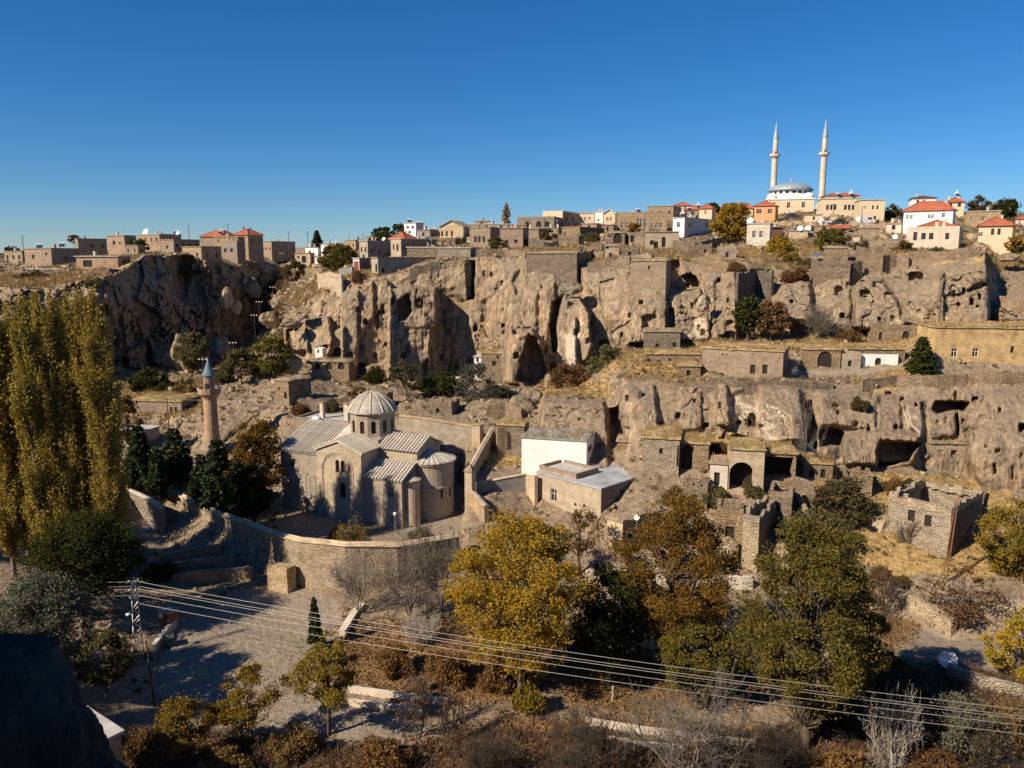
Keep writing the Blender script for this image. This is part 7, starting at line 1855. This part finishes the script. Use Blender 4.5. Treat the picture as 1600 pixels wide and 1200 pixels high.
boulder('leaning block beside the corner ruin', 1137, 858, 98, 34, 40, 'rock_pale', 17)
boulder('rounded rock in the slope above the corner ruin', 1150, 800, 102, 46, 30, 'rock', 18)
boulder('dark rock mass left of the pale stump foot', 1398, 838, 100.5, 30, 40, 'rock_grey', 19)
boulder('pale rock shoulder between the poplar tops', 20, 485, 192, 50, 60, 'rock_pale', 22)
FB = Vector((-4.75, 6.6, CAMZ - 5.25))
boulder('huge boulder with shade painted near-black in the bottom left corner', 0, 0, 7, 0, 0, 'rock_shade_dark', 23, loc=FB, size=(1.4, 1.4, 1.75), sub=7, rough=.2, facet=.15)
# unseen outcrops added left of the view to shade the foreground boulder
for i, (x, y, z, s) in enumerate([(-10.5, 2.0, CAMZ - .5, (3.5, 3.0, 5.0)), (-15, 6.0, CAMZ - 3.5, (4, 4, 6.5))]):
    boulder(['tall unseen outcrop added left of the view to cast shade', 'second unseen outcrop added further left to cast shade'][i], 0, 0, 7, 0, 0, 'rock_grey', 31 + i, loc=Vector((x, y, z)), size=s, sub=5)
# ------------------------------------------------------------------ poles, mast, wires
def lattice(label, px, pb, pt, D):
    b = P(px, pb, D); h = P(px, pt, D).z - b.z + .0
    r = empty('lattice_mast', b, .5); tag(r, label, 'power mast')
    w0, w1 = .48, .2
    mb = MB(); cs = [(-1,-1),(1,-1),(1,1),(-1,1)]
    for sx, sy in cs: mb.tube((sx*w0, sy*w0, -.6), (sx*w1, sy*w1, h), .05, n=4)
    mb.build('legs', M['metal_grey'], r)
    mb = MB(); n = 11
    for i in range(n):
        z0, z1 = h * i / n, h * (i + 1) / n; a, c = w0 + (w1 - w0) * i / n, w0 + (w1 - w0) * (i + 1) / n
        for k in range(4):
            (x0, y0), (x1, y1) = cs[k], cs[(k + 1) % 4]
            if (i + k) % 2: mb.tube((x0*a, y0*a, z0), (x1*c, y1*c, z1), .03, n=3)
            else: mb.tube((x1*a, y1*a, z0), (x0*c, y0*c, z1), .03, n=3)
    mb.build('bracing', M['metal_grey'], r)
    for j, zz in enumerate((h - .1, h - 1.1, h - 1.9)):
        mb = MB(); mb.box(-.5, .5, -.05, .05, zz, zz + .08); mb.build('crossarm', M['metal_grey'], r)
        for s_ in (-.45, .45):
            mb = MB(); mb.lathe([(.03, 0), (.07, .05), (.05, .1), (.07, .15), (.02, .22)], 6); mb.build('insulator', M['metal_white'], r, (s_, 0, zz + .08))
    mb = MB(); mb.lathe([(.05, 0), (.22, .05), (.24, .2), (.05, .3)], 8); mb.build('lamp', M['metal_white'], r, (-.75, -.2, h - 3.6))
    mb = MB(); mb.tube((-.75, -.2, h - 3.3), (-.3, 0, h - 3.2), .025, n=4); mb.build('lamp_arm', M['metal_grey'], r)
    return r
lattice('grey lattice power mast beside the shaded road bend', 217, 1020, 908, 80)
def pole(label, px, pb, pt, D, r0=.11, mat='wood_pole', arm=0, name='utility_pole', group=None, lean=0.0):
    b = P(px, pb, D); h = P(px, pt, D).z - b.z
    r = empty(name, b); tag(r, label, 'pole', group)
    mb = MB(); mb.tube((0, 0, -.8), (lean * h, 0, h), r0, r0 * .7, 7); mb.build('shaft', M[mat], r)
    for k in range(arm):
        mb = MB(); mb.box(-.8, .8, -.05, .05, h - .3 - k * .7, h - .2 - k * .7); mb.build('crossarm', M[mat], r, (lean * h, 0, 0))
        for s_ in (-.7, 0, .7):
            mb = MB(); mb.lathe([(.03, 0), (.06, .06), (.03, .16)], 5); mb.build('insulator', M['metal_white'], r, (lean * h + s_, 0, h - .2 - k * .7))
    return r
pole('black leaning pole in front of the lattice mast', 241, 1092, 1000, 70, .12, 'wood_pole', lean=-.06)
pole('rusty left pole of the pair beside the ruined pale house', 1475, 888, 778, 90, .1, 'rust_pole', lean=.08)
pole('rusty right pole of the pair beside the ruined pale house', 1481, 888, 776, 90, .1, 'rust_pole', lean=.06)
pole('thin rusty post among the orange shrubs', 812, 1088, 992, 70, .06, 'rust_pole', 1)
pole('dark post by the lower kerbs', 691, 1122, 1064, 68, .09, 'wood_pole')
pole('white trunk-like post in the garden below the golden tree', 957, 1098, 1072, 72, .13, 'plaster_pale')
far_poles = [(39,415,368,250,'pole at the far left plateau house'),(297,396,352,290,'pole left of the red hipped roofs'),(357,380,350,320,'pole among the red hipped roofs'),(482,402,361,310,'twin-armed pole left of the dark conifer'),
 (546,396,366,320,'pole above the canyon rim tree'),(568,392,364,300,'dark pole behind the pilastered house'),(851,380,340,236,'pole before the arcaded ridge house'),(892,378,338,236,'pole right of the arcaded ridge house'),
 (963,372,334,236,'pole at the corner of the arched mansion'),(1301,352,318,240,'pole before the cream two-storey house'),(1344,376,322,225,'tall pole by the parked van'),(264,672,622,152,'thin pole left of the minaret'),(452,398,362,340,'radio mast on the dark canyon-head house')]
for px, pb, pt, D_, lab in far_poles:
    pole(lab, px, pb, pt, D_, .13, 'wood_pole', 2 if 'twin' in lab or 'mast' in lab else (1 if px % 2 else 0), group='village utility poles')
def wire(label, a, b, sag, r=.02, name='power_line'):
    n = 26; pts = [a.lerp(b, i / n) - Vector((0, 0, sag * 4 * (i / n) * (1 - i / n))) for i in range(n + 1)]
    o0 = pts[0]
    me = tubes_mesh(name, [(p - o0, q - o0, r, r) for p, q in zip(pts[:-1], pts[1:])], M['wire'], 4)
    o = bpy.data.objects.new(name, me); COL.objects.link(o); o.location = o0
    tag(o, label, 'cable', 'power lines from the lattice mast')
for i, (y0, y1, lab) in enumerate([(909,1128,'topmost'),(916,1139,'second'),(920,1143,'third'),(930,1153,'fourth'),(943,1167,'lowest')]):
    wire(lab + ' power line sagging from the mast to the lower right', P(217, y0, 80), P(1770, y1, 52), .9, .021)
    if i < 4: wire(lab + ' power line running from the mast to the left edge', P(215, y0, 80), P(-330, y0 - 22 + 3 * i, 92), .7, .014)
lattice('lattice mast beyond the right edge carrying the power lines', 1772, 1290, 1126, 52)
for i, (x0, y0, D0, x1, y1, D1) in enumerate([(264,624,152,640,612,152),(640,612,152,860,618,150)]):
    wire(['left span of the thin cable behind the church', 'right span of the thin cable behind the church'][i], P(x0, y0, D0), P(x1, y1, D1), .8, .025, 'cable')
# floodlight posts in the canyon
def floodlight(label, px, py, D, h=5.0):
    t_ = P(px, py, D); r = empty('floodlight_post', t_ - Vector((0, 0, h))); tag(r, label, 'lamp', 'floodlight posts in the canyon')
    mb = MB(); mb.tube((0, 0, -1.5), (0, 0, h), .08, .06, 6); mb.build('post', M['metal_dark'], r)
    mb = MB(); mb.box(-.95, .95, -.04, .04, h - .1, h); mb.build('crossbar', M['metal_dark'], r)
    for k in (-.8, 0, .8):
        mb = MB(); mb.box(-.26, .26, -.12, .12, 0, .42); mb.build('lamp_head', M['metal_white'], r, (k, -.15, h)).scale = (.6, .6, .6)
for px, py, D_, lab in [(405,472,240,'canyon floodlight post at mid height'),(397,493,236,'lower canyon floodlight post'),(440,396,330,'uppermost canyon floodlight post'),(426,449,262,'upper canyon floodlight post'),(317,562,186,'floodlight post right behind the minaret tip'),(364,536,212,'floodlight post among the canyon mouth trees')]:
    floodlight(lab, px, py, D_)
# rooftop gear
def heater(label, px, py, D, s=1.0, rz=.3):
    b = P(px, py, D); r = empty('solar_heater', b, rz); r.scale = (s, s, s); tag(r, label, 'solar heater', 'rooftop solar water heaters')
    mb = MB(); mb.add([(-1,-.8,.1),(1,-.8,.1),(1,.6,1.1),(-1,.6,1.1),(-1,-.8,.18),(1,-.8,.18),(1,.6,1.18),(-1,.6,1.18)], [(3,2,1,0),(4,5,6,7),(0,1,5,4),(1,2,6,5),(2,3,7,6),(3,0,4,7)]); mb.build('collector', M['solar_blue'], r)
    mb = MB(); mb.tube((-.9, .8, 1.5), (.9, .8, 1.5), .32, n=12); mb.build('tank', M['metal_white'], r)
    for x in (-.8, .8):
        mb = MB(); mb.tube((x, .8, -.3), (x, .8, 1.3), .04, n=4); mb.build('leg', M['metal_grey'], r)
        mb = MB(); mb.tube((x, -.7, -.3), (x, -.7, .15), .04, n=4); mb.build('leg', M['metal_grey'], r)
    if int(px) % 3 == 0:
        mb = MB(); mb.tube((.3, .9, 1.7), (.3, .9, 2.9), .24, n=10); mb.build('cold_tank', M['metal_white'], r)
for px, py, D_, lab in [(62,388,250,'solar heater on the long plateau house'),(97,386,258,'second solar heater on the long plateau house'),(275,366,300,'solar heater on the long low plateau house'),(345,366,312,'solar heater before the red hipped roofs'),
   (350,364,318,'second solar heater by the red hipped roofs'),(640,348,300,'solar heater on the modern white house'),(655,352,302,'solar heater right of the modern white house'),(768,354,285,'solar heater on the long ridge building'),
   (998,332,296,'tall white heater behind the arched mansion'),(1078,330,285,'heater on the brown gabled house'),(1092,326,280,'second heater on the brown gabled house'),(1312,308,268,'left heater on the red-roofed upper storey'),(1332,308,268,'right heater on the red-roofed upper storey'),
   (1497,308,268,'heater on the small house behind the big white house'),(1068,340,234,'white tank heater on the bright white house'),(525,384,300,'heater on the white cube house')]:
    heater(lab, px, py, D_, .8)
def dish(label, px, py, D, r_=.55, up=.8):
    b = P(px, py, D); r = empty('satellite_dish', b); tag(r, label, 'dish', 'satellite dishes')
    mb = MB(); mb.lathe([(0, 0), (r_ * .5, .05), (r_ * .85, .15), (r_, .22)], 14); o = mb.build('reflector', M['metal_white'], r, (0, 0, up)); o.rotation_euler = (radians(62), 0, radians(-25))
    mb = MB(); mb.tube((0, .05, -.6), (0, .05, up), .04, n=5); mb.build('mount', M['metal_grey'], r)
    mb = MB(); mb.tube((0, 0, up), (-.25, -.6, up + .35), .02, n=4); mb.box(-.3, -.2, -.66, -.56, up + .3, up + .4); mb.build('feed_arm', M['metal_grey'], r)
for px, py, D_, rr, lab in [(228,366,300,1.3,'large white dish on the plateau house roof'),(278,368,298,.8,'smaller dish beside the plateau roof'),(1172,350,208,.9,'white dish on the beige flat house'),(1250,362,214,.8,'left dish of two in the garden'),(1262,362,214,.8,'right dish of two in the garden'),
   (1480,1042,gD(1480,1042)-.3,.9,'pale disc dish standing in the shaded road'),(600,378,240,.6,'dish on the pilastered house'),(1398,376,182,.6,'dish left of the shuttered house'),(719,404,219,.6,'dish on the low whitish house'),(995,818,100,.4,'dish on the lower turf-roofed house')]:
    dish(lab, px, py, D_, rr)
# vehicles on the hill road
def car(label, px, py, D, mat, van=False, rz=.2):
    b = P(px, py, D); r = empty('parked_car' if not van else 'parked_van', b, rz); tag(r, label, 'van' if van else 'car')
    L_, H_ = 4.3, 1.45
    prof = [(-2.1,.3),(2.1,.3),(2.15,.7),(1.9,.9),(1.0,.95),(.45,H_),(-1.3,H_),(-1.95,.95),(-2.12,.8)] if not van else [(-2.3,.3),(2.3,.3),(2.35,.95),(1.9,1.15),(1.4,1.95),(-2.25,2.0),(-2.32,.9)]
    k = len(prof); vs = [(x, -.85, z) for x, z in prof] + [(x, .85, z) for x, z in prof]
    mesh_obj('body', vs, [tuple(range(k)), tuple(range(2*k-1, k-1, -1))] + [((i+1)%k, i, k+i, k+(i+1)%k) for i in range(k)], M[mat], r)
    mb = MB(); (mb.box(-1.2,.35,-.87,.87,.98,1.36) if not van else mb.box(.2,1.4,-.87,.87,1.2,1.75)); mb.build('window', M['dark_glass'], r)
    for x in (-1.3, 1.35):
        for y in (-.82, .82):
            mb = MB(); mb.tube((x, y-.1, .32), (x, y+.1, .32), .33, n=12); mb.build('wheel', M['metal_dark'], r)
car('silver car parked below the cream hill house', 1291, 350, 228, 'car_white'); car('white van parked beside the tall pole', 1352, 350, 226, 'car_white', True, .1)
car('dark car parked under the mosque wall', 1238, 341, 262, 'car_dark'); car('dark car parked right of the silver car', 1313, 351, 226, 'car_dark')
# roadside things
def bin_():
    b = gP(263, 1010); r = empty('waste_container', b, .4); tag(r, 'open dark green waste container at the road bend', 'bin')
    mb = MB(); t0, t1, h, th = .42, .58, 1.15, .05
    for s in range(4):
        c, s_ = cos(s*pi/2), sin(s*pi/2)
        q = [(-t0,-t0,.1),(t0,-t0,.1),(t1,-t1,h),(-t1,-t1,h),(-t0,-t0+th,.1),(t0,-t0+th,.1),(t1,-t1+th,h),(-t1,-t1+th,h)]
        mb.add([(x*c-y*s_, x*s_+y*c, z) for x,y,z in q], [(0,1,2,3),(7,6,5,4),(0,4,5,1),(1,5,6,2),(2,6,7,3),(3,7,4,0)])
    mb.box(-t0+.01, t0-.01, -t0+.01, t0-.01, .08, .12); mb.build('body', M['bin_green'], r)
    mb = MB(); [mb.tube((x,-.35,.06),(x,.35,.06),.06,n=8) for x in (-.35,.35)]; mb.build('axle', M['metal_dark'], r)
    mb = MB(); mb.box(-.62,.62,-.62,-.58,h-.02,h+.05); mb.box(-.62,.62,.58,.62,h-.02,h+.05); mb.build('rim', M['metal_dark'], r)
bin_()
def kiosk():
    b = P(263, 977, 86.5); r = empty('utility_kiosk', b, radians(-20)); tag(r, 'reddish brick utility kiosk with round white sign by the road', 'kiosk')
    mb = MB(); mb.box(-.75, .75, -.55, .9, -.8, 1.75); mb.build('wall', M['brick_red'], r)
    mb = MB(); mb.box(-.82, .82, -.62, .97, 1.75, 1.85); mb.build('roof', M['concrete'], r)
    mb = MB(); mb.tube((-.45, -.6, 1.35), (-.45, -.56, 1.35), .3, n=18); mb.build('sign', M['metal_white'], r)
    mb = MB(); mb.box(.02, .6, -.575, -.552, .1, 1.4); mb.build('door', M['wood_brown'], r)
kiosk()
def tarp(label, px, py, D, w_, seed):
    b = P(px, py, D); rng = np.random.default_rng(seed); n = 9
    gx, gy = np.meshgrid(np.linspace(-w_/2, w_/2, n), np.linspace(-w_*.35, w_*.35, n)); gz = .35 + .3 * fbm(gx*1.7+seed, gy*1.7, gx*0, 3, seed) - .25*(np.hypot(gx/w_, gy/w_)*2)
    idx = np.arange(n*n).reshape(n, n); q = np.stack([idx[:-1,:-1], idx[:-1,1:], idx[1:,1:], idx[1:,:-1]], -1).reshape(-1, 4)
    me = np_mesh('tarpaulin', np.stack([gx, gy, gz], -1).reshape(-1, 3), q, M['tarp_blue']); o = bpy.data.objects.new('tarpaulin', me); COL.objects.link(o); o.location = b
    sm = o.modifiers.new('thick', 'SOLIDIFY'); sm.thickness = .03
    tag(o, label, 'tarpaulin')
tarp('blue tarpaulin heap below the pale terrace wall', 228, 829, 113.5, 1.5, 3); tarp('blue tarpaulin under the conifers', 302, 730, 130, 1.6, 5); tarp('blue tarpaulin beside the square rubble tower', 1281, 400, 182, 2.6, 7)
hs('small flat-roofed pump house in the dark bottom left', 96, 155, 196, 1215, 1124, 36, D=57.5, mat='stone_grey', smat='stone_tan', rm='concrete', name='pump_house', fw=[], down=4)
def lamp_post():
    b = P(618, 838, 107); r = empty('yard_lamp', b); tag(r, 'small white yard lamp before the church chapel', 'lamp')
    mb = MB(); mb.tube((0,0,-.3),(0,0,3.0),.05,n=6); mb.build('post', M['metal_grey'], r)
    mb = MB(); mb.lathe([(.05,0),(.22,.08),(.26,.4),(.1,.5),(0,.52)],10); mb.build('lamp_head', M['metal_white'], r, (0,0,3.0))
lamp_post()
def fence():
    r = empty('garden_fence', P(1165, 404, 196)); tag(r, 'weathered post fence along the hill garden', 'fence'); o0 = r.location
    pts = [P(1165 + 120 * i / 20, 404 - 2 * i / 20, 196 - 4 * i / 20) for i in range(21)]
    for p in pts:
        mb = MB(); mb.box(-.06, .06, -.06, .06, -.4, 1.5); mb.build('post', M['wood_pale'], r, p - o0)
    for z_ in (.5, 1.2):
        for p, q in zip(pts[:-1], pts[1:]):
            mb = MB(); mb.tube(p - o0 + Vector((0,-.08,z_)), q - o0 + Vector((0,-.08,z_)), .04, n=4); mb.build('rail', M['wood_pale'], r)
fence()
# poplars continuing the row beyond the left edge
for i, (x, y, h) in enumerate([(-62,44,26),(-68,50,28),(-58,52,24),(-74,56,30),(-66,60,27),(-67,95,31),(-72,100,31),(-74,91,30)]):
    tm, cm = POP[i % 4]
    plant('poplar', ['poplar beyond the left edge nearest the viewpoint','poplar beyond the left edge, second from the viewpoint','small poplar beyond the left edge','tall outer poplar beyond the left edge','poplar beyond the left edge before the row','poplar continuing the row behind its left end','rearmost poplar continuing the row beyond the left edge','outer poplar continuing the row beyond the left edge'][i], 'tree', Vector((x, y, CAMZ - 38.5)), tm, cm, 'poplars beyond the left edge', (1.15, 1.15, h / 30.0), i * .9)

for i, (px, py, D_, w_, h_, lab) in enumerate([(395,452,270,26,30,'crag below the tall parapet house'),
   (262,560,214,40,36,'dark boulder at the shaded cliff foot'),(345,545,225,44,34,'boulder beside the canyon path'),(420,500,232,30,26,'boulder on the right canyon side'),(436,470,238,30,24,'lit boulder on the right canyon rim'),
   (470,488,184,40,14,'flat lit ledge block at the left cliff'),(455,505,182,34,18,'ledge block below the flat lit one')]):
    boulder(lab, px, py, D_, w_, h_, ['rock_grey', 'rock'][i % 2], 50 + i, rough=.3, facet=.8)

def water_tank():
    r = empty('water_tank', P(495, 657, 136.5), .3); tag(r, 'rounded white water tank on the street roof behind the church', 'tank')
    mb = MB(); mb.lathe([(.85, -.3), (.9, 0), (.88, .35), (.7, .62), (.35, .78), (.12, .8)], 18); mb.build('body', M['metal_white'], r, smooth=True)
    mb = MB(); mb.lathe([(.2, .78), (.2, .88), (0.0, .9)], 10); mb.build('lid', M['metal_grey'], r)
water_tank()
def window_grilles():
    """three wrought arches on the front of the grey-roofed house"""
    h = h_big
    for i, fx in enumerate((.66, .75, .84)):
        p = h['O'] + h['ux'] * (h['W'] * fx) - h['uy'] * .06 + Vector((0, 0, h['H'] * .34))
        r = empty('arch_frame', p, -h['a']); tag(r, ['left', 'middle', 'right'][i] + ' wrought arch on the front of the grey-roofed house', 'arch', 'wrought arches on the house front')
        mb = MB(); w_ = .42; pts = [Vector((-w_, 0, -.9)), Vector((-w_, 0, .6))] + [Vector((-w_ * cos(pi * k / 8), 0, .6 + w_ * sin(pi * k / 8))) for k in range(1, 8)] + [Vector((w_, 0, .6)), Vector((w_, 0, -.9))]
        for a, b in zip(pts[:-1], pts[1:]): mb.tube(a, b, .045, n=5)
        mb.build('frame', M['metal_dark'], r)
window_grilles()
